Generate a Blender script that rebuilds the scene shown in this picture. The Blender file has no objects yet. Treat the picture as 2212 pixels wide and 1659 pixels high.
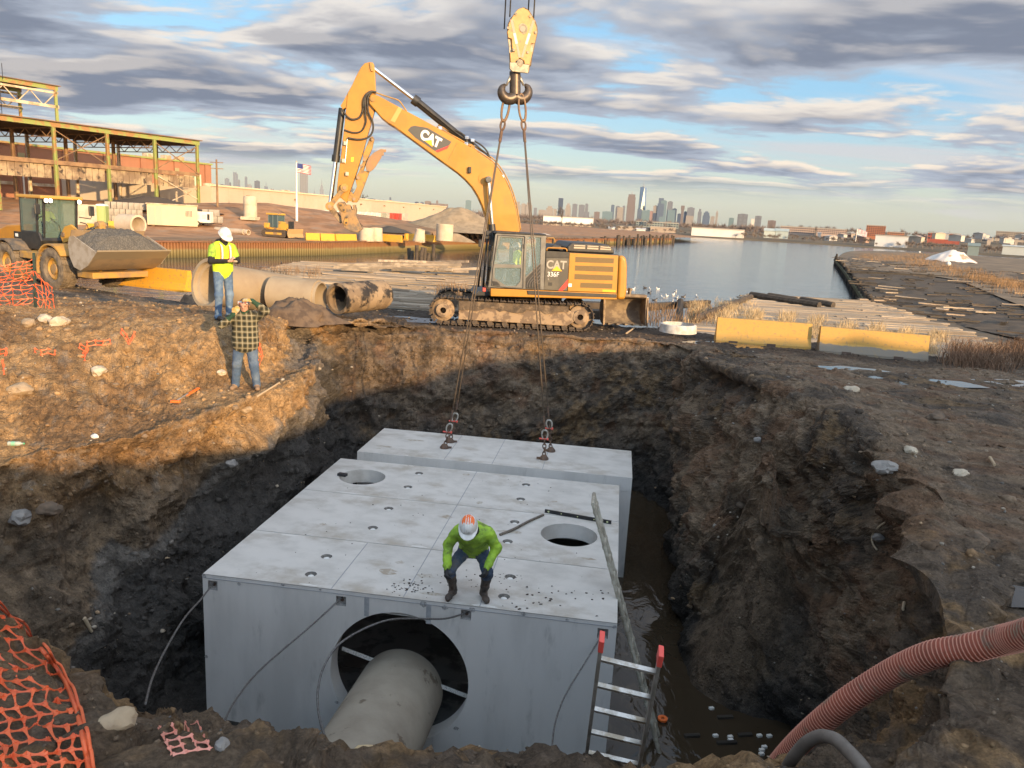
import bpy, bmesh, math, random
import numpy as np
from mathutils import Vector, Matrix, noise as mnoise
random.seed(7); RS = np.random.RandomState(11)
SC = bpy.context.scene
COL = SC.collection
# ------------------------------------------------------------------ camera
CZ, FPX, PITCH, ROLL = 3.55, 775.0, math.radians(12.2), math.radians(3.2)
_f = Vector((0, math.cos(PITCH), -math.sin(PITCH)))
_r0 = Vector((1, 0, 0)); _u0 = _r0.cross(_f)
CR = _r0*math.cos(ROLL) + _u0*math.sin(ROLL); CU = CR.cross(_f); CF = _f
CAMP = Vector((0, 0, CZ))
cam = bpy.data.cameras.new('camera'); camo = bpy.data.objects.new('camera', cam); COL.objects.link(camo)
cam.sensor_fit = 'HORIZONTAL'; cam.sensor_width = 36; cam.lens = 36*FPX/1024
cam.clip_start = .05; cam.clip_end = 40000
camo.matrix_world = Matrix(((CR.x, CU.x, -CF.x, 0), (CR.y, CU.y, -CF.y, 0), (CR.z, CU.z, -CF.z, CZ), (0, 0, 0, 1)))
SC.camera = camo
# ------------------------------------------------------------------ sky and sun
SUN_EL, SUN_AZ = math.radians(11), math.radians(143)      # azimuth clockwise from +Y
SUN_DIR = Vector((math.sin(SUN_AZ)*math.cos(SUN_EL), math.cos(SUN_AZ)*math.cos(SUN_EL), math.sin(SUN_EL)))
SC.view_settings.view_transform = 'Standard'; SC.view_settings.look = 'None'
SC.view_settings.exposure = 1.0; SC.view_settings.gamma = 1
wd = bpy.data.worlds.new('World'); SC.world = wd; wd.use_nodes = True
def build_world():
 nt = wd.node_tree; N = nt.nodes; L = nt.links; N.clear()
 def nd(t, **k):
  n = N.new(t)
  for a, b in k.items(): setattr(n, a, b)
  return n
 def math_(op, a, b=None, c=None, clamp=False):
  n = nd('ShaderNodeMath', operation=op, use_clamp=clamp)
  for i, v in enumerate((a, b, c)):
   if v is None: continue
   if isinstance(v, (int, float)): n.inputs[i].default_value = v
   else: L.new(v, n.inputs[i])
  return n.outputs[0]
 def mix(fac, a, b):
  n = nd('ShaderNodeMix', data_type='RGBA')
  for s, v in ((0, fac), (6, a), (7, b)):
   if isinstance(v, (int, float)): n.inputs[s].default_value = v
   elif isinstance(v, tuple): n.inputs[s].default_value = v + (1,)
   else: L.new(v, n.inputs[s])
  return n.outputs[2]
 def rng(v, a, b, smooth=True):
  n = nd('ShaderNodeMapRange', interpolation_type='SMOOTHSTEP' if smooth else 'LINEAR')
  L.new(v, n.inputs[0]); n.inputs[1].default_value = a; n.inputs[2].default_value = b
  return n.outputs[0]
 sky = nd('ShaderNodeTexSky', sky_type='NISHITA', sun_disc=False)
 sky.sun_elevation = SUN_EL; sky.sun_rotation = SUN_AZ; sky.air_density = 1.2; sky.dust_density = 1.4; sky.ozone_density = 2.5
 tc = nd('ShaderNodeTexCoord'); sep = nd('ShaderNodeSeparateXYZ'); L.new(tc.outputs['Generated'], sep.inputs[0])
 x, y, z = sep.outputs
 zz = math_('ADD', math_('MAXIMUM', z, 0.0), 0.075)
 px = math_('DIVIDE', x, zz); py = math_('DIVIDE', y, zz)
 def cloud(off, sc, det, rough, dist=0.0, sx=.8):
  c = nd('ShaderNodeCombineXYZ')
  L.new(math_('MULTIPLY', math_('ADD', px, off[0]), sx), c.inputs[0]); L.new(math_('ADD', py, off[1]), c.inputs[1]); c.inputs[2].default_value = off[2]
  n = nd('ShaderNodeTexNoise', noise_dimensions='3D'); n.inputs['Scale'].default_value = sc
  n.inputs['Detail'].default_value = det; n.inputs['Roughness'].default_value = rough; n.inputs['Distortion'].default_value = dist
  L.new(c.outputs[0], n.inputs['Vector']); return n.outputs['Fac']
 SEED = (3.1, 1.7, 4.2)
 n1 = cloud(SEED, 1.0, 6, .57, .22)
 n2 = cloud((SEED[0]-.08, SEED[1]-.20, SEED[2]), 1.0, 3, .55, .25)     # the cloud a little nearer the viewer: which edge is lit
 big = cloud((9.3, 2.2, 8.8), .20, 1, .5)
 dens = math_('ADD', n1, math_('MULTIPLY', math_('SUBTRACT', big, .5), .42))
 cover = math_('MULTIPLY', rng(dens, .355, .44), rng(z, .028, .07))
 thick = rng(dens, .42, .56)
 lit = rng(math_('SUBTRACT', n1, n2), -.01, .09)
 low = rng(z, .22, .03)
 litcol = mix(low, (4.3, 4.05, 3.8), (5.3, 4.5, 3.6))
 shade = mix(thick, (2.3, 2.55, 3.0), (1.15, 1.32, 1.72))
 ccol = mix(math_('MULTIPLY', lit, math_('SUBTRACT', 1.0, math_('MULTIPLY', thick, .55))), shade, litcol)
 # clear air between the clouds: the Nishita sky, lifted by thin veil near the horizon
 veil = mix(rng(z, .0, .16), (4.9, 4.9, 4.2), (1.8, 3.7, 5.8))
 clear = mix(.5, sky.outputs[0], veil)
 wisp = math_('MULTIPLY', rng(cloud((2.0, 6.0, 1.0), .9, 4, .62, .6, .35), .50, .68), math_('MULTIPLY', rng(z, .012, .04), .75))
 clear = mix(wisp, clear, mix(low, (3.5, 3.6, 3.9), (3.6, 3.4, 3.4)))
 out = mix(cover, clear, ccol)
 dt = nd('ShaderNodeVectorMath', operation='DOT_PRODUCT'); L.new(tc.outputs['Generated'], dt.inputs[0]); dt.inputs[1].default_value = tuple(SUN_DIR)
 glow = math_('MULTIPLY_ADD', rng(dt.outputs['Value'], -.35, 1.), 1.9, 1.)          # gain added towards the low sun, brightening the sky to lift shaded faces
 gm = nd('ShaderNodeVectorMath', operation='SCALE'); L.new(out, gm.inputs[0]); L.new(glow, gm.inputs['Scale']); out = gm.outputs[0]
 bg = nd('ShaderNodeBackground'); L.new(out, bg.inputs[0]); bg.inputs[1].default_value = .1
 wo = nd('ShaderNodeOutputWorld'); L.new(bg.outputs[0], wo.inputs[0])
build_world()
wd.cycles.sampling_method = 'MANUAL'; wd.cycles.sample_map_resolution = 256
SC.cycles.max_bounces = 6; SC.cycles.diffuse_bounces = 3; SC.cycles.glossy_bounces = 3
sun = bpy.data.lights.new('sun', 'SUN'); suno = bpy.data.objects.new('sun', sun); COL.objects.link(suno)
sun.energy = 3.8; sun.angle = math.radians(.6); sun.color = (1.0, .67, .34)
suno.rotation_euler = SUN_DIR.to_track_quat('Z', 'Y').to_euler()
# ------------------------------------------------------------------ pixel helpers (2212-wide picture) -> places in the world
def ray(dx, dy): return CF + CR*((dx*1024/2212-512)/FPX) - CU*((dy*1024/2212-384)/FPX)
def P(dx, dy, z):
 d = ray(dx, dy); return CAMP + d*((z-CZ)/d.z)
def PY(dx, dy, y):
 d = ray(dx, dy); return CAMP + d*(y/d.y)
def PD(dx, dy, dist):
 d = ray(dx, dy); h = math.hypot(d.x, d.y); return CAMP + d*(dist/h)
class Frame:
 """upright working plane: origin, horizontal direction ang; local (a, depth, z)"""
 def __init__(s, o, ang):
  s.o = Vector(o); s.ang = ang; s.ex = Vector((math.cos(ang), math.sin(ang), 0)); s.ey = Vector((-math.sin(ang), math.cos(ang), 0))
 def px(s, dx, dy, depth=0.):
  d = ray(dx, dy); o = s.o + s.ey*depth
  p = CAMP + d*((o-CAMP).dot(s.ey)/d.dot(s.ey)); q = p - s.o
  return (q.dot(s.ex), q.z)
 def w(s, a, y, z): return s.o + s.ex*a + s.ey*y + Vector((0, 0, z))
def zc(ox, oy, sc): return lambda x, y: ((ox+x/sc)*.576042, (oy+y/sc)*.576042)
ZA = zc(1200, 200, 2.37); ZB = zc(1380, 220, 2.5129); ZC = zc(1500, 800, 2.212); ZD = zc(0, 700, 3.3515); ZE = zc(0, 340, 2.8359)
ZF = zc(1780, 0, 3.95); ZG = zc(780, 600, 2.4043); ZH = zc(1900, 640, 2.212); ZI = zc(2800, 760, 2.1269); ZJ = zc(1100, 1850, 1.58)
ZL = zc(2400, 2000, 1.5361); ZM = zc(0, 1950, 1.58); ZN = zc(2150, 1080, 4.0218); ZO = zc(0, 2200, 2.44); ZP = zc(700, 820, 2.5125)
ZQ = zc(1600, 1850, 3.6875); ZR = zc(2200, 600, 1.3488); ZS = zc(700, 500, 1.8433); ZT = zc(0, 1000, 1.58); ZU = zc(2300, 1200, 1.43636); ZV = zc(1550, 1500, 3.6867)
# ------------------------------------------------------------------ materials
MATS = {}
def mat(name, col, rough=.75, metal=0., col2=None, scale=3., detail=6., lo=.4, hi=.62, bump=0., bscale=30., dirt=None, dscale=2., dlo=.5, dhi=.62, damt=1., spec=.5, vcol=False, coat=0., stretch=None, rdirt=None, alpha=1., trans=0.):
 if name in MATS: return MATS[name]
 m = bpy.data.materials.new(name); m.use_nodes = True; MATS[name] = m
 nt = m.node_tree; N = nt.nodes; L = nt.links; b = N['Principled BSDF']
 tc = N.new('ShaderNodeTexCoord'); co = tc.outputs['Object']
 if stretch:
  mp = N.new('ShaderNodeMapping'); mp.inputs['Scale'].default_value = stretch; L.new(co, mp.inputs[0]); co = mp.outputs[0]
 def noise(s, d, r=.6):
  n = N.new('ShaderNodeTexNoise'); n.inputs['Scale'].default_value = s; n.inputs['Detail'].default_value = d; n.inputs['Roughness'].default_value = r
  L.new(co, n.inputs['Vector']); return n.outputs['Fac']
 def rng(v, a, c, o0=0., o1=1.):
  n = N.new('ShaderNodeMapRange'); n.interpolation_type = 'SMOOTHSTEP'; L.new(v, n.inputs[0]); n.inputs[1].default_value = a; n.inputs[2].default_value = c
  n.inputs[3].default_value = o0; n.inputs[4].default_value = o1; return n.outputs[0]
 def mix(f, a, c, blend='MIX'):
  n = N.new('ShaderNodeMix'); n.data_type = 'RGBA'; n.blend_type = blend
  for s, v in ((0, f), (6, a), (7, c)):
   if isinstance(v, (int, float)): n.inputs[s].default_value = v
   elif isinstance(v, (tuple, list)): n.inputs[s].default_value = tuple(v)[:3] + (1,)
   else: L.new(v, n.inputs[s])
  return n.outputs[2]
 c = tuple(col)
 if vcol:
  at = N.new('ShaderNodeAttribute'); at.attribute_name = 'col'; c = at.outputs['Color']
  if col2 is not None: c = mix(rng(noise(scale, detail), lo, hi), c, mix(1., c, tuple(col2), 'MULTIPLY'))
 elif col2 is not None: c = mix(rng(noise(scale, detail), lo, hi), c, tuple(col2))
 r = rough
 if dirt is not None:
  f = rng(noise(dscale, 8., .65), dlo, dhi, 0., damt); c = mix(f, c, tuple(dirt))
  if rdirt is not None: r = rng(f, 0, 1, rough, rdirt)
 for v, s in ((c, 'Base Color'), (r, 'Roughness')):
  if isinstance(v, (int, float)): b.inputs[s].default_value = v
  elif isinstance(v, tuple): b.inputs[s].default_value = v[:3] + (1,)
  else: L.new(v, b.inputs[s])
 b.inputs['Metallic'].default_value = metal; b.inputs['Specular IOR Level'].default_value = spec; b.inputs['Coat Weight'].default_value = coat
 b.inputs['Alpha'].default_value = alpha; b.inputs['Transmission Weight'].default_value = trans
 if bump:
  bp = N.new('ShaderNodeBump'); bp.inputs['Strength'].default_value = min(1., bump); bp.inputs['Distance'].default_value = .02*bump if bump < 1 else .02*bump
  L.new(noise(bscale, 8., .7), bp.inputs['Height']); L.new(bp.outputs[0], b.inputs['Normal'])
 return m
# ------------------------------------------------------------------ mesh helpers
class MB:
 def __init__(s): s.v = []; s.f = []; s.mi = []; s.k = 0
 def add(s, vs, fs):
  o = len(s.v); s.v += [tuple(v) for v in vs]; s.f += [tuple(i+o for i in f) for f in fs]; s.mi += [s.k]*len(fs); return s
 def bx(s, x0, x1, y0, y1, z0, z1):
  return s.add([(x0,y0,z0),(x1,y0,z0),(x1,y1,z0),(x0,y1,z0),(x0,y0,z1),(x1,y0,z1),(x1,y1,z1),(x0,y1,z1)],
      [(0,3,2,1),(4,5,6,7),(0,1,5,4),(1,2,6,5),(2,3,7,6),(3,0,4,7)])
 def obox(s, c, ax, ay, az):
  """box from centre and three half vectors"""
  c, ax, ay, az = map(Vector, (c, ax, ay, az))
  vs = [c+ax*i+ay*j+az*k for k in (-1, 1) for j, i in ((-1,-1),(-1,1),(1,1),(1,-1))]
  return s.add(vs, [(0,3,2,1),(4,5,6,7),(0,1,5,4),(1,2,6,5),(2,3,7,6),(3,0,4,7)])
 def bar(s, p, q, w, h=None, up=(0,0,1)):
  """rectangular bar from p to q"""
  p, q = Vector(p), Vector(q); d = q-p; h = h or w; up = Vector(up)
  if abs(d.normalized().dot(up)) > .98: up = Vector((0, 1, 0))
  sx = d.cross(up).normalized(); sz = sx.cross(d).normalized()
  return s.obox((p+q)/2, sx*w/2, d/2, sz*h/2)
 def cyl(s, p, q, r, r2=None, n=14, cap=True):
  p, q = Vector(p), Vector(q); d = (q-p).normalized(); r2 = r if r2 is None else r2
  a = d.orthogonal().normalized(); b = d.cross(a); vs = []
  for c, rr in ((p, r), (q, r2)):
   vs += [c + (a*math.cos(t)+b*math.sin(t))*rr for t in (2*math.pi*i/n for i in range(n))]
  fs = [(i, (i+1) % n, n+(i+1) % n, n+i) for i in range(n)]
  if cap: fs += [tuple(range(n-1, -1, -1)), tuple(range(n, 2*n))]
  return s.add(vs, fs)
 def tube(s, pts, r, n=8, cap=True, flat=None):
  pts = [Vector(p) for p in pts]; m = len(pts); rr = r if isinstance(r, (list, tuple)) else [r]*m
  vs = []; t0 = (pts[1]-pts[0]).normalized(); a = t0.orthogonal().normalized()
  for i, p in enumerate(pts):
   t = (pts[min(i+1, m-1)]-pts[max(i-1, 0)]).normalized(); a = (a - t*a.dot(t)).normalized(); b = t.cross(a)
   vs += [p + (a*math.cos(u)+b*math.sin(u))*rr[i] for u in (2*math.pi*k/n for k in range(n))]
  fs = [(i*n+k, i*n+(k+1) % n, (i+1)*n+(k+1) % n, (i+1)*n+k) for i in range(m-1) for k in range(n)]
  if cap: fs += [tuple(range(n-1, -1, -1)), tuple(range((m-1)*n, m*n))]
  return s.add(vs, fs)
 def prism(s, poly, vec):
  """poly: list of 3-D points, pushed along vec"""
  poly = [Vector(p) for p in poly]; vec = Vector(vec); n = len(poly)
  nrm = Vector((0, 0, 0))
  for i in range(n): nrm += poly[i].cross(poly[(i+1) % n])
  if nrm.dot(vec) > 0: poly = poly[::-1]
  return s.add(poly + [p+vec for p in poly], [tuple(range(n))] + [tuple(range(2*n-1, n-1, -1))] + [(i, n+i, n+(i+1) % n, (i+1) % n) for i in range(n)])
 def xz(s, poly, y0, y1): return s.prism([(a, y0, z) for a, z in poly], (0, y1-y0, 0))
 def lathe(s, prof, o=(0,0,0), ax=(0,0,1), n=20, close=False):
  o, ax = Vector(o), Vector(ax).normalized(); a = ax.orthogonal().normalized(); b = ax.cross(a); m = len(prof); vs = []
  for r, h in prof: vs += [o + ax*h + (a*math.cos(t)+b*math.sin(t))*r for t in (2*math.pi*i/n for i in range(n))]
  fs = [(j*n+i, j*n+(i+1) % n, ((j+1) % m)*n+(i+1) % n, ((j+1) % m)*n+i) for j in range(m if close else m-1) for i in range(n)]
  if not close:
   fs += [tuple(range(n-1, -1, -1)), tuple(range((m-1)*n, m*n))]
  return s.add(vs, fs)
 def mesh(s, name, shift=None):
  me = bpy.data.meshes.new(name)
  vs = s.v if shift is None else [tuple(Vector(v)-shift) for v in s.v]
  me.from_pydata(vs, [], s.f); me.validate(clean_customdata=False)
  if any(s.mi): me.polygons.foreach_set('material_index', s.mi[:len(me.polygons)])
  bm = bmesh.new(); bm.from_mesh(me); bmesh.ops.recalc_face_normals(bm, faces=bm.faces); bm.to_mesh(me); bm.free()
  return me
 def build(s, name, m, parent=None, smooth=False, bevel=0., world=False, keepn=False, seg=2):
  """world=True: vertices are given in world space and moved into the parent's space"""
  if world and parent is not None:
   inv = MW[parent.name].inverted(); s.v = [tuple(inv @ Vector(v)) for v in s.v]
  me = s.mesh(name)
  for x in (m if isinstance(m, (list, tuple)) else [m]): me.materials.append(x)
  o = bpy.data.objects.new(name, me); COL.objects.link(o)
  if parent is not None: o.parent = parent
  if smooth:
   me.polygons.foreach_set('use_smooth', [True]*len(me.polygons))
   if smooth != 'all':
    me.set_sharp_from_angle(angle=math.radians(38))
  if bevel:
   b = o.modifiers.new('edges', 'BEVEL'); b.width = bevel; b.segments = seg; b.limit_method = 'ANGLE'; b.angle_limit = math.radians(35)
  MW[o.name] = MW[parent.name].copy() if parent is not None else Matrix.Identity(4)
  return o
MW = {}
def tag(o, label, cat, group=None, kind=None):
 o['label'] = label; o['category'] = cat
 if group: o['group'] = group
 if kind: o['kind'] = kind
 return o
def thing(name, label, cat, loc=(0,0,0), rz=0., group=None):
 o = bpy.data.objects.new(name, None); COL.objects.link(o); o.location = loc; o.rotation_euler = (0, 0, rz); o.empty_display_size = .2
 MW[o.name] = Matrix.Translation(Vector(loc)) @ Matrix.Rotation(rz, 4, 'Z')
 return tag(o, label, cat, group)
def struct(o): o['kind'] = 'structure'; return o
def stuff(o, label=None, cat=None):
 o['kind'] = 'stuff'
 if label: o['label'] = label
 if cat: o['category'] = cat
 return o
def dup(root, loc, rz, label=None, group=None, scale=None):
 r = root.copy(); COL.objects.link(r); r.location = loc; r.rotation_euler = (0, 0, rz)
 if scale: r.scale = scale
 if label: r['label'] = label
 if group: r['group'] = group
 for ch in list(root.children):
  c = ch.copy(); COL.objects.link(c); c.parent = r
  for g in list(ch.children):
   d = g.copy(); COL.objects.link(d); d.parent = c
 return r
def text_mesh(txt, name, size, m, parent, M4, thick=.004, bold=0., shear=0., sx=1.):
 cu = bpy.data.curves.new(name, 'FONT'); cu.body = txt; cu.size = size; cu.extrude = thick; cu.offset = bold; cu.align_x = 'CENTER'; cu.align_y = 'CENTER'; cu.shear = shear
 to = bpy.data.objects.new('lettering_curve', cu); me = bpy.data.meshes.new_from_object(to)
 bpy.data.objects.remove(to); bpy.data.curves.remove(cu)
 me.transform(M4 @ Matrix.Diagonal((sx, 1, 1, 1))); me.materials.clear(); me.materials.append(m)
 o = bpy.data.objects.new(name, me); COL.objects.link(o); o.parent = parent; return o
def fbm(p, octv=4, h=1.0): return mnoise.fractal(p, h, 2.1, octv, noise_basis='PERLIN_ORIGINAL')
def spl(pts, n):
 """Catmull-Rom through points"""
 pts = [Vector(p) for p in pts]; out = []
 for i in range(len(pts)-1):
  p0, p1, p2, p3 = pts[max(i-1, 0)], pts[i], pts[i+1], pts[min(i+2, len(pts)-1)]
  for k in range(n):
   t = k/n; out.append(.5*((2*p1)+(p2-p0)*t+(2*p0-5*p1+4*p2-p3)*t*t+(3*p1-p0-3*p2+p3)*t**3))
 return out + [pts[-1]]
# ------------------------------------------------------------------ terrain: the pit and its banks, lofted through rings of points
def _t(p): return Vector(p) if not isinstance(p, Vector) else p
BX0 = Vector((-4.24, 10.14, -1.65)); BANG = math.radians(-7.3)
BU = Vector((math.cos(BANG), math.sin(BANG), 0)); BV = Vector((-math.sin(BANG), math.cos(BANG), 0))
NET = [  # floor edge, low wall, high wall, lip, ledge, rim, ground, ground further, outer edge
 [(-.6,8.6,-4.2), (-.7,7.9,-3.3), (-.8,7.1,-2.3), (-.9,6.4,-1.55), (-1,5.7,-.9), (-1,4.5,0), (-.3,2.6,1.3), (0,-.6,1.9), (0,-40,1.2)],
 [(-2.2,8.7,-4.2), (-2.1,8.0,-3.3), (-2.0,7.2,-2.2), P(560,1575,-1.2), P(520,1610,-.6), P(450,1690,.2), (-1.0,3.0,1.2), (-2,-.6,1.9), (-25,-40,1.2)],
 [(-3.7,8.6,-4.2), (-3.5,8.0,-3.2), (-3.2,7.2,-2.0), P(395,1545,-1.0), P(350,1570,-.4), P(290,1640,.25), (-1.8,3.0,1.2), (-3.5,0,1.8), (-45,-35,1)],
 [(-4.6,8.9,-3.9), (-5.0,8.0,-3.0), (-4.5,7.2,-1.6), P(172,1500,-.25), P(160,1440,.35), P(110,1376,.75), (-2.7,3.3,1.15), (-5,1,1.6), (-60,-20,1)],
 [(-4.9,9.7,-3.9), (-6.3,9.2,-2.9), (-6.9,8.6,-1.4), (-7.6,8.3,-.2), (-8.2,8.2,.0), (-9.4,8.6,1.0), (-11,8,1.35), (-15,8,1.4), (-70,0,1)],
 [(-4.6,10.7,-3.9), P(40,1250,-2.6), P(20,1110,-1.2), P(30,1000,-.25), P(-10,960,-.1), P(-100,700,1.25), P(-200,660,1.3), (-17,15,1.2), (-75,18,.8)],
 [(-4.4,11.7,-3.9), P(200,1210,-2.6), P(200,1080,-1.2), P(220,965,-.15), P(190,925,-.02), P(120,690,1.25), P(60,655,1.15), (-18,21,.45), (-78,34,.3)],
 [(-4.25,12.7,-3.9), P(400,1130,-2.6), P(390,1020,-1.1), P(410,912,-.02), P(380,865,.1), P(290,690,1.27), P(250,655,1.1), (-17,25.5,.1), (-70,50,.0)],
 [(-4.1,14.2,-3.9), P(560,1040,-2.6), P(570,960,-1.1), P(575,858,.1), P(530,826,.22), P(440,691,1.25), P(420,664,.95), (-12.5,26,.05), (-60,60,-.3)],
 [(-3.9,16.5,-3.9), P(690,980,-2.6), P(700,890,-1.0), P(700,795,.18), P(655,765,.35), P(560,692,1.15), P(560,668,.7), (-9.5,26.5,0), (-34,47,-2.6)],
 [(-3.7,19.2,-4), (-4.6,19.6,-2.7), (-4.8,19.9,-1.1), (-5.0,20.1,.1), (-5.15,20.3,.35), P(670,690,.72), P(660,672,.45), (-7.5,27,0), (-22,42,-2.6)],
 [(-2,20.5,-4.2), (-2.1,20.9,-2.7), (-2.3,21.2,-1.1), (-2.4,21.5,.0), (-2.5,21.75,.25), (-2.6,22.0,.36), (-2.8,23.6,.05), (-4,29,-.1), (-9,36,-2.8)],
 [(1,20.7,-4.2), (1,21.0,-2.7), (1,21.3,-1.1), (1,21.6,-.1), (1,21.85,.2), (1,22.1,.32), (1,23.6,.03), (1,29,-.1), (1,35.5,-2.8)],
 [(3.5,20.5,-4.2), (3.9,20.9,-2.7), (4.1,21.2,-1.1), (4.3,21.5,-.15), (4.5,21.8,.15), (4.7,22.0,.28), (5.2,23.6,.05), (6.5,28,-.2), (10,35.5,-2.8)],
 [(3.9,18.4,-4.2), (4.1,18.6,-2.7), (4.15,18.8,-1.1), (4.1,18.7,-.1), (4.3,19.0,.3), (5.0,19.7,.5), (7.0,21.8,.1), (12,27,-.25), (34,35,-2.8)],
 [(3.6,16.6,-4.2), (4.0,16.9,-2.7), P(1440,930,-1.2), P(1474,850,-.2), P(1482,785,.45), P(1530,765,.75), P(1640,775,.15), (15,24.5,-.2), (44,33,-1.5)],
 [(3.4,14.6,-4.2), P(1450,1130,-2.6), P(1480,1010,-1.3), P(1540,915,-.1), P(1590,850,.55), P(1650,805,.95), P(1760,790,.45), (17,20.5,-.1), (60,22,-.6)],
 [(3.0,12.8,-4.2), P(1470,1270,-2.7), P(1530,1130,-1.4), P(1620,1010,-.3), P(1700,915,.55), P(1790,850,1.0), P(1900,840,.65), (17,15.5,.1), (65,14,0)],
 [(3.2,11.3,-4.2), P(1560,1330,-2.8), P(1640,1210,-1.5), P(1740,1100,-.4), P(1820,1010,.5), P(1900,935,.98), P(2060,945,.7), (15,10.5,.5), (60,4,.5)],
 [(4.2,10.1,-4.2), P(1690,1420,-2.7), P(1760,1300,-1.6), P(1860,1200,-.5), P(1940,1120,.4), P(2030,1090,.8), P(2180,1120,.65), (13,6,.9), (55,-8,.8)],
 [(3.7,9.3,-4.2), P(1720,1560,-2.8), P(1790,1470,-1.8), P(1880,1400,-.8), P(1970,1340,.1), P(2080,1310,.6), P(2200,1320,.68), (9,3,1.4), (45,-20,1)],
 [(1.8,8.6,-4.2), (2.0,7.9,-3.2), P(1660,1700,-1.9), P(1750,1640,-.8), P(1820,1610,-.1), P(1900,1640,.45), P(2000,1700,.9), (3,-.6,1.9), (25,-40,1.2)],
]
for _k in (4, 5, 6, 7, 8, 9):      # the left wall falls straight from its lip to the culvert's foot
 _a, _d = Vector(NET[_k][0]), Vector(NET[_k][3]); _c = _d.lerp(_a, .30); _b = _d.lerp(_a, .66); _c.z = -1.25; _b.z = -2.7; NET[_k][1], NET[_k][2] = _b, _c
SUBS = [30, 32, 32, 18, 34, 44, 40, 24]; ALONG = 56
def soil_noise(p):
 b = mnoise.turbulence(p*.9, 4, False, noise_basis='PERLIN_ORIGINAL', amplitude_scale=.55, frequency_scale=2.1)
 return b
def smooth(a, b, x):
 t = np.clip((x-a)/(b-a), 0, 1); return t*t*(3-2*t)
def build_terrain():
 net = np.array([[tuple(_t(p)) for p in row] for row in NET]); S, K, _ = net.shape
 def cr(p0, p1, p2, p3, t, ten=1.):
  return .5*((2*p1)+(p2-p0)*t+(2*p0-5*p1+4*p2-p3)*t*t+(3*p1-p0-3*p2+p3)*t**3)
 rows = []
 for s in range(S):
  for k in range(ALONG):
   t = k/ALONG; rows.append(cr(net[s-1], net[s], net[(s+1) % S], net[(s+2) % S], t))
 R = np.array(rows)                                    # (S*ALONG, K, 3)
 ctr = np.array([[[-1.0, 13.0, -4.2]]]); cols = [R[:, :1, :]*f + ctr*(1-f) for f in (0, .25, .45, .6, .7, .78, .85, .9, .95)]   # floor, from its centre out
 for i in range(K-1):
  p0, p1, p2, p3 = R[:, max(i-1, 0)], R[:, i], R[:, i+1], R[:, min(i+2, K-1)]
  if i == K-2: p3 = p2*2-p1
  n = SUBS[i]
  for k in range(n):
   t = k/n
   if i == K-2: t = t**2.2                        # fine near the viewer, coarse far out
   c = cr(p0, p1, p2, p3, t) if i < K-3 else p1*(1-t)+p2*t
   cols.append(c[:, None, :])
 cols.append(R[:, -1:, :])
 G = np.concatenate(cols, 1); U, V, _ = G.shape
 # normals from differences
 du = np.roll(G, -1, 0)-np.roll(G, 1, 0); dv = np.gradient(G, axis=1)
 nr = np.cross(du, dv); nr /= np.linalg.norm(nr, axis=2, keepdims=True)+1e-9
 flip = np.sign((nr[:, :, 2:3]).mean()); nr *= flip
 flat = G.reshape(-1, 3); nf = nr.reshape(-1, 3)
 amp = np.zeros(len(flat)); lump = np.zeros(len(flat))
 vi = np.tile(np.arange(V), U); edge_w = np.clip((vi-6)/12., 0, 1)
 for i, p in enumerate(flat):
  d = math.hypot(p[0], p[1]-11)
  q = Vector(p)
  wall = 1-abs(nf[i][2])
  big = fbm(q*.42, 3)*.30*(.25+wall) if d < 45 else 0
  mid = (mnoise.turbulence(q*1.1, 4, False)-.45)*.34*(.35+.9*wall)
  cl = (mnoise.voronoi(q*2.3)[0][0]-.35)*.17*(.4+wall*.6)+(math.sqrt(mnoise.voronoi(q*6.1)[0][0])-.55)*.09
  fine = fbm(q*4.5, 4)*.06 + fbm(q*13., 3)*.04
  fall = 1.0 if d < 22 else max(.25, 1-(d-22)/25)
  lump[i] = (big+mid-cl+fine)*fall
 # keep the ground smooth where people and machines stand, and tame it on the trodden top
 x, y, z = flat.T
 calm = np.ones(len(flat))
 for (cx, cy, r, k) in ((-5.9,15.4,.8,.2), (-5.1,14.0,.7,.2), (0,25.6,4.2,.25), (-17,29,6,.3), (0,0,1.6,.2), (-.5,6.4,1.1,.5)):
  calm *= 1-(1-k)*np.exp(-((x-cx)**2+(y-cy)**2)/r**2)
 flatness = smooth(.85, .98, np.abs(nf[:, 2])); lump *= (1-.45*flatness)*calm*edge_w
 flat = flat + nf*lump[:, None]
 # a small spoil cone at the water's edge by the ladders, wheel ruts across the top of the bank
 x, y, z = flat.T
 flat[:, 2] += 1.25*np.exp(-(((x-3.95)/.7)**2+((y-11.6)/.75)**2))*(z < -1)
 flat[:, 2] += .035*np.sin(x*3.1+y*1.3)*flatness*np.exp(-((y-19)/7)**2)
 # soil colours
 x, y, z = flat.T
 n1 = np.array([fbm(Vector(p)*.55, 3) for p in flat]); n2 = np.array([fbm(Vector(p)*1.9+Vector((7, 3, 1)), 4) for p in flat])
 n3 = np.array([fbm(Vector(p)*6.+Vector((1, 9, 4)), 3) for p in flat])
 tan = np.array([.335, .21, .10]); tan2 = np.array([.205, .123, .06]); brown = np.array([.185, .13, .083]); dark = np.array([.085, .064, .046])
 black = np.array([.05, .044, .038]); red = np.array([.16, .09, .05]); grey = np.array([.15, .135, .115]); ochre = np.array([.26, .16, .075])
 def mx(a, b, w): return a*(1-w[:, None])+b*w[:, None]
 c = np.tile(tan, (len(flat), 1)); c = mx(c, tan2, smooth(-.05, .22, n1+n2*.35)); c = mx(c, ochre, smooth(.05, .4, n2)*.6); c = mx(c, grey, smooth(.25, .5, n3)*.5)
 # left bank: yellow fill over grey clay over black organic layer
 zl = z + n1*.55 + n2*.25
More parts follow.
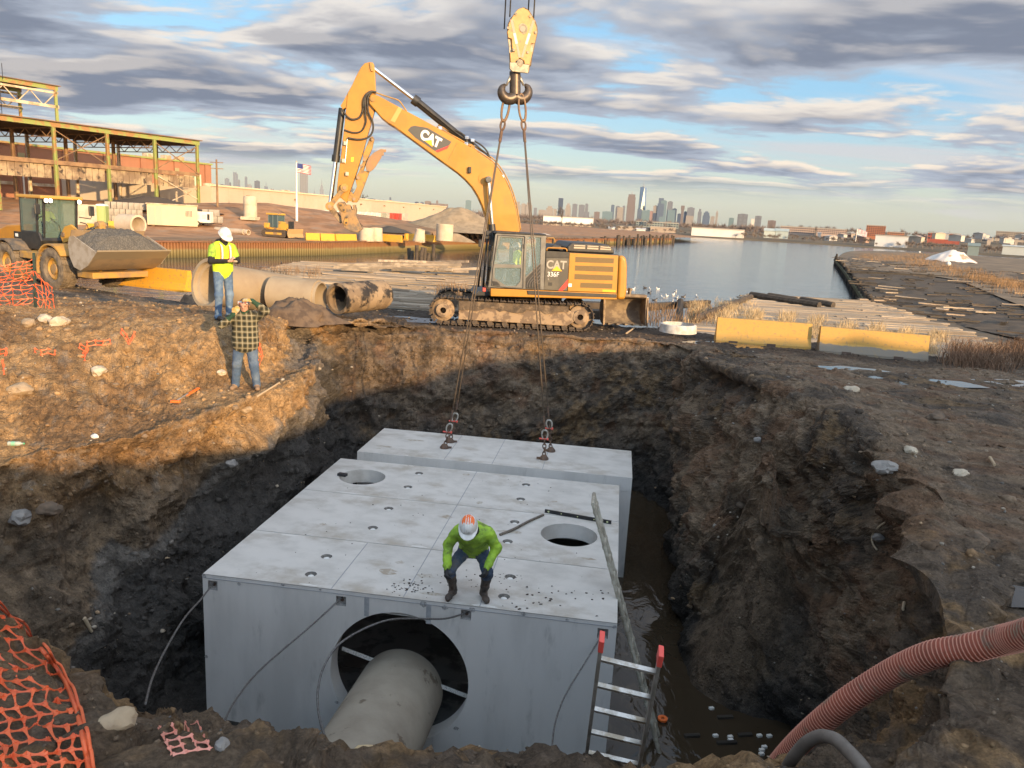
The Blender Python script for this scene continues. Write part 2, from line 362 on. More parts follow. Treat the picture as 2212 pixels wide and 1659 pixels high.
 c = mx(c, mx(np.tile(np.array([.175, .125, .08]), (len(flat), 1)), np.array([.10, .075, .052]), smooth(-.1, .3, n2)), smooth(-.5, -1.0, zl)*.9)
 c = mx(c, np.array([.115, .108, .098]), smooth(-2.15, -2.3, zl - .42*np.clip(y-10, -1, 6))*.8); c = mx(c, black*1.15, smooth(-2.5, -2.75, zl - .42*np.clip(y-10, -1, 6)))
 # right side and back: dark wet fill with rusty lenses
 wr = np.maximum(smooth(-1.6, .2, x - .16*(y-18) + n1*.8)*smooth(3.5, 6.5, y + n2), smooth(20.3, 21.6, y+n1*.9)*smooth(-5.6, -4.4, x))
 rc = np.tile(brown, (len(flat), 1)); rc = mx(rc, dark, smooth(-.1, .3, n1+n2*.4)); rc = mx(rc, red, smooth(.12, .42, n2-n1*.6)*.75); rc = mx(rc, ochre*.8, smooth(.32, .6, n1*.9+n3*.3)*.7)
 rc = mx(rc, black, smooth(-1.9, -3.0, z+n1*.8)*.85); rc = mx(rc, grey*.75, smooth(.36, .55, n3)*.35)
 c = mx(c, rc, wr)
 cone = np.exp(-(((x-3.95)/.8)**2+((y-11.6)/.85)**2))*(z < -1.5); c = mx(c, np.array([.135, .095, .062]), smooth(.25, .6, cone+n2*.2))
 # wet black mud round the excavator and on the far right top; foreground fill
 mud = smooth(22.0, 23.5, y+n1)*smooth(-8, -4.5, x+n2*1.5)*smooth(40, 30, y)
 c = mx(c, np.array([.062, .047, .035]), mud*.9)
 fg = smooth(7.6, 6.2, y)*smooth(-3.4, -2.0, x+n2*.6); c = mx(c, mx(np.tile(np.array([.115, .085, .06]), (len(flat), 1)), ochre, smooth(.1, .45, n2)), fg*.85)
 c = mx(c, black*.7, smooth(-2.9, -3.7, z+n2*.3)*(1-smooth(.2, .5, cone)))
 c *= (1+n3*.30)[:, None]; c = np.clip(c, .008, .6)
 faces = []
 idx = np.arange(U*V).reshape(U, V); nxt = np.roll(idx, -1, 0)
 q = np.stack([idx[:, :-1], nxt[:, :-1], nxt[:, 1:], idx[:, 1:]], -1).reshape(-1, 4)
 me = bpy.data.meshes.new('ground'); me.vertices.add(len(flat)); me.vertices.foreach_set('co', flat.ravel())
 me.loops.add(q.size); me.loops.foreach_set('vertex_index', q.ravel().astype(np.int32)); me.polygons.add(len(q))
 me.polygons.foreach_set('loop_start', np.arange(0, q.size, 4, dtype=np.int32)); me.polygons.foreach_set('loop_total', np.full(len(q), 4, np.int32))
 me.polygons.foreach_set('use_smooth', np.zeros(len(q), bool)); me.update(calc_edges=True); me.validate()
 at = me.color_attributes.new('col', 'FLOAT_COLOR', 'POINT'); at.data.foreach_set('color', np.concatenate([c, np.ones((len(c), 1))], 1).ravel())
 bm = bmesh.new(); bm.from_mesh(me); bmesh.ops.recalc_face_normals(bm, faces=bm.faces)
 if sum(f.normal.z for f in bm.faces) < 0: bmesh.ops.reverse_faces(bm, faces=bm.faces)
 bm.to_mesh(me); bm.free()
 me.materials.append(soil_mat())
 o = bpy.data.objects.new('ground', me); COL.objects.link(o); struct(o)
 return o, flat, c, idx
def soil_mat():
 m = bpy.data.materials.new('soil'); m.use_nodes = True; nt = m.node_tree; N = nt.nodes; L = nt.links; b = N['Principled BSDF']
 tc = N.new('ShaderNodeTexCoord'); co = tc.outputs['Object']
 def noise(s, d, r=.6, dist=0.):
  n = N.new('ShaderNodeTexNoise'); n.inputs['Scale'].default_value = s; n.inputs['Detail'].default_value = d; n.inputs['Roughness'].default_value = r; n.inputs['Distortion'].default_value = dist
  L.new(co, n.inputs['Vector']); return n.outputs['Fac']
 def vor(s):
  n = N.new('ShaderNodeTexVoronoi'); n.inputs['Scale'].default_value = s; L.new(co, n.inputs['Vector']); return n.outputs['Distance']
 def rng(v, a, c, o0=0., o1=1.):
  n = N.new('ShaderNodeMapRange'); n.interpolation_type = 'SMOOTHSTEP'; L.new(v, n.inputs[0]); n.inputs[1].default_value = a; n.inputs[2].default_value = c
  n.inputs[3].default_value = o0; n.inputs[4].default_value = o1; return n.outputs[0]
 def mth(op, a, c):
  n = N.new('ShaderNodeMath'); n.operation = op
  for i, v in enumerate((a, c)):
   if isinstance(v, (int, float)): n.inputs[i].default_value = v
   else: L.new(v, n.inputs[i])
  return n.outputs[0]
 at = N.new('ShaderNodeAttribute'); at.attribute_name = 'col'
 mul = N.new('ShaderNodeMix'); mul.data_type = 'RGBA'; mul.blend_type = 'MULTIPLY'; mul.inputs[0].default_value = 1
 L.new(at.outputs['Color'], mul.inputs[6])
 v = mth('MULTIPLY', rng(noise(7, 5, .7), .25, .75, .55, 1.45), rng(noise(45, 2, .7), .3, .7, .78, 1.22))
 cmb = N.new('ShaderNodeCombineColor')
 for i in range(3): L.new(v, cmb.inputs[i])
 L.new(cmb.outputs[0], mul.inputs[7])
 # pale grit: small pebbles in the fill
 gm = N.new('ShaderNodeMix'); gm.data_type = 'RGBA'; L.new(mul.outputs[2], gm.inputs[6]); gm.inputs[7].default_value = (.33, .28, .22, 1)
 g = mth('MULTIPLY', rng(vor(26), .20, .10), rng(noise(3.2, 3), .52, .68, 0., .75)); L.new(g, gm.inputs[0])
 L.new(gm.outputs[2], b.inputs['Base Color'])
 b.inputs['Roughness'].default_value = .9; L.new(rng(noise(1.3, 4), .4, .7, .95, .62), b.inputs['Roughness']); b.inputs['Specular IOR Level'].default_value = .3
 h = mth('ADD', mth('MULTIPLY', noise(11, 8, .78), .075), mth('MULTIPLY', rng(vor(17), .0, .45), -.03))
 h = mth('ADD', h, mth('MULTIPLY', rng(vor(26), .20, .05), .008)); h = mth('ADD', h, mth('MULTIPLY', noise(48, 3, .7), .014))
 bp = N.new('ShaderNodeBump'); bp.inputs['Strength'].default_value = .9; bp.inputs['Distance'].default_value = 1.; L.new(h, bp.inputs['Height']); L.new(bp.outputs[0], b.inputs['Normal'])
 return m
GROUND, GV, GC, GI = build_terrain()
from mathutils.bvhtree import BVHTree
_gm = GROUND.data; GBVH = BVHTree.FromPolygons([v.co[:] for v in _gm.vertices], [tuple(p.vertices) for p in _gm.polygons])
def gz(x, y, top=8., default=0.):
 h = GBVH.ray_cast(Vector((x, y, top)), Vector((0, 0, -1))); return h[0].z if h[0] is not None else default
def ghit(dx, dy, default=None):
 """where the ground is met looking through a picture point"""
 h = GBVH.ray_cast(CAMP, ray(dx, dy).normalized())
 return (h[0], h[1]) if h[0] is not None else (P(dx, dy, 0) if default is None else default, Vector((0, 0, 1)))
# water in the pit
def water_mat(name, col, rough, wscale, wamp, stretch=(1, 1, 1)):
 m = bpy.data.materials.new(name); m.use_nodes = True; nt = m.node_tree; N = nt.nodes; L = nt.links; b = N['Principled BSDF']
 b.inputs['Base Color'].default_value = col + (1,); b.inputs['Roughness'].default_value = rough; b.inputs['IOR'].default_value = 1.36; b.inputs['Specular IOR Level'].default_value = .9
 tc = N.new('ShaderNodeTexCoord'); mp = N.new('ShaderNodeMapping'); mp.inputs['Scale'].default_value = stretch; L.new(tc.outputs['Object'], mp.inputs[0])
 n = N.new('ShaderNodeTexNoise'); n.inputs['Scale'].default_value = wscale; n.inputs['Detail'].default_value = 4; n.inputs['Distortion'].default_value = .8; L.new(mp.outputs[0], n.inputs['Vector'])
 bp = N.new('ShaderNodeBump'); bp.inputs['Strength'].default_value = 1; bp.inputs['Distance'].default_value = wamp; L.new(n.outputs['Fac'], bp.inputs['Height']); L.new(bp.outputs[0], b.inputs['Normal'])
 return m
w = MB(); w.add([(.6, 6, -3.78), (6.5, 6, -3.78), (6.5, 22, -3.78), (.6, 22, -3.78)], [(0, 1, 2, 3)])
struct(w.build('pit_water', water_mat('muddy_water', (.05, .036, .022), .03, 2.2, .022, (1, .6, 1))))
# the river
w = MB(); w.add([(-400, 27.5, -1.9), (4000, 27.5, -1.9), (4000, 9000, -1.9), (-400, 9000, -1.9)], [(0, 1, 2, 3)])
struct(w.build('river_water', water_mat('river_surface', (.035, .045, .055), .12, .9, .05, (.35, 1, 1))))
# ------------------------------------------------------------------ shade: unseen ridge added behind the viewer, shaped to cast the shadow
def ridge():
 n, k = 90, 22; vs = []; fs = []
 for i in range(n):
  x = -14 + 72*i/(n-1)
  top = float(np.interp(x, [-14, 2, 5, 7, 13, 17, 20, 22, 25, 31, 34, 42, 52, 58], [1.8, 3.4, 3.6, 3.6, 4.4, 5.5, 6.25, 6.6, 7.05, 7.75, 7.6, 7.7, 7.6, 1.]))+.16*fbm(Vector((x*.5, 0, 3)), 4)
  for j in range(k):
   t = j/(k-1)*2-1; y = -5.5 + t*(1.2+top*1.3) - (0 if x < 7 else min(6, (x-7)*.25))*(t < 0)
   z = .6 + (top-.6)*max(0, 1-abs(t))**.8 + .16*fbm(Vector((x, y, 1))*1.3, 4)*(1-abs(t))
   vs.append((x, y-.0*x, z if abs(t) < .999 else .2))
 for i in range(n-1):
  for j in range(k-1): fs.append((i*k+j, (i+1)*k+j, (i+1)*k+j+1, i*k+j+1))
 m = MB(); m.add(vs, fs); o = m.build('shade_ridge', mat('bare_earth', (.13, .09, .06), .95, col2=(.08, .06, .04), bump=1., bscale=6), smooth='all'); struct(o)
ridge()
# ------------------------------------------------------------------ concrete culvert
CONC = mat('concrete', (.60, .565, .515), .85, col2=(.49, .46, .415), scale=2.2, detail=12, lo=.36, hi=.68, stretch=(.85, 1.15, 1), bump=.35, bscale=60, dirt=(.36, .30, .225), dscale=1.1, dlo=.50, dhi=.72, damt=.65)
CONCF = mat('formed_concrete', (.60, .57, .53), .8, col2=(.50, .475, .44), scale=.9, detail=9, lo=.4, hi=.66, bump=.3, bscale=70, dirt=(.27, .255, .235), dscale=2.6, dlo=.55, dhi=.72, damt=.5, stretch=(1.5, 1, .4))
CONCI = mat('wet_concrete', (.16, .15, .135), .5, col2=(.06, .055, .05), scale=2., lo=.45, hi=.55, bump=.3)
PLUG = mat('anchor_plug', (.75, .74, .70), .5); DARKHOLE = mat('rust_hole', (.09, .06, .045), .8); LINE = mat('snap_line', (.30, .30, .31), .9)
def holed(m, outer, holes, to3, flip=False):
 """flat face with holes through triangle_fill; outer, holes: 2-D loops"""
 bm = bmesh.new(); es = []
 for lp in [outer]+holes:
  vs = [bm.verts.new((a, b, 0)) for a, b in lp]
  es += [bm.edges.new((vs[i], vs[(i+1) % len(vs)])) for i in range(len(vs))]
 bmesh.ops.triangle_fill(bm, use_beauty=True, use_dissolve=False, edges=es)
 bm.verts.index_update(); m.add([to3(v.co.x, v.co.y) for v in bm.verts], [[v.index for v in f.verts] for f in bm.faces]); bm.free()
def circ(cx, cy, r, n=24): return [(cx+r*math.cos(2*math.pi*i/n), cy+r*math.sin(2*math.pi*i/n)) for i in range(n)]
HB, WB, TW = 2.45, 5.86, .27
def culvert(name, label, v0, ln, dz=0., du=0., anchors=(), man=None, front=False, back=False, inserts=False):
 o = BX0 + BV*v0 + BU*du + Vector((0, 0, dz-HB))
 t = thing(name, label, 'culvert', o, BANG, 'precast culvert sections in the pit')
 top = MB(); holes = [circ(u, v, .085, 18) for u, v in anchors]
 g = .010
 if man: holes.append(circ(man[0], man[1], man[2], 40))
 holed(top, [(0, g), (WB, g), (WB, ln-g), (0, ln-g)], holes, lambda a, b: (a, b, HB))
 if man:
  n = 40; c = circ(*man, 40); top.add([(a, b, HB) for a, b in c]+[(a, b, HB-TW) for a, b in c], [(i, (i+1) % n, n+(i+1) % n, n+i) for i in range(n)])
 for u, v in anchors:
  n = 18; a, b = circ(u, v, .085, n), circ(u, v, .055, n)
  top.add([(p, q, HB) for p, q in a]+[(p, q, HB-.05) for p, q in b], [])
 holed(top, [(TW, g), (WB-TW, g), (WB-TW, ln-g), (TW, ln-g)], [circ(*man, 40)] if man else [], lambda a, b: (a, b, HB-TW))
 top.build('top_slab', CONC, t, smooth=True)
 for (x0, x1) in ((0, TW), (WB-TW, WB)):
  w = MB(); w.bx(x0, x1, .065 if front else g, ln-g, .2, HB-.002); w.build('side_wall', CONCF, t)
 f = MB(); f.bx(0, WB, g, ln-g, 0, .2); f.build('floor_slab', CONCI, t)
 # slab edges seen at the ends (front and back lips)
 e = MB(); e.bx(TW, WB-TW, .065 if front else g, .085, HB-TW, HB-.002); e.bx(TW, WB-TW, ln-g-.02, ln-g, HB-TW, HB-.002); e.build('slab_edge', CONCF, t)
 for u, v in anchors:
  a = MB(); n = 18; c1, c2 = circ(u, v, .085, n), circ(u, v, .06, n)
  a.add([(p, q, HB-.0005) for p, q in c1]+[(p, q, HB-.055) for p, q in c2], [(i, (i+1) % n, n+(i+1) % n, n+i) for i in range(n)]+[tuple(range(n, 2*n))]); rc = a.build('anchor_recess', mat('recess_shade', (.13, .12, .11), .9, col2=(.25, .23, .2), scale=20), t, smooth=True)  # dark tone stands in for shade inside the anchor recess
  a = MB(); a.lathe([(.044, 0), (.044, .025), (.036, .031)], (u, v, HB-.055), n=16); o_ = a.build('anchor_plug', PLUG, None, smooth=True); o_.parent = rc
 for uu in (1.9, 2.93, 4.0):
  l = MB(); l.bx(uu-.006, uu+.006, .02, ln-.02, HB+.001, HB+.003)
  if not any(abs(a-uu) < .12 for a, b in anchors) and not (man and abs(man[0]-uu) < man[2]+.02): l.build('snap_line', LINE, t)
 if front:
  fm = MB(); rec = [(.15, HB-.16), (2.05, HB-.16), (3.82, HB-.14), (5.68, HB-.17)]
  sq = lambda cx, cz, h: [(cx-h, cz-h), (cx+h, cz-h), (cx+h, cz+h), (cx-h, cz+h)]
  cc = (2.9, HB-1.23, 1.0); th = .28
  holed(fm, [(0, .02), (WB, .02), (WB, HB-.003), (0, HB-.003)], [circ(*cc, 64)]+[sq(a, b, .072) for a, b in rec], lambda a, b: (a, 0, b))
  holed(fm, [(TW, .2), (WB-TW, .2), (WB-TW, HB-TW), (TW, HB-TW)], [circ(*cc, 64)], lambda a, b: (a, th, b))
  n = 64; c = circ(*cc, 64); fm.add([(a, 0, b) for a, b in c]+[(a, th, b) for a, b in c], [(i, (i+1) % n, n+(i+1) % n, n+i) for i in range(n)])
  for a, b in rec:
   s = sq(a, b, .072); s2 = sq(a, b, .062); rm = MB(); rm.add([(p, .0005, q) for p, q in s]+[(p, .05, q) for p, q in s2], [(i, (i+1) % 4, 4+(i+1) % 4, 4+i) for i in range(4)]+[(4, 5, 6, 7)]); rm.build('tendon_recess', mat('recess_shade_grey', (.22, .21, .195), .9, col2=(.32, .30, .28), scale=25), t)  # darker colour replaces the shade that the shallow recess lacks
  fm.build('front_wall', CONCF, t)
  for a, b in rec:
   h = MB(); h.cyl((a, .051, b), (a, .040, b), .026, n=14); h.build('tendon_hole', DARKHOLE, t)
  # form ribs above the opening and chipped spots
  for a in (2.42, 3.3):
   r = MB(); r.bx(a-.035, a+.035, -.004, 0.006, HB-.34, HB-.05); r.build('form_mark', mat('dark_concrete', (.27, .275, .28), .9, col2=(.35, .35, .35), scale=9), t)
  for a, b, r0 in ((3.22, HB-.05, .06), (3.52, HB-.07, .045), (3.9, HB-.05, .05), (.55, HB-.09, .03), (.03, HB-.03, .035), (1.2, HB-.02, .03), (1.75, HB-.025, .02), (4.6, HB-.02, .035), (5.2, HB-.03, .025), (5.83, HB-.05, .03), (5.84, HB-.9, .03), (.02, HB-1.3, .03), (2.0, HB-1.75, .03), (3.75, HB-1.9, .04)):
   r = MB(); vs = [(a+math.cos(q)*r0*random.uniform(.7, 1.2), -.002-.004*(q > 0), b+math.sin(q)*r0*.8*random.uniform(.7, 1.2)) for q in np.linspace(0, 6.0, 11)]
   r.prism([(x, -.003, z) for x, _, z in vs], (0, .006, 0)); r.build('chipped_spot', mat('chip', (.24, .23, .22), .95, col2=(.42, .41, .39), scale=30, bump=1, bscale=60), t)
  lip = MB(); lip.bx(0, WB, -.006, .0, HB-.055, HB-.048); lip.build('form_line', LINE, t)
 rs = random.Random(int(v0*10)+3)          # pale scuffs and mud smears along the joints
 for k in range(9):
  a, b = rs.uniform(.3, WB-.3), rs.choice((.05, ln-.06)) if k < 5 else rs.uniform(.2, ln-.2)
  if (man and math.hypot(a-man[0], b-man[1]) < man[2]+.2) or any(math.hypot(a-p, b-q) < .25 for p, q in anchors): continue
  lx, ly = rs.uniform(.06, .28), rs.uniform(.012, .04) if k < 5 else rs.uniform(.04, .1); m_ = MB(); m_.add([(a+math.cos(q)*lx*rs.uniform(.6, 1.2), min(ln-.015, max(.015, b+math.sin(q)*ly*rs.uniform(.5, 1.2))), HB+.0015) for q in np.linspace(0, 5.9, 13)], [tuple(range(13))])
  m_.build('scuff_mark', mat('scuff', (.66, .63, .58), .9) if k < 5 else mat('mud_smear', (.37, .31, .24), .9, col2=(.50, .46, .40), scale=12, lo=.4, hi=.6), t)
 if back:
  b = MB(); b.bx(TW, WB-TW, ln-.25, ln-.024, .2, HB-TW); b.build('end_wall', CONCF, t)
 if inserts:
  for uu in (.17, 1.95, 3.78, 5.66):
   h = MB(); h.lathe([(.022, 0), (.042, 0), (.042, .012), (.022, .012)], (uu, .02, HB-.13), (0, -1, 0), n=16, close=True); h.build('threaded_insert', mat('brass_insert', (.62, .56, .38), .5), t)
   h = MB(); h.cyl((uu, .012, HB-.13), (uu, .006, HB-.13), .022, n=12); h.build('insert_bore', DARKHOLE, t)
  e = MB(); e.bx(0, WB, .0, g, HB-.30, HB-.002); e.build('front_lip', CONCF, t)
 return t
culvert('culvert_section', 'pale concrete culvert section nearest the camera, large round opening in its front wall', 0, 1.63, anchors=((1.46, .37), (1.46, .98), (4.28, .38), (4.28, 1.0)), front=True)
culvert('culvert_section', 'second concrete culvert section, round manhole near its right edge beside the spirit level', 1.63, 1.98, anchors=((1.79, 2.21-1.63), (1.79, 3.11-1.63), (4.06, 2.25-1.63), (4.06, 3.1-1.63)), man=(5.03, 2.8-1.63, .48))
culvert('culvert_section', 'third pale concrete culvert section with a manhole at its left corner', 3.61, 1.97, anchors=((1.82, 4.28-3.61), (1.82, 5.12-3.61), (4.02, 4.24-3.61), (4.02, 5.07-3.61)), man=(.81, 4.58-3.61, .45))
C4 = culvert('culvert_section', 'rearmost concrete culvert section still slung from the crane hook', 5.86, 1.95, dz=.09, du=.26, inserts=True, back=True)
def bw(u, v, z=0.): return BX0 + BU*u + BV*v + Vector((0, 0, z))
# step rung box in the far manhole
m = MB(); m.bx(-.09, .09, -.05, .05, 0, .05); m.bx(-.075, .02, -.035, .035, .05, .056)
s = thing('black_tool_case', 'small black case lying on the edge of the far manhole', 'case', bw(.42, 4.52, .003), BANG-.2); m.build('case_body', mat('black_plastic', (.025, .025, .027), .5), s, bevel=.006)
# ------------------------------------------------------------------ pipe into the opening
PIPEC = mat('pipe_concrete', (.33, .285, .22), .85, col2=(.25, .21, .16), scale=1.6, lo=.35, hi=.7, bump=.4, bscale=45, dirt=(.13, .095, .065), dscale=2.2, dlo=.60, dhi=.66, damt=.85)
def pipe_mesh(p, q, ro, ri, name, m, parent=None, bell=0., bell_len=0., n=48, spig=0.):
 p, q = Vector(p), Vector(q); ln = (q-p).length; prof = []
 if bell: prof = [(ro+bell, 0), (ro+bell, bell_len), (ro, bell_len+bell*1.6)]
 else: prof = [(ro, 0)]
 if spig: prof += [(ro, ln-spig), (ro-.05, ln-spig), (ro-.05, ln)]
 else: prof += [(ro, ln)]
 prof += [(ri, ln), (ri, .16 if bell else 0)]
 if bell: prof += [(ro-.02, .12), (ro-.005, 0)]
 mm = MB(); mm.lathe(prof, p, q-p, n=n, close=True); return mm.build(name, m, parent, smooth=True, bevel=0)
pp = bw(2.85, .35, -1.65); pq = bw(2.9, -4.4, -1.18)
o = pipe_mesh(pq, pp, .62, .50, 'concrete_pipe', PIPEC); tag(o, 'muddy concrete pipe running from the bank into the round culvert opening', 'pipe')
# measuring staff across the opening behind the pipe
a, b_ = bw(1.95, .34, -1.1), bw(3.88, .34, -1.62)
m = MB(); m.bar(a, b_, .012, .06, up=(0, 0, 1)); o = tag(m.build('survey_staff', mat('staff_white', (.7, .68, .63), .5, col2=(.2, .2, .2), scale=60, lo=.56, hi=.6)), 'white graduated staff wedged across the round opening behind the pipe', 'staff')
# ------------------------------------------------------------------ cables out of the front wall
CABLE = mat('steel_cable', (.17, .165, .16), .55, metal=.5, col2=(.09, .085, .08), scale=40)
def cable(pts, y0, y1, r, label, ease=1.):
 n = len(pts); w3 = [PY(dx, dy, y0+(y1-y0)*(i/(n-1))**ease) for i, (dx, dy) in enumerate(pts)]
 mm = MB(); mm.tube(spl(w3, 8), r, 8); return tag(mm.build('steel_cable', CABLE, smooth='all'), label, 'cable', 'cables hanging from the front wall')
ys = lambda u: (bw(u, .05)).y
cable([ZM(*p) for p in ((1265, 375), (1190, 470), (1090, 585), (985, 760), (905, 930), (860, 1095))], ys(.15), 6.5, .012, 'black cable arching out of the leftmost wall recess, hanging beside the culvert corner')
cable([ZM(*p) for p in ((2030, 455), (1850, 620), (1650, 790), (1510, 920), (1400, 1060), (1340, 1170), (1308, 1250))], ys(2.05), 6.4, .012, 'black cable running straight from the second wall recess down to the soil')
cable([ZJ(*p) for p in ((1030, 705), (900, 742), (720, 742), (560, 752), (400, 812), (260, 905), (180, 1030), (145, 1170), (150, 1300), (180, 1420), (218, 1500))], ys(3.82), 6.6, .013, 'long black cable looping across the top of the round opening', .8)
cable([ZJ(*p) for p in ((1835, 830), (1730, 1000), (1620, 1180), (1560, 1330), (1535, 1480), (1537, 1660))], ys(5.68), 7.4, .011, 'black cable drooping from the rightmost wall recess behind the ladder')
# ------------------------------------------------------------------ tools on the slab
lv = thing('spirit_level', 'long black spirit level lying by the right-hand manhole', 'level', bw(5.13, 3.58, .002), BANG-math.atan2(.24, 1.27))
ml = MB(); ml.bx(-.61, .61, -.012, .012, 0, .058); ml.bx(-.61, .61, -.02, .02, 0, .008); ml.bx(-.61, .61, -.02, .02, .05, .058); ml.build('level_frame', mat('level_black', (.02, .02, .022), .4), lv, bevel=.002)
for xx in (-.54, -.3, 0, .3, .54):
 v = MB(); v.cyl((xx, -.014, .03), (xx, .014, .03), .019 if abs(xx) > .5 else .012, n=14); v.build('vial', mat('vial', (.55, .58, .32), .2), lv, smooth=True)
st = MB(); st.tube(spl([bw(3.9, 2.44, .02), bw(4.1, 2.72, .03), bw(4.3, 3.12, .03), bw(4.52, 3.52, .02)], 8), .022, 8)
tag(st.build('pry_bar', mat('muddy_steel', (.16, .13, .10), .8, col2=(.09, .075, .06), scale=20), smooth='all'), 'muddy bent bar lying behind the crouching worker', 'bar')
def clods(name, spots, label, m, seed):
 rnd = random.Random(seed); mm = MB()
 for u, v, s in spots:
  c = bw(u, v, s*.3); pts = []
  for i in range(12):
   ph = rnd.random()*6.28; th = math.acos(rnd.uniform(-1, 1)); pts.append(c+Vector((math.cos(ph)*math.sin(th)*1.3, math.sin(ph)*math.sin(th), math.cos(th)*.55))*s*rnd.uniform(.7, 1.1))
  bm = bmesh.new(); [bm.verts.new(p) for p in pts]; bmesh.ops.convex_hull(bm, input=bm.verts); bm.verts.index_update()
  use = [v_ for v_ in bm.verts if v_.link_faces]; ix = {v_.index: i for i, v_ in enumerate(use)}
  mm.add([v_.co for v_ in use], [[ix[v_.index] for v_ in f.verts] for f in bm.faces]); bm.free()
 return stuff(mm.build(name, m), label, 'mud')
rr = random.Random(3)
sp = [(rr.gauss(2.95, .16), abs(rr.gauss(.28, .13))+.05, rr.uniform(.006, .018)) for _ in range(60)] + [(rr.uniform(4.3, 5.8), rr.uniform(.06, .9), rr.uniform(.008, .024)) for _ in range(34)] + [(rr.uniform(3.2, 4.6), rr.uniform(.5, 1.1), rr.uniform(.005, .014)) for _ in range(40)] + [(rr.uniform(.4, 5.5), rr.uniform(.1, 5.4), rr.uniform(.004, .014)) for _ in range(90)]
sp = [q for q in sp if not (abs(q[0]-5.03) < .55 and abs(q[1]-2.8) < .55) and not (abs(q[0]-.81) < .5 and abs(q[1]-4.58) < .5)]
clods('mud_crumbs', sp, 'dark mud crumbs scattered over the culvert top', mat('mud_crumb', (.06, .045, .035), .9), 5)
# ------------------------------------------------------------------ ladders
ALU = mat('aluminium', (.62, .61, .58), .42, metal=.75, col2=(.40, .38, .34), scale=9, dirt=(.30, .25, .18), dscale=7, dlo=.46, dhi=.6, damt=.85)
FIB = mat('rail_grey', (.24, .22, .19), .6, col2=(.16, .145, .12), scale=8); RED = mat('red_cap', (.72, .09, .07), .45)
def onray(d, t): return CAMP + ray(*d)*t
DT = 4.82
lt, rt = onray(ZJ(1822, 905), DT), onray(ZJ(2168, 990), DT)
lb, rb = onray(ZJ(1730, 1600), DT+.95), onray(ZJ(2036, 1672), DT+.95)
dl = (lb-lt); dr = (rb-rt); lb2 = lt+dl*((-4.0-lt.z)/dl.z); rb2 = rt+dr*((-4.0-rt.z)/dr.z)
ld = thing('ladder', 'aluminium ladder with red rail caps standing in front of the culvert', 'ladder', (lb2+rb2)/2)
acr = (rt-lt).normalized(); lup = dl.normalized(); face = acr.cross(lup).normalized()
for p, q in ((lt, lb2), (rt, rb2)):
 m = MB(); m.obox((p+q)/2, acr*.012, (q-p)/2, face*.035); m.build('side_rail', FIB, ld, world=True, bevel=.004)
 m = MB(); e = p-lup*.0; m.obox(e-lup*.045, acr*.017, lup*.06, face*.041); m.build('rail_cap', RED, ld, world=True, bevel=.005)
nr = int(dl.length*((-4.0-lt.z)/dl.z)/.30) if False else 12
for i in range(14):
 t_ = (.135+.305*i); p = lt+lup*t_; q = rt+dr.normalized()*t_
 if p.z < -3.98: break
 m = MB(); m.obox((p+q)/2, (q-p)/2, lup*.014, face*.017); m.build('rung', ALU, ld, world=True, bevel=.004)
ft = P(1432, 1640, -4.0); tp = PY(1282, 1078, bw(5.86, 1.0).y+.15)
ld2 = thing('ladder', 'muddy pole ladder seen edge-on, leaning against the right side of the culvert', 'ladder', ft)
dd = tp-ft; side = BV*.19
POLE = mat('muddy_pole', (.42, .385, .31), .6, col2=(.27, .24, .185), scale=7, bump=.3)
for s_ in (-1, 1):
 m = MB(); m.tube([ft+side*s_+dd*k/8 for k in range(9)], [.033-.007*k/8 for k in range(9)], 10); m.build('side_rail', POLE, ld2, world=True, smooth=True)
for i in range(15):
 c = ft+dd*((i+.7)/15.2); m = MB(); m.cyl(c-side*1.15, c+side*1.15, .019, n=8); m.build('rung', POLE, ld2, world=True, smooth=True)
 for s_ in (-1, 1):
  m = MB(); cc = c+side*s_; m.cyl(cc-dd.normalized()*.022, cc+dd.normalized()*.022, .040-.008*i/15, n=10); m.build('rail_node', POLE, ld2, world=True, smooth=True)
m = MB(); m.cyl(tp-side*1.2, tp+side*1.2, .027, n=10); m.build('top_bar', POLE, ld2, world=True, smooth=True)
# ------------------------------------------------------------------ hoses
def ground_path(pts, t0, t1, r, hug=True):
 out = []; n = len(pts)
 for i, d in enumerate(pts):
  t = t0+(t1-t0)*i/(n-1); rd = ray(*d)
  if hug:
   h = GBVH.ray_cast(CAMP, rd.normalized())
   if h[0] is not None: t = min(t, (h[0]-CAMP).dot(CF)-r*.9)
  out.append(CAMP+rd*t)
 return out
HP = [ZL(*p) for p in ((2330, 545), (2212, 585), (2100, 612), (1900, 660), (1700, 695), (1550, 752), (1400, 832), (1200, 962), (1050, 1082), (950, 1172), (862, 1262), (792, 1345))]
_h = [GBVH.ray_cast(CAMP, ray(*d).normalized())[0] for d in HP]; _h = [(h-CAMP).dot(CF) if h is not None else 9. for h in _h]; _s = .17
_a = min(_h[i]-.12-_s*i for i in range(9)); hp = [CAMP+ray(*d)*(_a+_s*i) for i, d in enumerate(HP)]
path = spl(hp, 30)
def resamp(path, step):
 A = np.array([tuple(p) for p in path]); d = np.concatenate([[0], np.cumsum(np.linalg.norm(np.diff(A, axis=0), axis=1))]); q = np.arange(0, d[-1], step)
 return [Vector((float(np.interp(v, d, A[:, 0])), float(np.interp(v, d, A[:, 1])), float(np.interp(v, d, A[:, 2])))) for v in q]
rp = resamp(path, .0095)
hz = thing('suction_hose', 'thick orange-red ribbed suction hose draped down the right bank', 'hose', rp[-1])
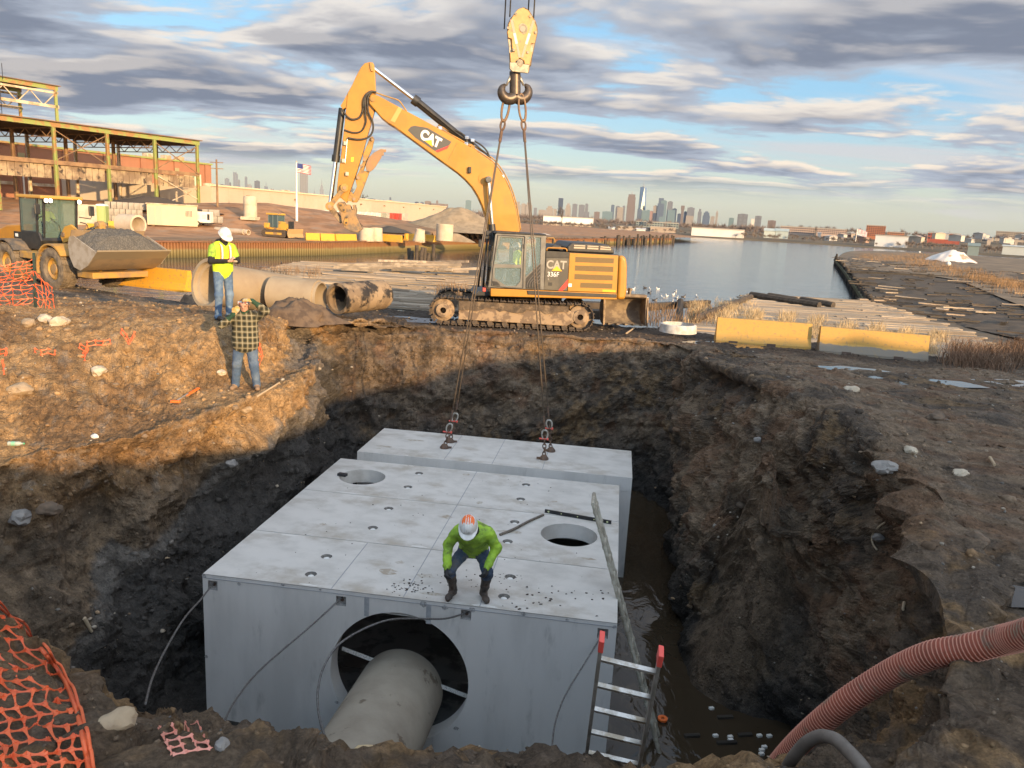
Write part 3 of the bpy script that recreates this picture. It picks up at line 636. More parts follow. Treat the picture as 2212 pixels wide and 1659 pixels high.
m = MB(); m.tube(rp, [.086+(.008 if i % 3 else .002) for i in range(len(rp))], 16); m.build('hose_wall', mat('hose_red', (.36, .095, .055), .55, col2=(.26, .075, .045), scale=5, dirt=(.20, .155, .11), dscale=3.5, dlo=.56, dhi=.66, damt=.8), hz, world=True, smooth='all')
m = MB()
for i in range(1, len(rp)-1, 3):
 t_ = (rp[i+1]-rp[i-1]).normalized(); a = t_.orthogonal().normalized()
 ring = [rp[i]-t_*.003, rp[i]+t_*.003]
 m.tube(ring, .098, 16, cap=True)
m.build('hose_ribs', mat('hose_rib', (.58, .27, .19), .5, dirt=(.26, .2, .14), dscale=3.5, dlo=.52, dhi=.64, damt=.85), hz, world=True, smooth=True)
gp = [ZL(*p) for p in ((850, 1345), (890, 1282), (960, 1205), (1045, 1168), (1130, 1190), (1200, 1255), (1265, 1325), (1330, 1420))]
m = MB(); m.tube(spl(ground_path(gp, 5.4, 4.4, .042, False), 8), .042, 14)
tag(m.build('grey_hose', mat('grey_rubber', (.19, .165, .14), .6, col2=(.13, .11, .09), scale=5), smooth='all'), 'thin grey rubber hose arching beside the ribbed suction hose', 'hose')
# ------------------------------------------------------------------ excavator
YEL = mat('machine_yellow', (.45, .205, .017), .42, col2=(.40, .18, .016), scale=2, coat=.25, dirt=(.20, .125, .06), dscale=2.4, dlo=.58, dhi=.76, damt=.55, bump=.05, bscale=20)
YELD = mat('dirty_yellow', (.44, .235, .05), .6, col2=(.30, .18, .06), scale=3, dirt=(.16, .11, .07), dscale=4, dlo=.5, dhi=.66, damt=.8, bump=.3)
GREY = mat('cab_grey', (.18, .175, .16), .4, metal=.3, col2=(.135, .13, .12), scale=3, dirt=(.22, .17, .11), dscale=3, dlo=.6, dhi=.75, damt=.5)
DGREY = mat('panel_grey', (.085, .08, .072), .35, metal=.4, col2=(.13, .12, .10), scale=2); BLK = mat('black_paint', (.02, .02, .021), .42, col2=(.035, .033, .03), scale=4)
RUB = mat('black_rubber', (.022, .021, .02), .6, col2=(.05, .043, .035), scale=12); CHR = mat('chrome', (.8, .8, .8), .12, metal=1.)
MUD = mat('track_mud', (.13, .093, .06), .92, col2=(.075, .056, .04), scale=5, bump=1., bscale=12, dirt=(.24, .175, .11), dscale=3, dlo=.55, dhi=.66, damt=.8)
TRK = mat('track_steel', (.085, .066, .05), .75, metal=.3, col2=(.14, .10, .065), scale=8, bump=.5)
SANDM = mat('dried_mud', (.33, .235, .145), .9, col2=(.17, .12, .08), scale=3.5, lo=.46, hi=.56, bump=.6, bscale=15)
GLASS = mat('cab_glass', (.42, .56, .57), .03, alpha=.2, spec=.9); WHITE = mat('decal_white', (.8, .8, .78), .4); REDP = mat('decal_red', (.62, .04, .03), .4); DECY = mat('decal_yellow', (.8, .42, .02), .4)
DECG = mat('decal_grey', (.075, .072, .065), .4)
EX = thing('excavator', 'large yellow crawler excavator on the pit edge, boom raised and stick folded', 'excavator', (0, 26.5, 0))
class FB(MB):
 """builder whose polygons are traced in an upright frame"""
 def __init__(s, fr, depth): super().__init__(); s.fr = fr; s.d = depth
 def q(s, pts, Z, depth=None): return [s.fr.px(*Z(*p), s.d if depth is None else depth) for p in pts]
 def slab(s, pts, Z, d0, d1):
  """outline seen at depth s.d, standing between depths d0 and d1"""
  pl = s.q(pts, Z); return s.prism([s.fr.w(a, d0, z) for a, z in pl], s.fr.ey*(d1-d0))
 def p3(s, pt, Z, depth=None):
  a, z = s.fr.px(*Z(*pt), s.d if depth is None else depth); return s.fr.w(a, s.d if depth is None else depth, z)
def bld(b, name, m, parent, **k): return b.build(name, m, parent, world=True, **k)
TF = Frame((0, 26.5, 0), math.radians(2)); UF = Frame((0, 26.5, 0), math.radians(8))
def tracks():
 il = TF.px(*ZC(355, 852), -1.6); ir = TF.px(*ZC(1497, 880), -1.6)
 R = .42; zl, zr = R+.05, R+.05; xl, xr = il[0], ir[0]
 pts = []
 for k in range(13): a = math.pi/2+math.pi*k/12; pts.append((xl+R*math.cos(a), zl+R*math.sin(a)))
 for k in range(13): a = -math.pi/2+math.pi*k/12; pts.append((xr+R*math.cos(a), zr+R*math.sin(a)))
 pts.append(((xl+xr)/2, zl+R-.03)); pts.append(pts[0])
 path = [Vector((a, 0, z)) for a, z in pts]; tot = sum((path[i+1]-path[i]).length for i in range(len(path)-1)); n = 48
 sp_ = []; step = tot/n; acc = 0; i = 0; cur = path[0]; rem = step; sp_ = [cur]
 for i in range(1, len(path)):
  d = (path[i]-cur).length
  while d >= rem and len(sp_) < n: cur = cur.lerp(path[i], rem/d); sp_.append(cur); d = (path[i]-cur).length; rem = step
  rem -= d; cur = path[i]
 shoe = MB(); shoe.bx(-.098, .098, -.3, .3, -.012, .014); shoe.bx(-.085, -.06, -.3, .3, .014, .055); shoe.bx(.02, .042, -.3, .3, .014, .04); shoe.bx(-.09, .09, -.11, .11, -.07, -.012)
 sme = None
 for side in (-1.3, 1.3):
  for j, p in enumerate(sp_):
   t = (sp_[(j+1) % n]-sp_[j-1]).normalized(); nn = Vector((-t.z, 0, t.x))
   c = Vector(((xl+xr)/2, 0, zl))
   if nn.dot(p-c) < 0 and abs(nn.z) > .5: nn = -nn
   if abs(nn.z) <= .5 and nn.x*(p.x-c.x) < 0: nn = -nn
   xx = Vector((0, 1, 0)).cross(nn)
   M3 = Matrix((xx, (0, 1, 0), nn)).transposed().to_4x4()
   if sme is None: o = shoe.build('track_shoe', TRK, EX); sme = o.data
   else: o = bpy.data.objects.new('track_shoe', sme); COL.objects.link(o); o.parent = EX
   o.matrix_local = Matrix.Rotation(TF.ang, 4, 'Z') @ Matrix.Translation((p.x, side, p.z)) @ M3
  s_ = -1 if side < 0 else 1
  f = MB(); f.xz([(xl+.5, .20), (xr-.42, .16), (xr-.2, .3), (xr-.2, .62), (xr-.5, .70), (xl+.5, .64)], side-.22, side+.22)
  f.v = [tuple(TF.w(*v)) for v in f.v]; bld(f, 'track_frame', SANDM, EX, bevel=.02)
  f = MB(); rnd = random.Random(4)                       # caked mud lying on the frame
  top = [(xl+.5+(xr-xl-.9)*k/24, .60+rnd.uniform(-.12, .04)) for k in range(25)]
  f.xz([(xl+.5, .80)]+top+[(xr-.4, .80)], side-.25, side+.25); f.v = [tuple(TF.w(*v)) for v in f.v]; bld(f, 'mud_cake', MUD, EX)
  for (a, r, nm) in ((xl, .36, 'idler_wheel'), (xr, .37, 'drive_sprocket')):
   h = MB(); h.lathe([(r, -.1), (r, .1), (r*.62, .16), (r*.62, .24), (.1, .26), (.1, -.2)], (0, 0, 0), (0, s_, 0), 24)
   h.v = [tuple(TF.w(v[0]+a, v[1]+side, v[2]+zl)) for v in h.v]; bld(h, nm, SANDM, EX, smooth=True)
  for k in range(8):
   a = xl+.55+(xr-xl-1.05)*k/7; h = MB(); h.cyl((a, side-.2, .13), (a, side+.2, .13), .09, n=12); h.v = [tuple(TF.w(*v)) for v in h.v]; bld(h, 'track_roller', TRK, EX, smooth=True)
 c = MB(); c.bx(-1.0, 1.0, -1.1, 1.1, .35, .85); c.v = [tuple(TF.w(*v)) for v in c.v]; bld(c, 'car_body', MUD, EX, bevel=.05)
 c = MB(); c.cyl((0, 0, .84), (0, 0, 1.12), .72, n=32); c.v = [tuple(TF.w(*v)) for v in c.v]; bld(c, 'slew_ring', TRK, EX, smooth=True)
tracks()
def upper():
 D = -1.5; U_ = UF
 def B(): return FB(U_, D)
 m = B(); m.slab([(752, 622), (1800, 664), (1800, 716), (752, 688)], ZC, D, 1.5); bld(m, 'main_frame', YEL, EX, bevel=.02)
 m = B(); m.slab([(1053, 640), (1795, 672), (1797, 700), (1060, 673)], ZC, D-.03, D+.03); bld(m, 'side_skirt', BLK, EX, bevel=.008)
 m = B(); m.slab([(1190, 632), (1210, 315), (1815, 345), (1800, 664)], ZC, D+.03, 1.45); bld(m, 'engine_bay', BLK, EX)
 m = B(); m.slab([(1212, 372), (1403, 372), (1387, 643), (1192, 634)], ZC, D, D+.03); sp_ = bld(m, 'side_panel', DGREY, EX, bevel=.008)
 m = B(); m.slab([(1214, 312), (1405, 322), (1404, 369), (1212, 368)], ZC, D, D+.03); bld(m, 'panel_top_strip', BLK, EX)
 m = B(); m.slab([(1394, 545), (1392, 602), (1348, 643), (1312, 641)], ZC, D-.004, D); bld(m, 'red_stripe', REDP, EX)
 m = B(); m.slab([(1407, 328), (1812, 350), (1798, 660), (1391, 645)], ZC, D, D+.03); bld(m, 'engine_door', YEL, EX, bevel=.012)
 for r in (((1455, 361), (1775, 374), (1772, 415), (1453, 405)), ((1452, 432), (1771, 443), (1768, 487), (1450, 475)), ((1448, 503), (1766, 515), (1763, 557), (1446, 547)), ((1497, 575), (1762, 584), (1758, 625), (1494, 616))):
  m = B(); m.slab(r, ZC, D-.003, D+.002); bld(m, 'louvre_grille', mat('grille', (.17, .105, .03), .6, col2=(.12, .075, .025), scale=60, stretch=(.2, 1, 6)), EX)
 m = B(); m.slab([(1680, 632), (1790, 638), (1789, 656), (1679, 650)], ZC, D-.004, D); bld(m, 'warning_label', DECY, EX)
 m = B(); m.slab([(1398, 582), (1425, 583), (1424, 610), (1397, 609)], ZC, D-.004, D); bld(m, 'latch_plate', WHITE, EX)
 # counterweight: rounded block across the tail
 pl = m.q([(1816, 348), (1862, 352), (1880, 385), (1886, 440), (1882, 640), (1868, 716), (1801, 717)], ZC); m = MB(); y0, y1 = D-.02, 1.45
 m.prism([U_.w(a, y0, z) for a, z in pl], U_.ey*(y1-y0)); bld(m, 'counterweight', YEL, EX, bevel=.09, seg=4)
 m = B(); m.slab([(1392, 322), (1390, 278), (1425, 243), (1735, 262), (1783, 300), (1785, 340)], ZC, D+.1, .9); bld(m, 'engine_hood', BLK, EX, bevel=.05, seg=3)
 for r in (((1448, 262), (1542, 267), (1540, 296), (1446, 292)), ((1560, 268), (1652, 273), (1650, 302), (1558, 297)), ((1668, 274), (1752, 282), (1756, 308), (1666, 303))):
  m = B(); m.slab(r, ZC, D+.085, D+.12); bld(m, 'hood_vent', mat('vent_light', (.45, .36, .26), .5), EX)
  m = B(); m.slab([(r[0][0], r[0][1]+9), (r[1][0], r[1][1]+9), (r[1][0], r[1][1]+15), (r[0][0], r[0][1]+15)], ZC, D+.075, D+.09); bld(m, 'vent_bar', BLK, EX)
 m = B(); m.tube(spl([m.p3(p, ZC) for p in ((1218, 308), (1226, 287), (1300, 288), (1374, 293), (1384, 316))], 4), .022, 8); bld(m, 'handrail', YEL, EX, smooth='all')
 m = B(); m.tube(spl([m.p3(p, ZC, .6) for p in ((1215, 205), (1270, 205), (1282, 222), (1282, 285))], 4), .018, 8); bld(m, 'handrail', YELD, EX, smooth='all')
 m = B(); m.slab([(1225, 300), (1290, 264), (1345, 268), (1380, 318)], ZC, D+.3, .2); bld(m, 'fuel_cover', BLK, EX, bevel=.03)
 # lettering
 def put(txt, p, hgt, name, sx, M_, bold=.0, rot=0., dep=-.006):
  a, z = U_.px(*ZC(*p), D); o = U_.w(a, D+dep, z); inv = MW[EX.name].inverted()
  M4 = inv @ Matrix.Translation(o) @ Matrix.Rotation(U_.ang, 4, 'Z') @ Matrix.Rotation(rot, 4, 'Y') @ Matrix.Rotation(math.pi/2, 4, 'X')
  return text_mesh(txt, name, hgt, M_, EX, M4, .003, bold, 0, sx)
 put('CAT', (1297, 430), .36, 'lettering', .92, mat('pale_decal', (.36, .33, .28), .4), .010)
 put('336F', (1270, 508), .21, 'lettering', .95, WHITE, .0); put('L', (1232, 545), .10, 'lettering', 1., mat('pale_decal', (.36, .33, .28), .4), .002)
 m = B(); m.slab([(1258, 476), (1300, 436), (1345, 480)], ZC, D-.010, D-.006); bld(m, 'logo_triangle', DECY, EX)
 m = B(); m.slab([(1228, 572), (1262, 574), (1260, 602), (1227, 600)], ZC, D-.004, D); bld(m, 'panel_latch', BLK, EX)
 # cab
 fr = MB(); outer = [(733, 613), (757, 470), (792, 175), (815, 158), (1212, 182), (1192, 634)]
 h1 = [(832, 195), (1018, 206), (1003, 428), (780, 419), (802, 300)]; h2 = [(786, 452), (1004, 452), (998, 565), (962, 604), (882, 604), (784, 535)]; h3 = [(1052, 192), (1170, 200), (1164, 412), (1040, 528)]
 qq = lambda l: [U_.px(*ZC(*p), D) for p in l]
 for dd, nm in ((D, 'cab_side_frame'), (-.55, 'cab_side_frame')):
  f = MB(); hs = [qq(h) for h in (h1, h2, h3)] if dd == D else [qq(h1), qq(h3)]
  holed(f, qq(outer), hs, lambda a, z: U_.w(a, dd, z)); holed(f, qq(outer), hs, lambda a, z: U_.w(a, dd+.06, z))
  for lp in [qq(outer)]+hs:
   n = len(lp); f.add([U_.w(a, dd, z) for a, z in lp]+[U_.w(a, dd+.06, z) for a, z in lp], [(i, (i+1) % n, n+(i+1) % n, n+i) for i in range(n)])
  bld(f, nm, GREY, EX)
 for h in (h1, h2, h3):
  f = MB(); f.prism([U_.w(a, D+.025, z) for a, z in qq(h)], U_.ey*.008); bld(f, 'side_window', GLASS, EX)
 # door outline seam, handle and mirror gear
 f = B(); f.tube([f.p3(p, ZC, D-.008) for p in ((1035, 195), (1022, 430), (1020, 620), (880, 616), (760, 600), (768, 470), (812, 180), (1035, 192))], .012, 6); bld(f, 'door_seal', BLK, EX)
 f = B(); f.slab([(768, 562), (805, 566), (832, 596), (830, 600), (772, 596)], ZC, D-.02, D); bld(f, 'door_handle', BLK, EX, bevel=.004)
 f = B(); f.slab([(1020, 255), (1034, 255), (1034, 292), (1020, 292)], ZC, D-.02, D); bld(f, 'door_hinge', BLK, EX)
 f = B(); f.slab([(785, 168), (800, 146), (1214, 172), (1216, 188)], ZC, D-.02, -.47); bld(f, 'cab_roof', BLK, EX, bevel=.03)
 f = B(); f.slab([(738, 612), (1192, 634), (1192, 600), (742, 585)], ZC, D+.06, -.55); bld(f, 'cab_floor', BLK, EX)
 f = MB(); pa = qq([(1196, 560), (1210, 190)]); f.prism([U_.w(pa[0][0], D+.06, pa[0][1]), U_.w(pa[0][0], -.55, pa[0][1]), U_.w(pa[1][0], -.55, pa[1][1]), U_.w(pa[1][0], D+.06, pa[1][1])], U_.ex*-.04); bld(f, 'cab_back', GREY, EX)
 f = MB(); pa = qq([(758, 470), (797, 180)]); f.prism([U_.w(pa[0][0], D+.06, pa[0][1]), U_.w(pa[0][0], -.55, pa[0][1]), U_.w(pa[1][0], -.55, pa[1][1]), U_.w(pa[1][0], D+.06, pa[1][1])], U_.ex*.01); bld(f, 'windscreen', GLASS, EX)
 # vent ribs below the rear quarter window
 f = B(); f.slab([(1044, 540), (1166, 418), (1164, 630), (1042, 624)], ZC, D-.012, D-.001); bld(f, 'vent_panel', BLK, EX)
 for k in range(5):
  f = B(); o_ = k*24; f.tube(spl([f.p3(p, ZC, D-.02) for p in ((1052+o_*.9, 618), (1058+o_*.85, 575-o_*.0), (1100+o_*.5, 520+o_*.7), (1160, 448+o_*1.35))], 5), .016, 6); bld(f, 'vent_rib', mat('rib_grey', (.12, .11, .10), .5), EX, smooth='all')
 f = B(); f.slab([(935, 205), (960, 205), (958, 420), (925, 418), (925, 330)], ZC, -.9, -.85); bld(f, 'inner_pillar', BLK, EX)
 s_ = U_.px(*ZC(985, 470), -1.0); f = MB(); c = U_.w(s_[0], -1.0, s_[1])
 f.obox(c+Vector((0, 0, -.12)), U_.ex*.24, U_.ey*.24, Vector((0, 0, .09))); f.obox(c+U_.ex*.22+Vector((0, 0, .2)), U_.ex*.06, U_.ey*.22, Vector((0, 0, .38))); f.obox(c+Vector((0, 0, -.4)), U_.ex*.2, U_.ey*.2, Vector((0, 0, .2))); bld(f, 'seat', BLK, EX, bevel=.03)
 # guards, hoses and lamps in front of the cab
 for p, q, r in (((700, 150), (650, 610), .03), ((728, 150), (690, 612), .035), ((748, 175), (722, 600), .03), ((770, 160), (735, 560), .02)):
  f = B(); f.tube([f.p3(p, ZC, -.9), f.p3(q, ZC, -.9)], r, 8); bld(f, 'guard_rail', BLK, EX, smooth='all')
 for c_, w_, h_ in (((735, 165), .18, .16), ((668, 250), .12, .22), ((745, 285), .10, .18), ((715, 200), .12, .1)):
  f = B(); f.obox(f.p3(c_, ZC, -1.1), U_.ex*w_/2, U_.ey*.08, Vector((0, 0, h_/2))); bld(f, 'lamp_housing', BLK, EX, bevel=.02)
 f = B(); f.obox(f.p3((698, 630), ZC, -1.2), U_.ex*.05, U_.ey*.05, Vector((0, 0, .07))); bld(f, 'red_lamp', RED, EX, bevel=.015)
 f = B(); f.slab([(630, 690), (660, 655), (760, 660), (760, 690)], ZC, -1.2, .9); bld(f, 'front_step', BLK, EX)
upper()
def boom():
 U_ = UF; D = -.32; W_ = .32
 def B(d=D): return FB(U_, d)
 top = [(8, 372), (28, 342), (62, 336), (105, 352), (230, 420), (370, 497), (500, 566), (650, 648), (780, 722), (900, 790), (1050, 888), (1160, 962), (1230, 1040), (1290, 1135), (1345, 1255), (1390, 1410), (1428, 1640), (1440, 1800)]
 bot = [(1175, 1800), (1140, 1620), (1110, 1480), (1080, 1390), (1040, 1300), (985, 1212), (920, 1140), (850, 1078), (750, 1006), (650, 934), (500, 824), (350, 714), (250, 642), (190, 606), (130, 558), (60, 478), (14, 425)]
 m = B(); m.slab(top+bot, ZB, D, D+2*W_); bm_ = bld(m, 'boom', YEL, EX, bevel=.025)
 m = B(); m.slab([(212, 585), (288, 452), (322, 474), (252, 602)], ZB, D-.012, D); bld(m, 'weld_plate', mat('pale_yellow', (.52, .33, .10), .6), EX)
 for pt in (((838, 795), (742, 975)), ((160, 452), (275, 455))):
  m = B(); m.tube([m.p3(p, ZB, D-.002) for p in pt], .006, 5); bld(m, 'weld_seam', YELD, EX)
 m = B(); m.slab([(374, 675), (405, 640), (440, 632), (560, 652), (786, 784), (757, 828), (650, 882), (618, 862), (450, 748)], ZB, D-.006, D); bld(m, 'decal_panel', DECG, EX)
 m = B(); m.slab([(636, 868), (768, 816), (748, 848), (655, 886)], ZB, D-.010, D-.006); bld(m, 'red_stripe', REDP, EX)
 a, z = U_.px(*ZB(592, 758), D); M4 = MW[EX.name].inverted() @ Matrix.Translation(U_.w(a, D-.010, z)) @ Matrix.Rotation(U_.ang, 4, 'Z') @ Matrix.Rotation(math.radians(24.5), 4, 'Y') @ Matrix.Rotation(math.pi/2, 4, 'X')
 text_mesh('CAT', 'lettering', .40, WHITE, EX, M4, .003, .022, -.1, .86)
 m = B(); m.slab([(532, 773), (600, 766), (608, 832)], ZB, D-.018, D-.013); bld(m, 'logo_triangle', DECY, EX)
 # stick cylinder
 ax = -.0
 m = B(ax); m.cyl(m.p3((985, 832), ZB), m.p3((455, 400), ZB), .125, n=18); bld(m, 'stick_cylinder', BLK, EX, smooth=True)
 m = B(ax); m.cyl(m.p3((475, 415), ZB), m.p3((425, 378), ZB), .16, n=18); bld(m, 'cylinder_gland', BLK, EX, smooth=True)
 m = B(ax); m.cyl(m.p3((440, 390), ZB), m.p3((32, 75), ZB), .062, n=16); bld(m, 'stick_rod', CHR, EX, smooth=True)
 m = B(); m.slab([(940, 800), (985, 805), (1030, 870), (1010, 885)], ZB, D+.08, D+.5); bld(m, 'cylinder_bracket', YEL, EX, bevel=.02)
 m = B(); m.cyl(m.p3((988, 835), ZB, D+.02), m.p3((988, 835), ZB, D+.62), .07, n=14); bld(m, 'pivot_pin', YELD, EX, smooth=True)
 # hydraulic lines along the boom back
 for off, r, mt in ((0, .022, YELD), (16, .022, YELD), (-14, .03, RUB)):
  m = B(); m.tube(spl([m.p3((x+off*.7, y-off-8), ZB, D+.1+abs(off)*.01) for x, y in ((650, 648), (780, 722), (900, 790), (1050, 888), (1160, 962), (1230, 1040), (1290, 1135), (1345, 1255), (1390, 1410), (1428, 1640))], 6), r, 8); bld(m, 'hydraulic_line', mt, EX, smooth='all')
 for pt in (((800, 670), (860, 690), (930, 740), (990, 790), (1060, 850), (1120, 900), (1160, 960)), ((470, 405), (560, 480), (700, 590), (820, 690), (930, 770)), ((975, 760), (1060, 810), (1120, 870), (1150, 940))):
  m = B(-.15); m.tube(spl([m.p3(p, ZB) for p in pt], 6), .026, 8); bld(m, 'hydraulic_hose', RUB, EX, smooth='all')
 for c in ((930, 745), (925, 805), (985, 770), (680, 655), (1265, 1110), (1385, 1550)):
  m = B(-.2); m.obox(m.p3(c, ZB), U_.ex*.06, U_.ey*.06, Vector((0, 0, .05))); bld(m, 'hose_clamp', CHR, EX, bevel=.01)
 # boom cylinders, work lamp, pin
 for dd in (-.52, .52):
  m = B(dd); m.cyl(m.p3((1135, 1140), ZB, dd), m.p3((1172, 1620), ZB, dd), .058, n=16); bld(m, 'boom_rod', CHR, EX, smooth=True)
  m = B(dd); m.cyl(m.p3((1165, 1560), ZB, dd), m.p3((1200, 1900), ZB, dd), .12, n=16); bld(m, 'boom_cylinder', BLK, EX, smooth=True)
 m = B(); m.cyl(m.p3((1136, 1140), ZB, -.62), m.p3((1136, 1140), ZB, .62), .105, n=20); bld(m, 'boom_pin', GREY, EX, smooth=True, bevel=.03)
 m = B(); m.lathe([(.24, 0), (.24, .012), (.2, .014)], m.p3((1110, 1130), ZB, D), -U_.ey, 28); bld(m, 'boss_plate', YEL, EX, smooth=True)
 m = B(); m.obox(m.p3((958, 1050), ZB, D-.06), U_.ex*.05, U_.ey*.05, Vector((0, 0, .10))); bld(m, 'work_lamp', BLK, EX, bevel=.02)
 m = B(); m.cyl(m.p3((45, 380), ZB, D-.05), m.p3((45, 380), ZB, D+2*W_+.05), .075, n=18); bld(m, 'pivot_pin', YELD, EX, smooth=True)
 # stick
 S = -.20; SW = .20
 m = B(S); m.slab([(362, 125), (398, 86), (450, 75), (480, 95), (487, 140), (496, 320), (492, 480), (455, 620), (412, 760), (380, 880), (330, 1040), (300, 1130), (265, 1230), (236, 1330), (148, 1250), (155, 1150), (166, 1060), (190, 880), (215, 650), (235, 450), (246, 350), (285, 282), (320, 205)], ZA, S, S+2*SW); bld(m, 'stick', YEL, EX, bevel=.02)
 m = B(S); m.slab([(180, 465), (205, 425), (246, 350), (262, 400), (235, 480), (200, 495)], ZA, S+.04, S+.36); bld(m, 'cylinder_bracket', YEL, EX, bevel=.01)
 m = B(S); m.slab([(438, 85), (470, 82), (482, 110), (472, 165), (450, 160)], ZA, S-.05, S+.45); bld(m, 'rod_bracket', YELD, EX, bevel=.015)
 m = B(S); m.cyl(m.p3((196, 490), ZA, 0), m.p3((140, 945), ZA, 0), .105, n=18); bld(m, 'bucket_cylinder', BLK, EX, smooth=True)
 m = B(S); m.cyl(m.p3((144, 905), ZA, 0), m.p3((138, 965), ZA, 0), .13, n=18); bld(m, 'cylinder_gland', BLK, EX, smooth=True)
 m = B(S); m.cyl(m.p3((139, 960), ZA, 0), m.p3((92, 1330), ZA, 0), .068, n=16); bld(m, 'bucket_rod', CHR, EX, smooth=True)
 for dd in (-.3, .26):
  m = B(S); p, q = m.p3((217, 1195), ZA, dd), m.p3((85, 1360), ZA, dd); m.bar(p, q, .05, .15, up=U_.ey.cross(q-p)); bld(m, 'tipping_link', YELD, EX, bevel=.01)
  for c in ((217, 1195), (85, 1360)):
   m = B(S); m.cyl(m.p3(c, ZA, dd-.04), m.p3(c, ZA, dd+.06), .13, n=20); bld(m, 'link_eye', YELD, EX, smooth=True, bevel=.01)
   m = B(S); m.cyl(m.p3(c, ZA, dd-.06), m.p3(c, ZA, dd+.07), .06, n=16); bld(m, 'link_pin', SANDM, EX, smooth=True)
 m = B(S); p, q = m.p3((85, 1365), ZA, 0), m.p3((200, 1500), ZA, 0); m.bar(p, q, .22, .16, up=U_.ey.cross(q-p)); bld(m, 'coupler_link', SANDM, EX, bevel=.02)
 m = B(S-.06); m.slab([(145, 1345), (165, 1322), (205, 1318), (236, 1355), (240, 1342), (268, 1352), (282, 1392), (296, 1388), (288, 1350), (310, 1345), (322, 1385), (318, 1440), (345, 1500), (378, 1562), (332, 1592), (280, 1582), (215, 1548), (192, 1500), (185, 1440)], ZA, S-.06, S+.46); bld(m, 'quick_coupler', mat('coupler', (.34, .20, .075), .6, col2=(.22, .15, .09), scale=4, bump=.3, dirt=(.16, .12, .08), dscale=5), EX, bevel=.02)
 for pl in (((168, 1330), (205, 1335), (235, 1390), (225, 1415), (195, 1405), (170, 1370)), ((228, 1450), (248, 1460), (252, 1520), (232, 1532), (208, 1515), (212, 1490))):
  m = B(S-.06); m.slab(pl, ZA, S-.10, S-.06); bld(m, 'coupler_plate', YELD, EX, bevel=.015)
 for c in ((186, 1350), (212, 1392), (236, 1458), (234, 1505)):
  m = B(S); m.cyl(m.p3(c, ZA, S-.13), m.p3(c, ZA, S-.08), .035, n=12); bld(m, 'coupler_bolt', TRK, EX, smooth=True)
 m = B(S); m.slab([(334, 1500), (352, 1508), (380, 1535), (352, 1530), (340, 1522)], ZA, -.1, .1); bld(m, 'coupler_hook', TRK, EX)
 # thumb
 m = B(0); m.slab([(445, 752), (466, 738), (484, 760), (466, 842), (415, 962), (386, 1045), (440, 1052), (352, 1290), (328, 1324), (290, 1326), (274, 1300), (330, 1185), (314, 1110), (345, 1060), (386, 955), (384, 900)], ZA, -.12, .12); bld(m, 'thumb_arm', YELD, EX, bevel=.015)
 m = B(-.2); m.slab([(412, 1042), (404, 1000), (430, 930), (480, 880), (540, 850), (590, 856), (584, 878), (566, 882), (568, 905), (548, 912), (545, 928), (520, 965), (500, 1000), (472, 1035), (440, 1055)], ZA, -.2, -.15); bld(m, 'thumb_plate', mat('worn_steel', (.36, .19, .08), .5, metal=.2, col2=(.28, .17, .09), scale=4), EX, bevel=.008)
 m = B(0); m.slab([(240, 1312), (275, 1228), (300, 1255), (330, 1290), (300, 1318)], ZA, -.16, .16); bld(m, 'thumb_bracket', YELD, EX, bevel=.01)
 for c in ((465, 762), (392, 945), (368, 1002), (338, 1105), (302, 1296)):
  m = B(0); m.cyl(m.p3(c, ZA, -.2), m.p3(c, ZA, .2), .055, n=14); bld(m, 'thumb_pin', SANDM, EX, smooth=True)
 for pt, r in ((((500, 345), (450, 340), (410, 370), (388, 430), (380, 510), (350, 570), (290, 588), (240, 560), (200, 505)), .032), (((440, 355), (405, 400), (402, 520), (408, 610), (370, 688), (300, 706), (215, 680)), .026), (((460, 350), (425, 400), (430, 520), (468, 610), (468, 690), (430, 745), (350, 766), (245, 752)), .030), (((480, 340), (440, 350), (395, 400), (385, 480)), .035)):
  m = B(S); m.tube(spl([m.p3(p, ZA, S-.06-.03*math.sin(i)) for i, p in enumerate(pt)], 8), r, 8); bld(m, 'hydraulic_hose', RUB, EX, smooth='all')
 m = B(S); m.tube([m.p3(p, ZA, S-.02) for p in ((242, 760), (235, 850), (222, 975))], .02, 8); bld(m, 'steel_line', CHR, EX)
 for c in ((240, 1072), (224, 800), (208, 955)):
  m = B(S); m.obox(m.p3(c, ZA, S-.05), U_.ex*.05, U_.ey*.05, Vector((0, 0, .06))); bld(m, 'valve_block', mat('pale_metal', (.5, .45, .35), .4, metal=.5), EX, bevel=.01)
 m = B(S); m.slab([(278, 925), (302, 922), (296, 965), (274, 962)], ZA, S-.004, S); bld(m, 'warning_label', mat('label_yellow', (.75, .6, .04), .4), EX)
 m = B(-.3); m.tube(spl([m.p3(p, ZA) for p in ((500, 350), (560, 372), (640, 398), (700, 420), (740, 470), (770, 515))], 6), .022, 8); bld(m, 'hydraulic_line', YELD, EX, smooth='all')
boom()
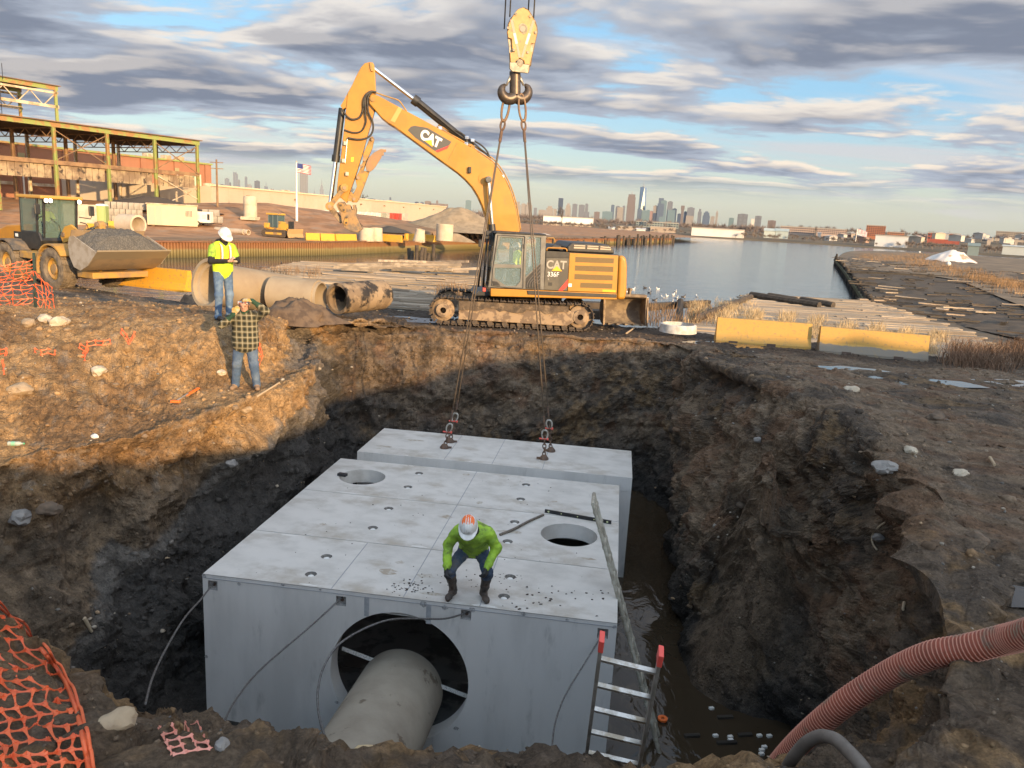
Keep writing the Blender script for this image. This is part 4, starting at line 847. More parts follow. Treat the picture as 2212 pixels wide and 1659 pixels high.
# ------------------------------------------------------------------ spare bucket on the ground
def spare_bucket():
 fr = Frame(PY(1347, 706, 27.4), math.radians(6)); fr.o.z = 0
 t = thing('excavator_bucket', 'rusty empty digging bucket lying on its back behind the excavator tracks', 'bucket', fr.o, fr.ang)
 W2 = .72; ST = mat('bucket_steel', (.16, .12, .085), .75, col2=(.28, .215, .14), scale=3, lo=.45, hi=.6, bump=.5, bscale=15)
 prof = [(-.05, .0), (.15, -.02), (.45, .03), (.68, .18), (.80, .42), (.74, .70), (.55, .88), (.28, .97), (.05, 1.0)]
 # shell
 m = MB(); n = len(prof); inn = [(d*.94+.0, z*.93+.045) for d, z in prof]
 for s in (-W2, W2): m.v += [(s, d, z) for d, z in prof]
 for s in (-W2, W2): m.v += [(s, d, z) for d, z in inn]
 f = []
 for i in range(n-1): f += [(i, i+1, n+i+1, n+i), (2*n+i, 3*n+i, 3*n+i+1, 2*n+i+1)]
 f += [(0, n, 3*n, 2*n), (n-1, 3*n-1, 4*n-1, 2*n-1)]
 m.f = f; m.mi = [0]*len(f); m.build('bucket_shell', ST, t, smooth=True)
 for s in (-1, 1):
  m = MB(); m.prism([(s*W2, d, z) for d, z in [(-.18, .02)]+prof+[(-.02, .97)]], (s*.035, 0, 0)); m.build('side_plate', ST, t)
  m = MB(); m.prism([(s*(W2+.04), d, z) for d, z in ((-.28, .0), (-.16, .0), (.03, .92), (-.03, 1.0))], (s*.05, 0, 0)); m.build('side_cutter', SANDM, t, bevel=.01)
 m = MB(); m.bx(-W2-.03, W2+.03, -.03, .3, 1.0, 1.09); m.build('top_beam', ST, t, bevel=.015)
 for x in (-.14, .14):
  m = MB(); m.xz([(x-.03, 1.08), (x+.03, 1.08), (x+.03, 1.3), (x-.03, 1.3)], -.0, .3); m.build('hanger_ear', ST, t, bevel=.01)
 m = MB(); m.cyl((-.5, .15, 1.24), (.22, .15, 1.24), .04, n=12); m.build('bucket_pin', SANDM, t, smooth=True)
 for k in range(5):
  x = -W2+.12+k*(2*W2-.24)/4; m = MB(); m.prism([(x-.05, -.05, -.01), (x+.05, -.05, -.01), (x+.03, -.28, .02), (x-.03, -.28, .02)], (0, 0, .06)); m.build('tooth', ST, t, bevel=.01)
spare_bucket()
m = MB(); pw = P(1464, 717, .05); m.lathe([(.55, 0), (.62, 0), (.60, .26), (.53, .28)], pw, n=36, close=True)
tag(m.build('concrete_ring', mat('white_concrete', (.62, .60, .55), .8, col2=(.45, .42, .37), scale=4), smooth=True), 'pale round concrete ring half sunk in mud beside the spare bucket', 'ring')
# ------------------------------------------------------------------ crane hook block, slings, clutches
HKY = 16.75
def hook():
 c0 = PY(1112, 200, HKY); fr = Frame((c0.x, HKY, 0), math.radians(20)); S = .5
 OR = mat('block_orange', (.47, .245, .075), .55, col2=(.38, .195, .06), scale=5, dirt=(.16, .11, .08), dscale=9, dlo=.6, dhi=.66, damt=.8, bump=.15)
 WS = mat('worn_plate', (.42, .37, .27), .6, col2=(.27, .24, .18), scale=14, bump=.3); BR = mat('block_brown', (.16, .10, .035), .6, col2=(.10, .07, .03), scale=4)
 HK = mat('hook_steel', (.11, .085, .065), .42, metal=.55, col2=(.075, .06, .05), scale=6)
 t = thing('crane_hook_block', 'orange crane hook block with red and white stripes and a double hook', 'hook block', fr.w(0, 0, PY(1112, 220, HKY).z), 0)
 def B(d): return FB(fr, d)
 D = -.22
 m = B(D); m.slab([(595, 195), (640, 140), (715, 112), (790, 150), (855, 255), (905, 380), (925, 480), (890, 640), (838, 645), (820, 760), (855, 770), (815, 955), (742, 950), (735, 900), (670, 858), (615, 895), (600, 925), (535, 920), (525, 780), (590, 770), (600, 740), (560, 720), (550, 572), (500, 560), (485, 470), (515, 420), (500, 360)], ZF, D, D+.05); bld(m, 'side_plate', OR, t, bevel=.006)
 m = B(D+.05); m.slab([(500, 330), (595, 195), (640, 140), (715, 112), (790, 150), (855, 255), (915, 400), (925, 480), (885, 650), (855, 790), (815, 960), (790, 1085), (560, 1058), (522, 1020), (510, 700), (490, 560), (482, 430)], ZF, D+.052, D+.08); bld(m, 'backing_plate', WS, t, bevel=.005)
 m = B(.22); m.slab([(500, 330), (595, 195), (640, 140), (715, 112), (790, 150), (855, 255), (915, 400), (925, 480), (885, 650), (855, 790), (815, 960), (790, 1085), (560, 1058), (522, 1020), (510, 700), (490, 560), (482, 430)], ZF, .17, .22)
 m.v = [tuple(Vector(v)) for v in m.v]; bld(m, 'side_plate', BR, t, bevel=.006)
 for k, dd in enumerate((-.09, 0, .09)):
  m = B(0); m.lathe([(.10, -.03), (.31, -.03), (.28, -.012), (.28, .012), (.31, .03), (.10, .03)], m.p3((710, 430), ZF, dd), fr.ey, 28); bld(m, 'sheave', BR, t, smooth=True)
 m = B(D); m.cyl(m.p3((710, 430), ZF, D-.02), m.p3((710, 430), ZF, .26), .10, n=24); bld(m, 'sheave_pin', WS, t, smooth=True, bevel=.01)
 m = B(D); m.cyl(m.p3((710, 430), ZF, D-.035), m.p3((710, 430), ZF, D), .055, n=20); bld(m, 'pin_cap', mat('pin_metal', (.48, .45, .38), .4, metal=.4), t, smooth=True)
 m = B(D); m.cyl(m.p3((672, 930), ZF, D-.03), m.p3((672, 930), ZF, .26), .065, n=20); bld(m, 'trunnion_pin', WS, t, smooth=True, bevel=.008)
 m = B(D); m.slab([(520, 920), (600, 925), (735, 950), (815, 960), (790, 1085), (560, 1058), (522, 1020)], ZF, D-.004, D+.05); bld(m, 'lower_plate', WS, t, bevel=.01)
 for x, y in ((610, 200), (828, 240), (500, 410), (905, 480), (580, 738), (788, 772)):
  m = B(D); m.cyl(m.p3((x, y), ZF, D-.03), m.p3((x, y), ZF, .22), .028, n=12); bld(m, 'tie_bolt', WS, t, smooth=True)
 for (a, b_), cols in ((((545, 290), (665, 850)), 1), (((875, 300), (700, 850)), 1)):
  A, E = Vector(a), Vector(b_); seg = (0, .36, .64, 1)
  for k in range(3):
   p, q = A.lerp(E, seg[k]), A.lerp(E, seg[k+1]); nrm = Vector((-(E-A).y, (E-A).x)).normalized()*19*(1.0 if k < 2 else .9)
   m = B(D); m.slab([tuple(p+nrm), tuple(q+nrm), tuple(q-nrm), tuple(p-nrm)], ZF, D-.004, D-.0005); bld(m, 'stripe', REDP if k != 1 else mat('stripe_white', (.72, .6, .47), .5), t)
 # core between the plates
 m = B(0); m.slab([(560, 600), (840, 660), (800, 1000), (560, 1000)], ZF, -.16, .16); bld(m, 'cheek_block', BR, t, bevel=.02)
 # ramshorn hook
 m = B(0); m.cyl(m.p3((598, 1060), ZF), m.p3((598, 1400), ZF), .115, n=20); bld(m, 'hook_shank', HK, t, smooth=True)
 for sgn in (-1, 1):
  f = lambda x: 598+sgn*(598-x)
  path = [(f(598), 1430), (f(540), 1462), (f(478), 1462), (f(425), 1420), (f(400), 1360), (f(408), 1305), (f(430), 1272), (f(452), 1245)]
  r = [.12, .12, .115, .105, .09, .07, .048, .018]; p3 = [m.p3(p, ZF, 0) for p in path]
  m = B(0); sp_ = spl(p3, 5); rr_ = [np.interp(i/(len(sp_)-1)*(len(r)-1), range(len(r)), r) for i in range(len(sp_))]
  m.tube(sp_, [float(v) for v in rr_], 16); bld(m, 'hook_horn', HK, t, smooth='all')
  m = B(0); pth = [(f(540), 1120), (f(505), 1190), (f(468), 1270)]; m.tube([m.p3(p, ZF, 0) for p in pth], [.035, .03, .02], 8); bld(m, 'safety_latch', mat('latch_steel', (.4, .38, .34), .4, metal=.6), t, smooth='all')
 # falls of rope up to the crane, out of the picture
 for i, (x, y, dd) in enumerate(((438, 430, .09), (520, 250, .0), (795, 150, .0), (872, 290, -.09))):
  a = PY(*ZF(x, y), HKY+(.16 if i % 2 == 0 else .0)); top = a + Vector((0, 0, 9)) + Vector((.02, 0, 0))
  m = MB(); m.cyl(a, top, .014, n=8); tag(m.build('hoist_rope', CABLE, smooth='all'), 'steel hoist rope rising from the hook block, %s of four' % ('first from left', 'second from left', 'third from left', 'rightmost')[i], 'rope', 'hoist ropes above the hook block')
 return fr
HF = hook()
ROPE = mat('wire_rope', (.10, .075, .055), .6, metal=.3, col2=(.17, .13, .09), scale=90); RUSTY = mat('rusty_iron', (.15, .085, .05), .75, col2=(.09, .06, .045), scale=12, bump=.4); GALV = mat('galvanised', (.46, .44, .39), .45, metal=.5, col2=(.30, .26, .21), scale=14)
def link(m, c, a, b, ra, rb, r, n=18, m2=8):
 pts = [c+a*ra*math.cos(2*math.pi*i/n)+b*rb*math.sin(2*math.pi*i/n) for i in range(n+1)]; m.tube(pts, r, m2, cap=False)
CL = [((960, 968), (972, 918), 'left front'), ((972, 955), (984, 895), 'left rear'), ((1175, 992), (1177, 932), 'right front'), ((1190, 975), (1186, 910), 'right rear')]
for i, (bs, tp_, nm) in enumerate(CL):
 base = P(*bs, -1.56); topp = PY(*tp_, base.y); hookp = PY(*ZF(*((478, 1478) if i < 2 else (695, 1478))), HKY)+Vector((0, (.05 if i % 2 else -.05), 0))
 t = thing('lifting_clutch', 'rusty lifting clutch and shackle at the %s of the slung culvert section' % nm, 'clutch', base, group='lifting clutches on the slung section')
 m = MB(); m.lathe([(.10, 0), (.10, .03), (.055, .09), (.03, .10)], base, n=16); m.bar(base+Vector((-.02, 0, .03)), base+Vector((.16 if i < 2 else -.16, -.03, .035)), .05, .03); bld(m, 'clutch_body', RUSTY, t, smooth=True)
 up = (topp-base); n_ = max(3, int(up.length/.085)); m = None
 for k in range(1, n_-1):
  c = base+up*((k+.3)/n_)
  m = MB(); a = up.normalized(); b = BU if k % 2 else BV; link(m, c, a, b, .062, .034, .012); bld(m, 'chain_link', RUSTY, t, smooth='all')
 c = topp-up.normalized()*.08; a = up.normalized(); m = MB()
 pts = [c+a*.11*math.sin(th)+BU*.062*math.cos(th)*(1+.25*math.sin(th)) for th in np.linspace(-.9, math.pi+.9, 20)]; m.tube(pts, .018, 10); bld(m, 'shackle', GALV, t, smooth='all')
 m = MB(); q = pts[0]; m.cyl(q-BU*.15, q+BU*.03, .016, n=10); m.cyl(q+BU*.015, q+BU*.05, .028, n=10); bld(m, 'shackle_pin', mat('pin_red', (.75, .10, .07), .4), t, smooth=True)
 # sling of two parts: master link, then wire rope
 s = thing('wire_sling', 'wire rope sling from the hook to the %s clutch' % nm, 'sling', topp, group='wire slings under the hook')
 top2 = hookp-Vector((0, 0, .0)); ln = (topp-top2); e1 = top2+ln.normalized()*.62
 m = MB(); link(m, top2+ln.normalized()*.16, ln.normalized(), fr_x if False else HF.ex, .27, .075, .022, 22, 10); bld(m, 'master_link', mat('link_rust', (.22, .13, .065), .6, col2=(.15, .09, .05), scale=8), s, smooth='all')
 m = MB(); link(m, top2+ln.normalized()*.50, ln.normalized(), HF.ex, .10, .045, .017); bld(m, 'thimble', RUSTY, s, smooth='all')
 m = MB(); m.cyl(e1, e1+ln.normalized()*.22, .026, n=10); bld(m, 'ferrule', RUSTY, s, smooth=True)
 m = MB(); m.cyl(e1, topp+a*.02, .0135, n=8); bld(m, 'sling_rope', ROPE, s, smooth='all')
 m = MB(); m.cyl(topp-ln.normalized()*.34, topp-ln.normalized()*.12, .022, n=10); bld(m, 'ferrule', RUSTY, s, smooth=True)
# ------------------------------------------------------------------ people: one closed surface grown round a posed skeleton
def sdf_body(prims, res=.014, blend=.025, pad=.06, wrinkle=0.):
 """prims: (p, q, r1, r2, material, (flat axis, factor) or None). Returns verts, quads, material per face."""
 pts = np.array([list(p[0]) for p in prims]+[list(p[1]) for p in prims]); rm = max(max(p[2], p[3]) for p in prims)
 lo = pts.min(0)-rm-pad; hi = pts.max(0)+rm+pad; n = np.ceil((hi-lo)/res).astype(int)+1
 F = np.full(n, 1e3, np.float32); M = np.zeros(n, np.int8); MD = np.full(n, 1e3, np.float32)
 for (p, q, r1, r2, mi, fl) in prims:
  p, q = np.array(p, float), np.array(q, float); rr_ = max(r1, r2)+.09
  a = np.maximum(np.floor((np.minimum(p, q)-rr_-lo)/res).astype(int), 0); b = np.minimum(np.ceil((np.maximum(p, q)+rr_-lo)/res).astype(int)+1, n)
  g = np.stack(np.meshgrid(*[lo[i]+np.arange(a[i], b[i])*res for i in range(3)], indexing='ij'), -1)
  d = q-p; L2 = d@d+1e-9; t = np.clip(((g-p)@d)/L2, 0, 1); v = g-p-t[..., None]*d
  if fl is not None:
   ax_, k = fl; ax_ = np.array(ax_, float); ax_ /= np.linalg.norm(ax_); comp = v@ax_; v = v + (comp*(1/k-1))[..., None]*ax_
  ds = np.linalg.norm(v, axis=-1)-(r1+(r2-r1)*t)
  sl = tuple(slice(a[i], b[i]) for i in range(3)); old = F[sl]
  h = np.clip(.5+.5*(old-ds)/blend, 0, 1); F[sl] = np.where(old > 100, ds, old*(1-h)+ds*h-blend*h*(1-h))
  less = ds < MD[sl]; MD[sl] = np.where(less, ds, MD[sl]); M[sl] = np.where(less, mi, M[sl])
 # surface nets
 sgn = F < 0; nx, ny, nz = n-1
 c = np.zeros((nx, ny, nz), np.int8)
 for i in (0, 1):
  for j in (0, 1):
   for k in (0, 1): c += sgn[i:nx+i, j:ny+j, k:nz+k]
 act = (c > 0) & (c < 8); ids = -np.ones((nx, ny, nz), int); idx = np.argwhere(act); ids[act] = np.arange(len(idx))
 acc = np.zeros((len(idx), 3)); cnt = np.zeros(len(idx))
 cor = [(i, j, k) for i in (0, 1) for j in (0, 1) for k in (0, 1)]
 for u in range(8):
  for w in range(u+1, 8):
   A, Bc = np.array(cor[u]), np.array(cor[w])
   if np.abs(A-Bc).sum() != 1: continue
   fa = F[tuple((idx+A).T)]; fb = F[tuple((idx+Bc).T)]; cr_ = (fa < 0) != (fb < 0)
   t = np.where(cr_, fa/(fa-fb+1e-12), 0); acc += np.where(cr_[:, None], A+(Bc-A)*t[:, None], 0); cnt += cr_
 V = lo+(idx+acc/cnt[:, None])*res
 quads = []; qm = []
 for ax_ in range(3):
  o = [0, 0, 0]; o[ax_] = 1; e1, e2 = [(1, 2), (2, 0), (0, 1)][ax_]
  s0 = sgn[tuple(slice(0, n[i]-o[i]) for i in range(3))]; s1 = sgn[tuple(slice(o[i], n[i]) for i in range(3))]
  p = np.argwhere(s0 != s1); p = p[(p[:, e1] > 0) & (p[:, e2] > 0) & (p < np.array(n)-1).all(1)]
  q = []
  for (da, db) in ((0, 0), (1, 0), (1, 1), (0, 1)):
   r = p.copy(); r[:, e1] -= da; r[:, e2] -= db; q.append(ids[tuple(r.T)])
  q = np.stack(q, 1); fl_ = ~s0[tuple(p.T)]; q[fl_] = q[fl_][:, ::-1]; ok = (q >= 0).all(1)
  quads.append(q[ok]); qm.append(M[tuple(p.T)][ok])
 quads = np.concatenate(quads).tolist(); qm = np.concatenate(qm).tolist()
 return V, quads, qm
def person(name, label, loc, rz, prims, mats, res=.014, blend=.025, fold=None):
 t = thing(name, label, 'person', loc, rz)
 V, Q, qm = sdf_body(prims, res, blend)
 me = bpy.data.meshes.new('body'); me.from_pydata([tuple(v) for v in V], [], [tuple(q) for q in Q]); me.polygons.foreach_set('material_index', [int(x) for x in qm])
 me.polygons.foreach_set('use_smooth', [True]*len(me.polygons))
 for x in mats: me.materials.append(x)
 bm = bmesh.new(); bm.from_mesh(me); bmesh.ops.recalc_face_normals(bm, faces=bm.faces)
 bmesh.ops.smooth_vert(bm, verts=bm.verts, factor=.5, use_axis_x=True, use_axis_y=True, use_axis_z=True); bm.to_mesh(me); bm.free()
 if fold:
  nv = len(me.vertices); co = np.empty(nv*3); me.vertices.foreach_get('co', co); co = co.reshape(-1, 3); nn = np.array([v.normal[:] for v in me.vertices])
  w_ = np.array([mnoise.turbulence(Vector(c)*9, 2, True)-.5 for c in co])*fold; me.vertices.foreach_set('co', (co+nn*w_[:, None]).ravel()); me.update()
 o = bpy.data.objects.new('body', me); COL.objects.link(o); o.parent = t; return t
SKIN = mat('skin', (.50, .27, .19), .55); DENIM = mat('denim', (.075, .13, .22), .9, col2=(.16, .23, .32), scale=5, lo=.4, hi=.65, bump=.25, bscale=60); DENIMD = mat('dark_denim', (.035, .055, .095), .9, col2=(.07, .10, .15), scale=6, bump=.25, bscale=50, dirt=(.12, .10, .08), dscale=6, damt=.6)
HIVIS = mat('hi_vis_yellow', (.62, .80, .03), .7, col2=(.50, .66, .03), scale=6, bump=.2, bscale=20); HIVISG = mat('hi_vis_lime', (.33, .53, .04), .75, col2=(.22, .37, .04), scale=7, dirt=(.09, .11, .03), dscale=5, dlo=.56, dhi=.66, damt=.7, bump=.35, bscale=14)
BLKC = mat('black_cloth', (.018, .017, .017), .9); BOOT = mat('rubber_boot', (.045, .036, .03), .6, col2=(.085, .06, .045), scale=7); GLOVE = mat('black_glove', (.025, .025, .027), .7); GLOVEY = mat('tan_glove', (.50, .28, .06), .8, col2=(.40, .33, .22), scale=12)
HATW = mat('hat_white', (.74, .72, .68), .35, col2=(.60, .57, .52), scale=8); ORG = mat('orange_tape', (.85, .17, .03), .5); SILV = mat('reflective_tape', (.62, .60, .56), .35)
def hand(prims, wrist, dirn, palm_n, side, mi, curl=.5, sc=1., thumb=True):
 """palm and five fingers; dirn: out of the wrist, palm_n: palm normal, side: +1/-1 which edge the thumb leaves"""
 w, d, pn = Vector(wrist), Vector(dirn).normalized(), Vector(palm_n); pn = (pn-d*pn.dot(d)).normalized(); sd = d.cross(pn)*side
 for k in (-.028, -.009, .010, .028): prims.append((w+sd*k*sc*.7, w+(d*.085+sd*k)*sc, .017*sc, .014*sc, mi, None))
 for k, ln in ((-.030, .058), (-.010, .072), (.010, .076), (.030, .068)):
  k0 = w+(d*.088+sd*k)*sc; d1 = (d*math.cos(curl)+pn*math.sin(curl)); k1 = k0+d1*ln*.5*sc; d2 = d*math.cos(curl*2)+pn*math.sin(curl*2); k2 = k1+d2*ln*.5*sc
  prims.append((k0, k1, .0105*sc, .0095*sc, mi, None)); prims.append((k1, k2, .0095*sc, .0085*sc, mi, None))
 if thumb:
  b = w+(d*.025+sd*.030)*sc; m_ = b+(d*.035+sd*.03+pn*.012)*sc; prims.append((b, m_, .015*sc, .0125*sc, mi, None)); prims.append((m_, m_+(d*.032+sd*.006+pn*.012)*sc, .012*sc, .0095*sc, mi, None))
def hat(t, c, up, fwd, m, sc=1., brim=True, crown=None):
 """hard hat: dome, rim, peak, ridge"""
 up, fwd = Vector(up).normalized(), Vector(fwd); fwd = (fwd-up*fwd.dot(up)).normalized(); rt = fwd.cross(up); c = Vector(c)
 g = MB(); nu, nv = 24, 9; vs = []
 for j in range(nv+1):
  ph = math.pi/2*j/nv
  for i in range(nu):
   a = 2*math.pi*i/nu; vs.append(c+(fwd*math.cos(a)*.142+rt*math.sin(a)*.118)*math.cos(ph)*sc+up*.135*math.sin(ph)*sc)
 fs = [(j*nu+i, j*nu+(i+1) % nu, (j+1)*nu+(i+1) % nu, (j+1)*nu+i) for j in range(nv) for i in range(nu)]
 g.add(vs, fs)
 rim = []
 for s_, dz in ((1.0, .004), (1.0, -.012)):
  for i in range(nu):
   a = 2*math.pi*i/nu; ext = .012+(.055 if brim else .012)*max(0, math.cos(a))**1.5; rim.append(c+(fwd*math.cos(a)*(.142+ext)+rt*math.sin(a)*(.118+ext*.6))*sc+up*(dz-.02*max(0, math.cos(a)))*sc)
 o = len(g.v); g.add(vs[:nu]+rim, [(i, (i+1) % nu, nu+(i+1) % nu, nu+i) for i in range(nu)]+[(nu+i, nu+(i+1) % nu, 2*nu+(i+1) % nu, 2*nu+i) for i in range(nu)]+[tuple(range(3*nu-1, 2*nu-1, -1))])
 ob = g.build('hard_hat', m, t, smooth=True)
 for k in (-1, 0, 1):
  g = MB(); g.tube([c+(fwd*math.cos(a)*.144+rt*k*.028)*sc+up*.137*math.sin(a)*sc*(1-.03*abs(k)) for a in np.linspace(.25, math.pi-.25, 12)], .006*sc, 6); g.build('hat_ridge', m, ob if False else t, smooth='all')
 return ob
def head(prims, c, fwd, up, skin, hair, hairlen=.0):
 c, fwd, up = Vector(c), Vector(fwd).normalized(), Vector(up).normalized(); rt = fwd.cross(up)
 prims.append((c-up*.005-fwd*.015, c+up*.03-fwd*.02, .088, .088, hair, None)); prims.append((c-up*.06+fwd*.02, c+up*.02+fwd*.022, .062, .074, skin, None))
 prims.append((c-up*.088+fwd*.045, c-up*.07+fwd*.04, .034, .044, skin, None)); prims.append((c+fwd*.085+up*.012, c+fwd*.108-up*.025, .011, .016, skin, None))
 for s in (-1, 1): prims.append((c+rt*.082*s-up*.02, c+rt*.085*s+up*.015, .017, .02, skin, None)); prims.append((c+rt*.03*s+fwd*.075+up*.022, c+rt*.036*s+fwd*.077+up*.02, .017, .015, skin, None))
def face_parts(t, c, fwd, up):
 c, fwd, up = Vector(c), Vector(fwd).normalized(), Vector(up).normalized(); rt = fwd.cross(up)
 for s in (-1, 1):
  g = MB(); g.lathe([(.002, -.01), (.010, -.006), (.010, .006), (.002, .01)], c+rt*.033*s+fwd*.090+up*.008, rt, 10); g.build('eye', mat('eye_dark', (.03, .025, .02), .3), t, smooth=True)
 g = MB(); g.tube([c+rt*k*.026+fwd*(.083-.006*abs(k))-up*.056 for k in (-1, -.5, 0, .5, 1)], .006, 6); g.build('mouth', mat('lips', (.32, .12, .09), .5), t, smooth='all')
# --- the man in the yellow vest looking at his phone
def vest_man():
 base = P(484, 690, 1.25); base.z = gz(base.x, base.y)
 t0 = Vector((0, 0, 0)); pr = []
 # local frame: x right in the picture, y away; he faces right and towards us
 fwd = Vector((.72, -.62, 0)).normalized(); rt = Vector((-.62, -.72, 0)).normalized()*-1; rt = fwd.cross(Vector((0, 0, 1)))
 Z = Vector((0, 0, 1))
 def b(f, r, z): return fwd*f+rt*r+Z*z
 # 0 skin 1 denim 2 vest 3 shirt 4 black sleeve 5 boot 6 hair/hood 7 glove
 for s in (-1, 1):
  hip, kn, an = b(0, .095*s, .93), b(.03, .11*s, .50), b(-.01, .115*s, .09)
  pr += [(hip, kn, .098, .078, 1, None), (kn, an, .078, .062, 1, None), (an, an-Z*.02, .064, .068, 1, None), (an-Z*.045, an+fwd*.15-Z*.05, .045, .042, 5, None), (an-Z*.05-fwd*.04, an-Z*.04, .045, .045, 5, None)]
 pr += [(b(0, -.06, .95), b(0, .06, .95), .125, .125, 1, (fwd, .85)), (b(0, -.05, 1.02), b(.01, -.05, 1.38), .155, .15, 2, (fwd, .82)), (b(0, .05, 1.02), b(.01, .05, 1.38), .155, .15, 2, (fwd, .82)), (b(.02, -.13, 1.42), b(.02, .13, 1.42), .088, .088, 2, None), (b(0, 0, .97), b(.0, 0, 1.05), .17, .165, 2, (fwd, .8)),
     (b(.03, 0, 1.45), b(.055, 0, 1.54), .085, .075, 6, None), (b(-.03, -.05, 1.50), b(-.03, .05, 1.50), .08, .08, 6, None)]
 hc = b(.095, 0, 1.635); hup = (Z*.86+fwd*.5).normalized(); hf = (fwd*.82-Z*.56).normalized()
 head(pr, hc, hf, hup, 0, 6)
 for s in (-1, 1):
  sh = b(.01, .205*s, 1.41); el = b(.06, .275*s, 1.15); wr = b(.34, .075*s+.02, 1.175) if s > 0 else b(.335, .085*s, 1.17)
  pr += [(sh, sh.lerp(el, .55), .075, .070, 3, None), (sh.lerp(el, .5), el, .058, .052, 4, None), (el, wr, .052, .040, 4, None)]
  hand(pr, wr, (fwd*.6-rt*s*.75+Z*.1), Z*.9+fwd*.2, -s, 7 if s < 0 else 0, .75)
 t = person('person', 'man in yellow safety vest and white hard hat looking down at his phone', base, 0, pr, [SKIN, DENIM, HIVIS, HIVISG, BLKC, BOOT, BLKC, mat('cream_glove', (.55, .47, .33), .8)], .0135, .03, .010)
 hat(t, hc+hup*.035, hup, hf, HATW, .98); face_parts(t, hc, hf, hup)
 # tape on the vest
 for s in (-1, 1):
  pts = [b(.125-.0*k, .085*s, 0)+Z*z+fwd*o for k, (z, o) in enumerate(((1.20, .025), (1.28, .032), (1.36, .028), (1.43, .012), (1.50, -.05)))]
  for wd_, m_, nm, off in ((.034, ORG, 'orange_tape', 0), (.018, SILV, 'reflective_tape', .004)):
   g = MB(); sp_ = spl([p+fwd*off for p in pts], 5)
   for i in range(len(sp_)-1): g.add([sp_[i]-rt*wd_, sp_[i]+rt*wd_, sp_[i+1]+rt*wd_, sp_[i+1]-rt*wd_], [(0, 1, 2, 3)])
   g.build(nm, m_, t)
 for z, wd_, m_, nm, ex in ((1.17, .034, ORG, 'orange_tape', .0), (1.17, .018, SILV, 'reflective_tape', .004)):
  g = MB(); n_ = 36
  for i in range(n_):
   a0, a1 = 2*math.pi*i/n_, 2*math.pi*(i+1)/n_; pt = lambda a: fwd*math.cos(a)*(.136+ex)+rt*math.sin(a)*(.213+ex)
   g.add([pt(a0)+Z*(z-wd_), pt(a1)+Z*(z-wd_), pt(a1)+Z*(z+wd_), pt(a0)+Z*(z+wd_)], [(0, 1, 2, 3)])
  g.build(nm, m_, t)
 ph = MB(); c = b(.44, .0, 1.20); ph.obox(c, fwd*.065+Z*.03, rt*.036, (Z*.9-fwd*.4).normalized()*.005)
 ph.v = [tuple(Vector(v)+base) for v in ph.v]; tag(ph.build('mobile_phone', BLK, bevel=.003), "black mobile phone in the vest wearer's hands", 'phone')
vest_man()
def plaid_mat():
 m = bpy.data.materials.new('plaid_flannel'); m.use_nodes = True; nt = m.node_tree; N = nt.nodes; L = nt.links; b = N['Principled BSDF']; b.inputs['Roughness'].default_value = .95
 tc = N.new('ShaderNodeTexCoord'); sp_ = N.new('ShaderNodeSeparateXYZ'); L.new(tc.outputs['Object'], sp_.inputs[0])
 def mt(op, a, c=None):
  n = N.new('ShaderNodeMath'); n.operation = op
  for i, v in enumerate((a, c)):
   if v is None: continue
   if isinstance(v, (int, float)): n.inputs[i].default_value = v
   else: L.new(v, n.inputs[i])
  return n.outputs[0]
 def stripes(v, per, w): return mt('LESS_THAN', mt('ABSOLUTE', mt('SUBTRACT', mt('FRACT', mt('MULTIPLY', v, 1/per)), .5)), w)
 def mix(f, a, c):
  n = N.new('ShaderNodeMix'); n.data_type = 'RGBA'
  for s, v in ((0, f), (6, a), (7, c)):
   if isinstance(v, tuple): n.inputs[s].default_value = v+(1,)
   elif isinstance(v, (int, float)): n.inputs[s].default_value = v
   else: L.new(v, n.inputs[s])
  return n.outputs[2]
 h = mt('ADD', sp_.outputs[0], mt('MULTIPLY', sp_.outputs[1], .6)); z = sp_.outputs[2]
 dk = mt('ADD', stripes(h, .10, .22), stripes(z, .10, .22)); c = mix(mt('MULTIPLY', dk, .5), (.125, .105, .055), (.016, .018, .012))
 li = mt('MAXIMUM', stripes(mt('ADD', h, .05), .10, .055), stripes(mt('ADD', z, .05), .10, .055)); c = mix(mt('MULTIPLY', li, .8), c, (.34, .31, .22)); L.new(c, b.inputs['Base Color']); return m
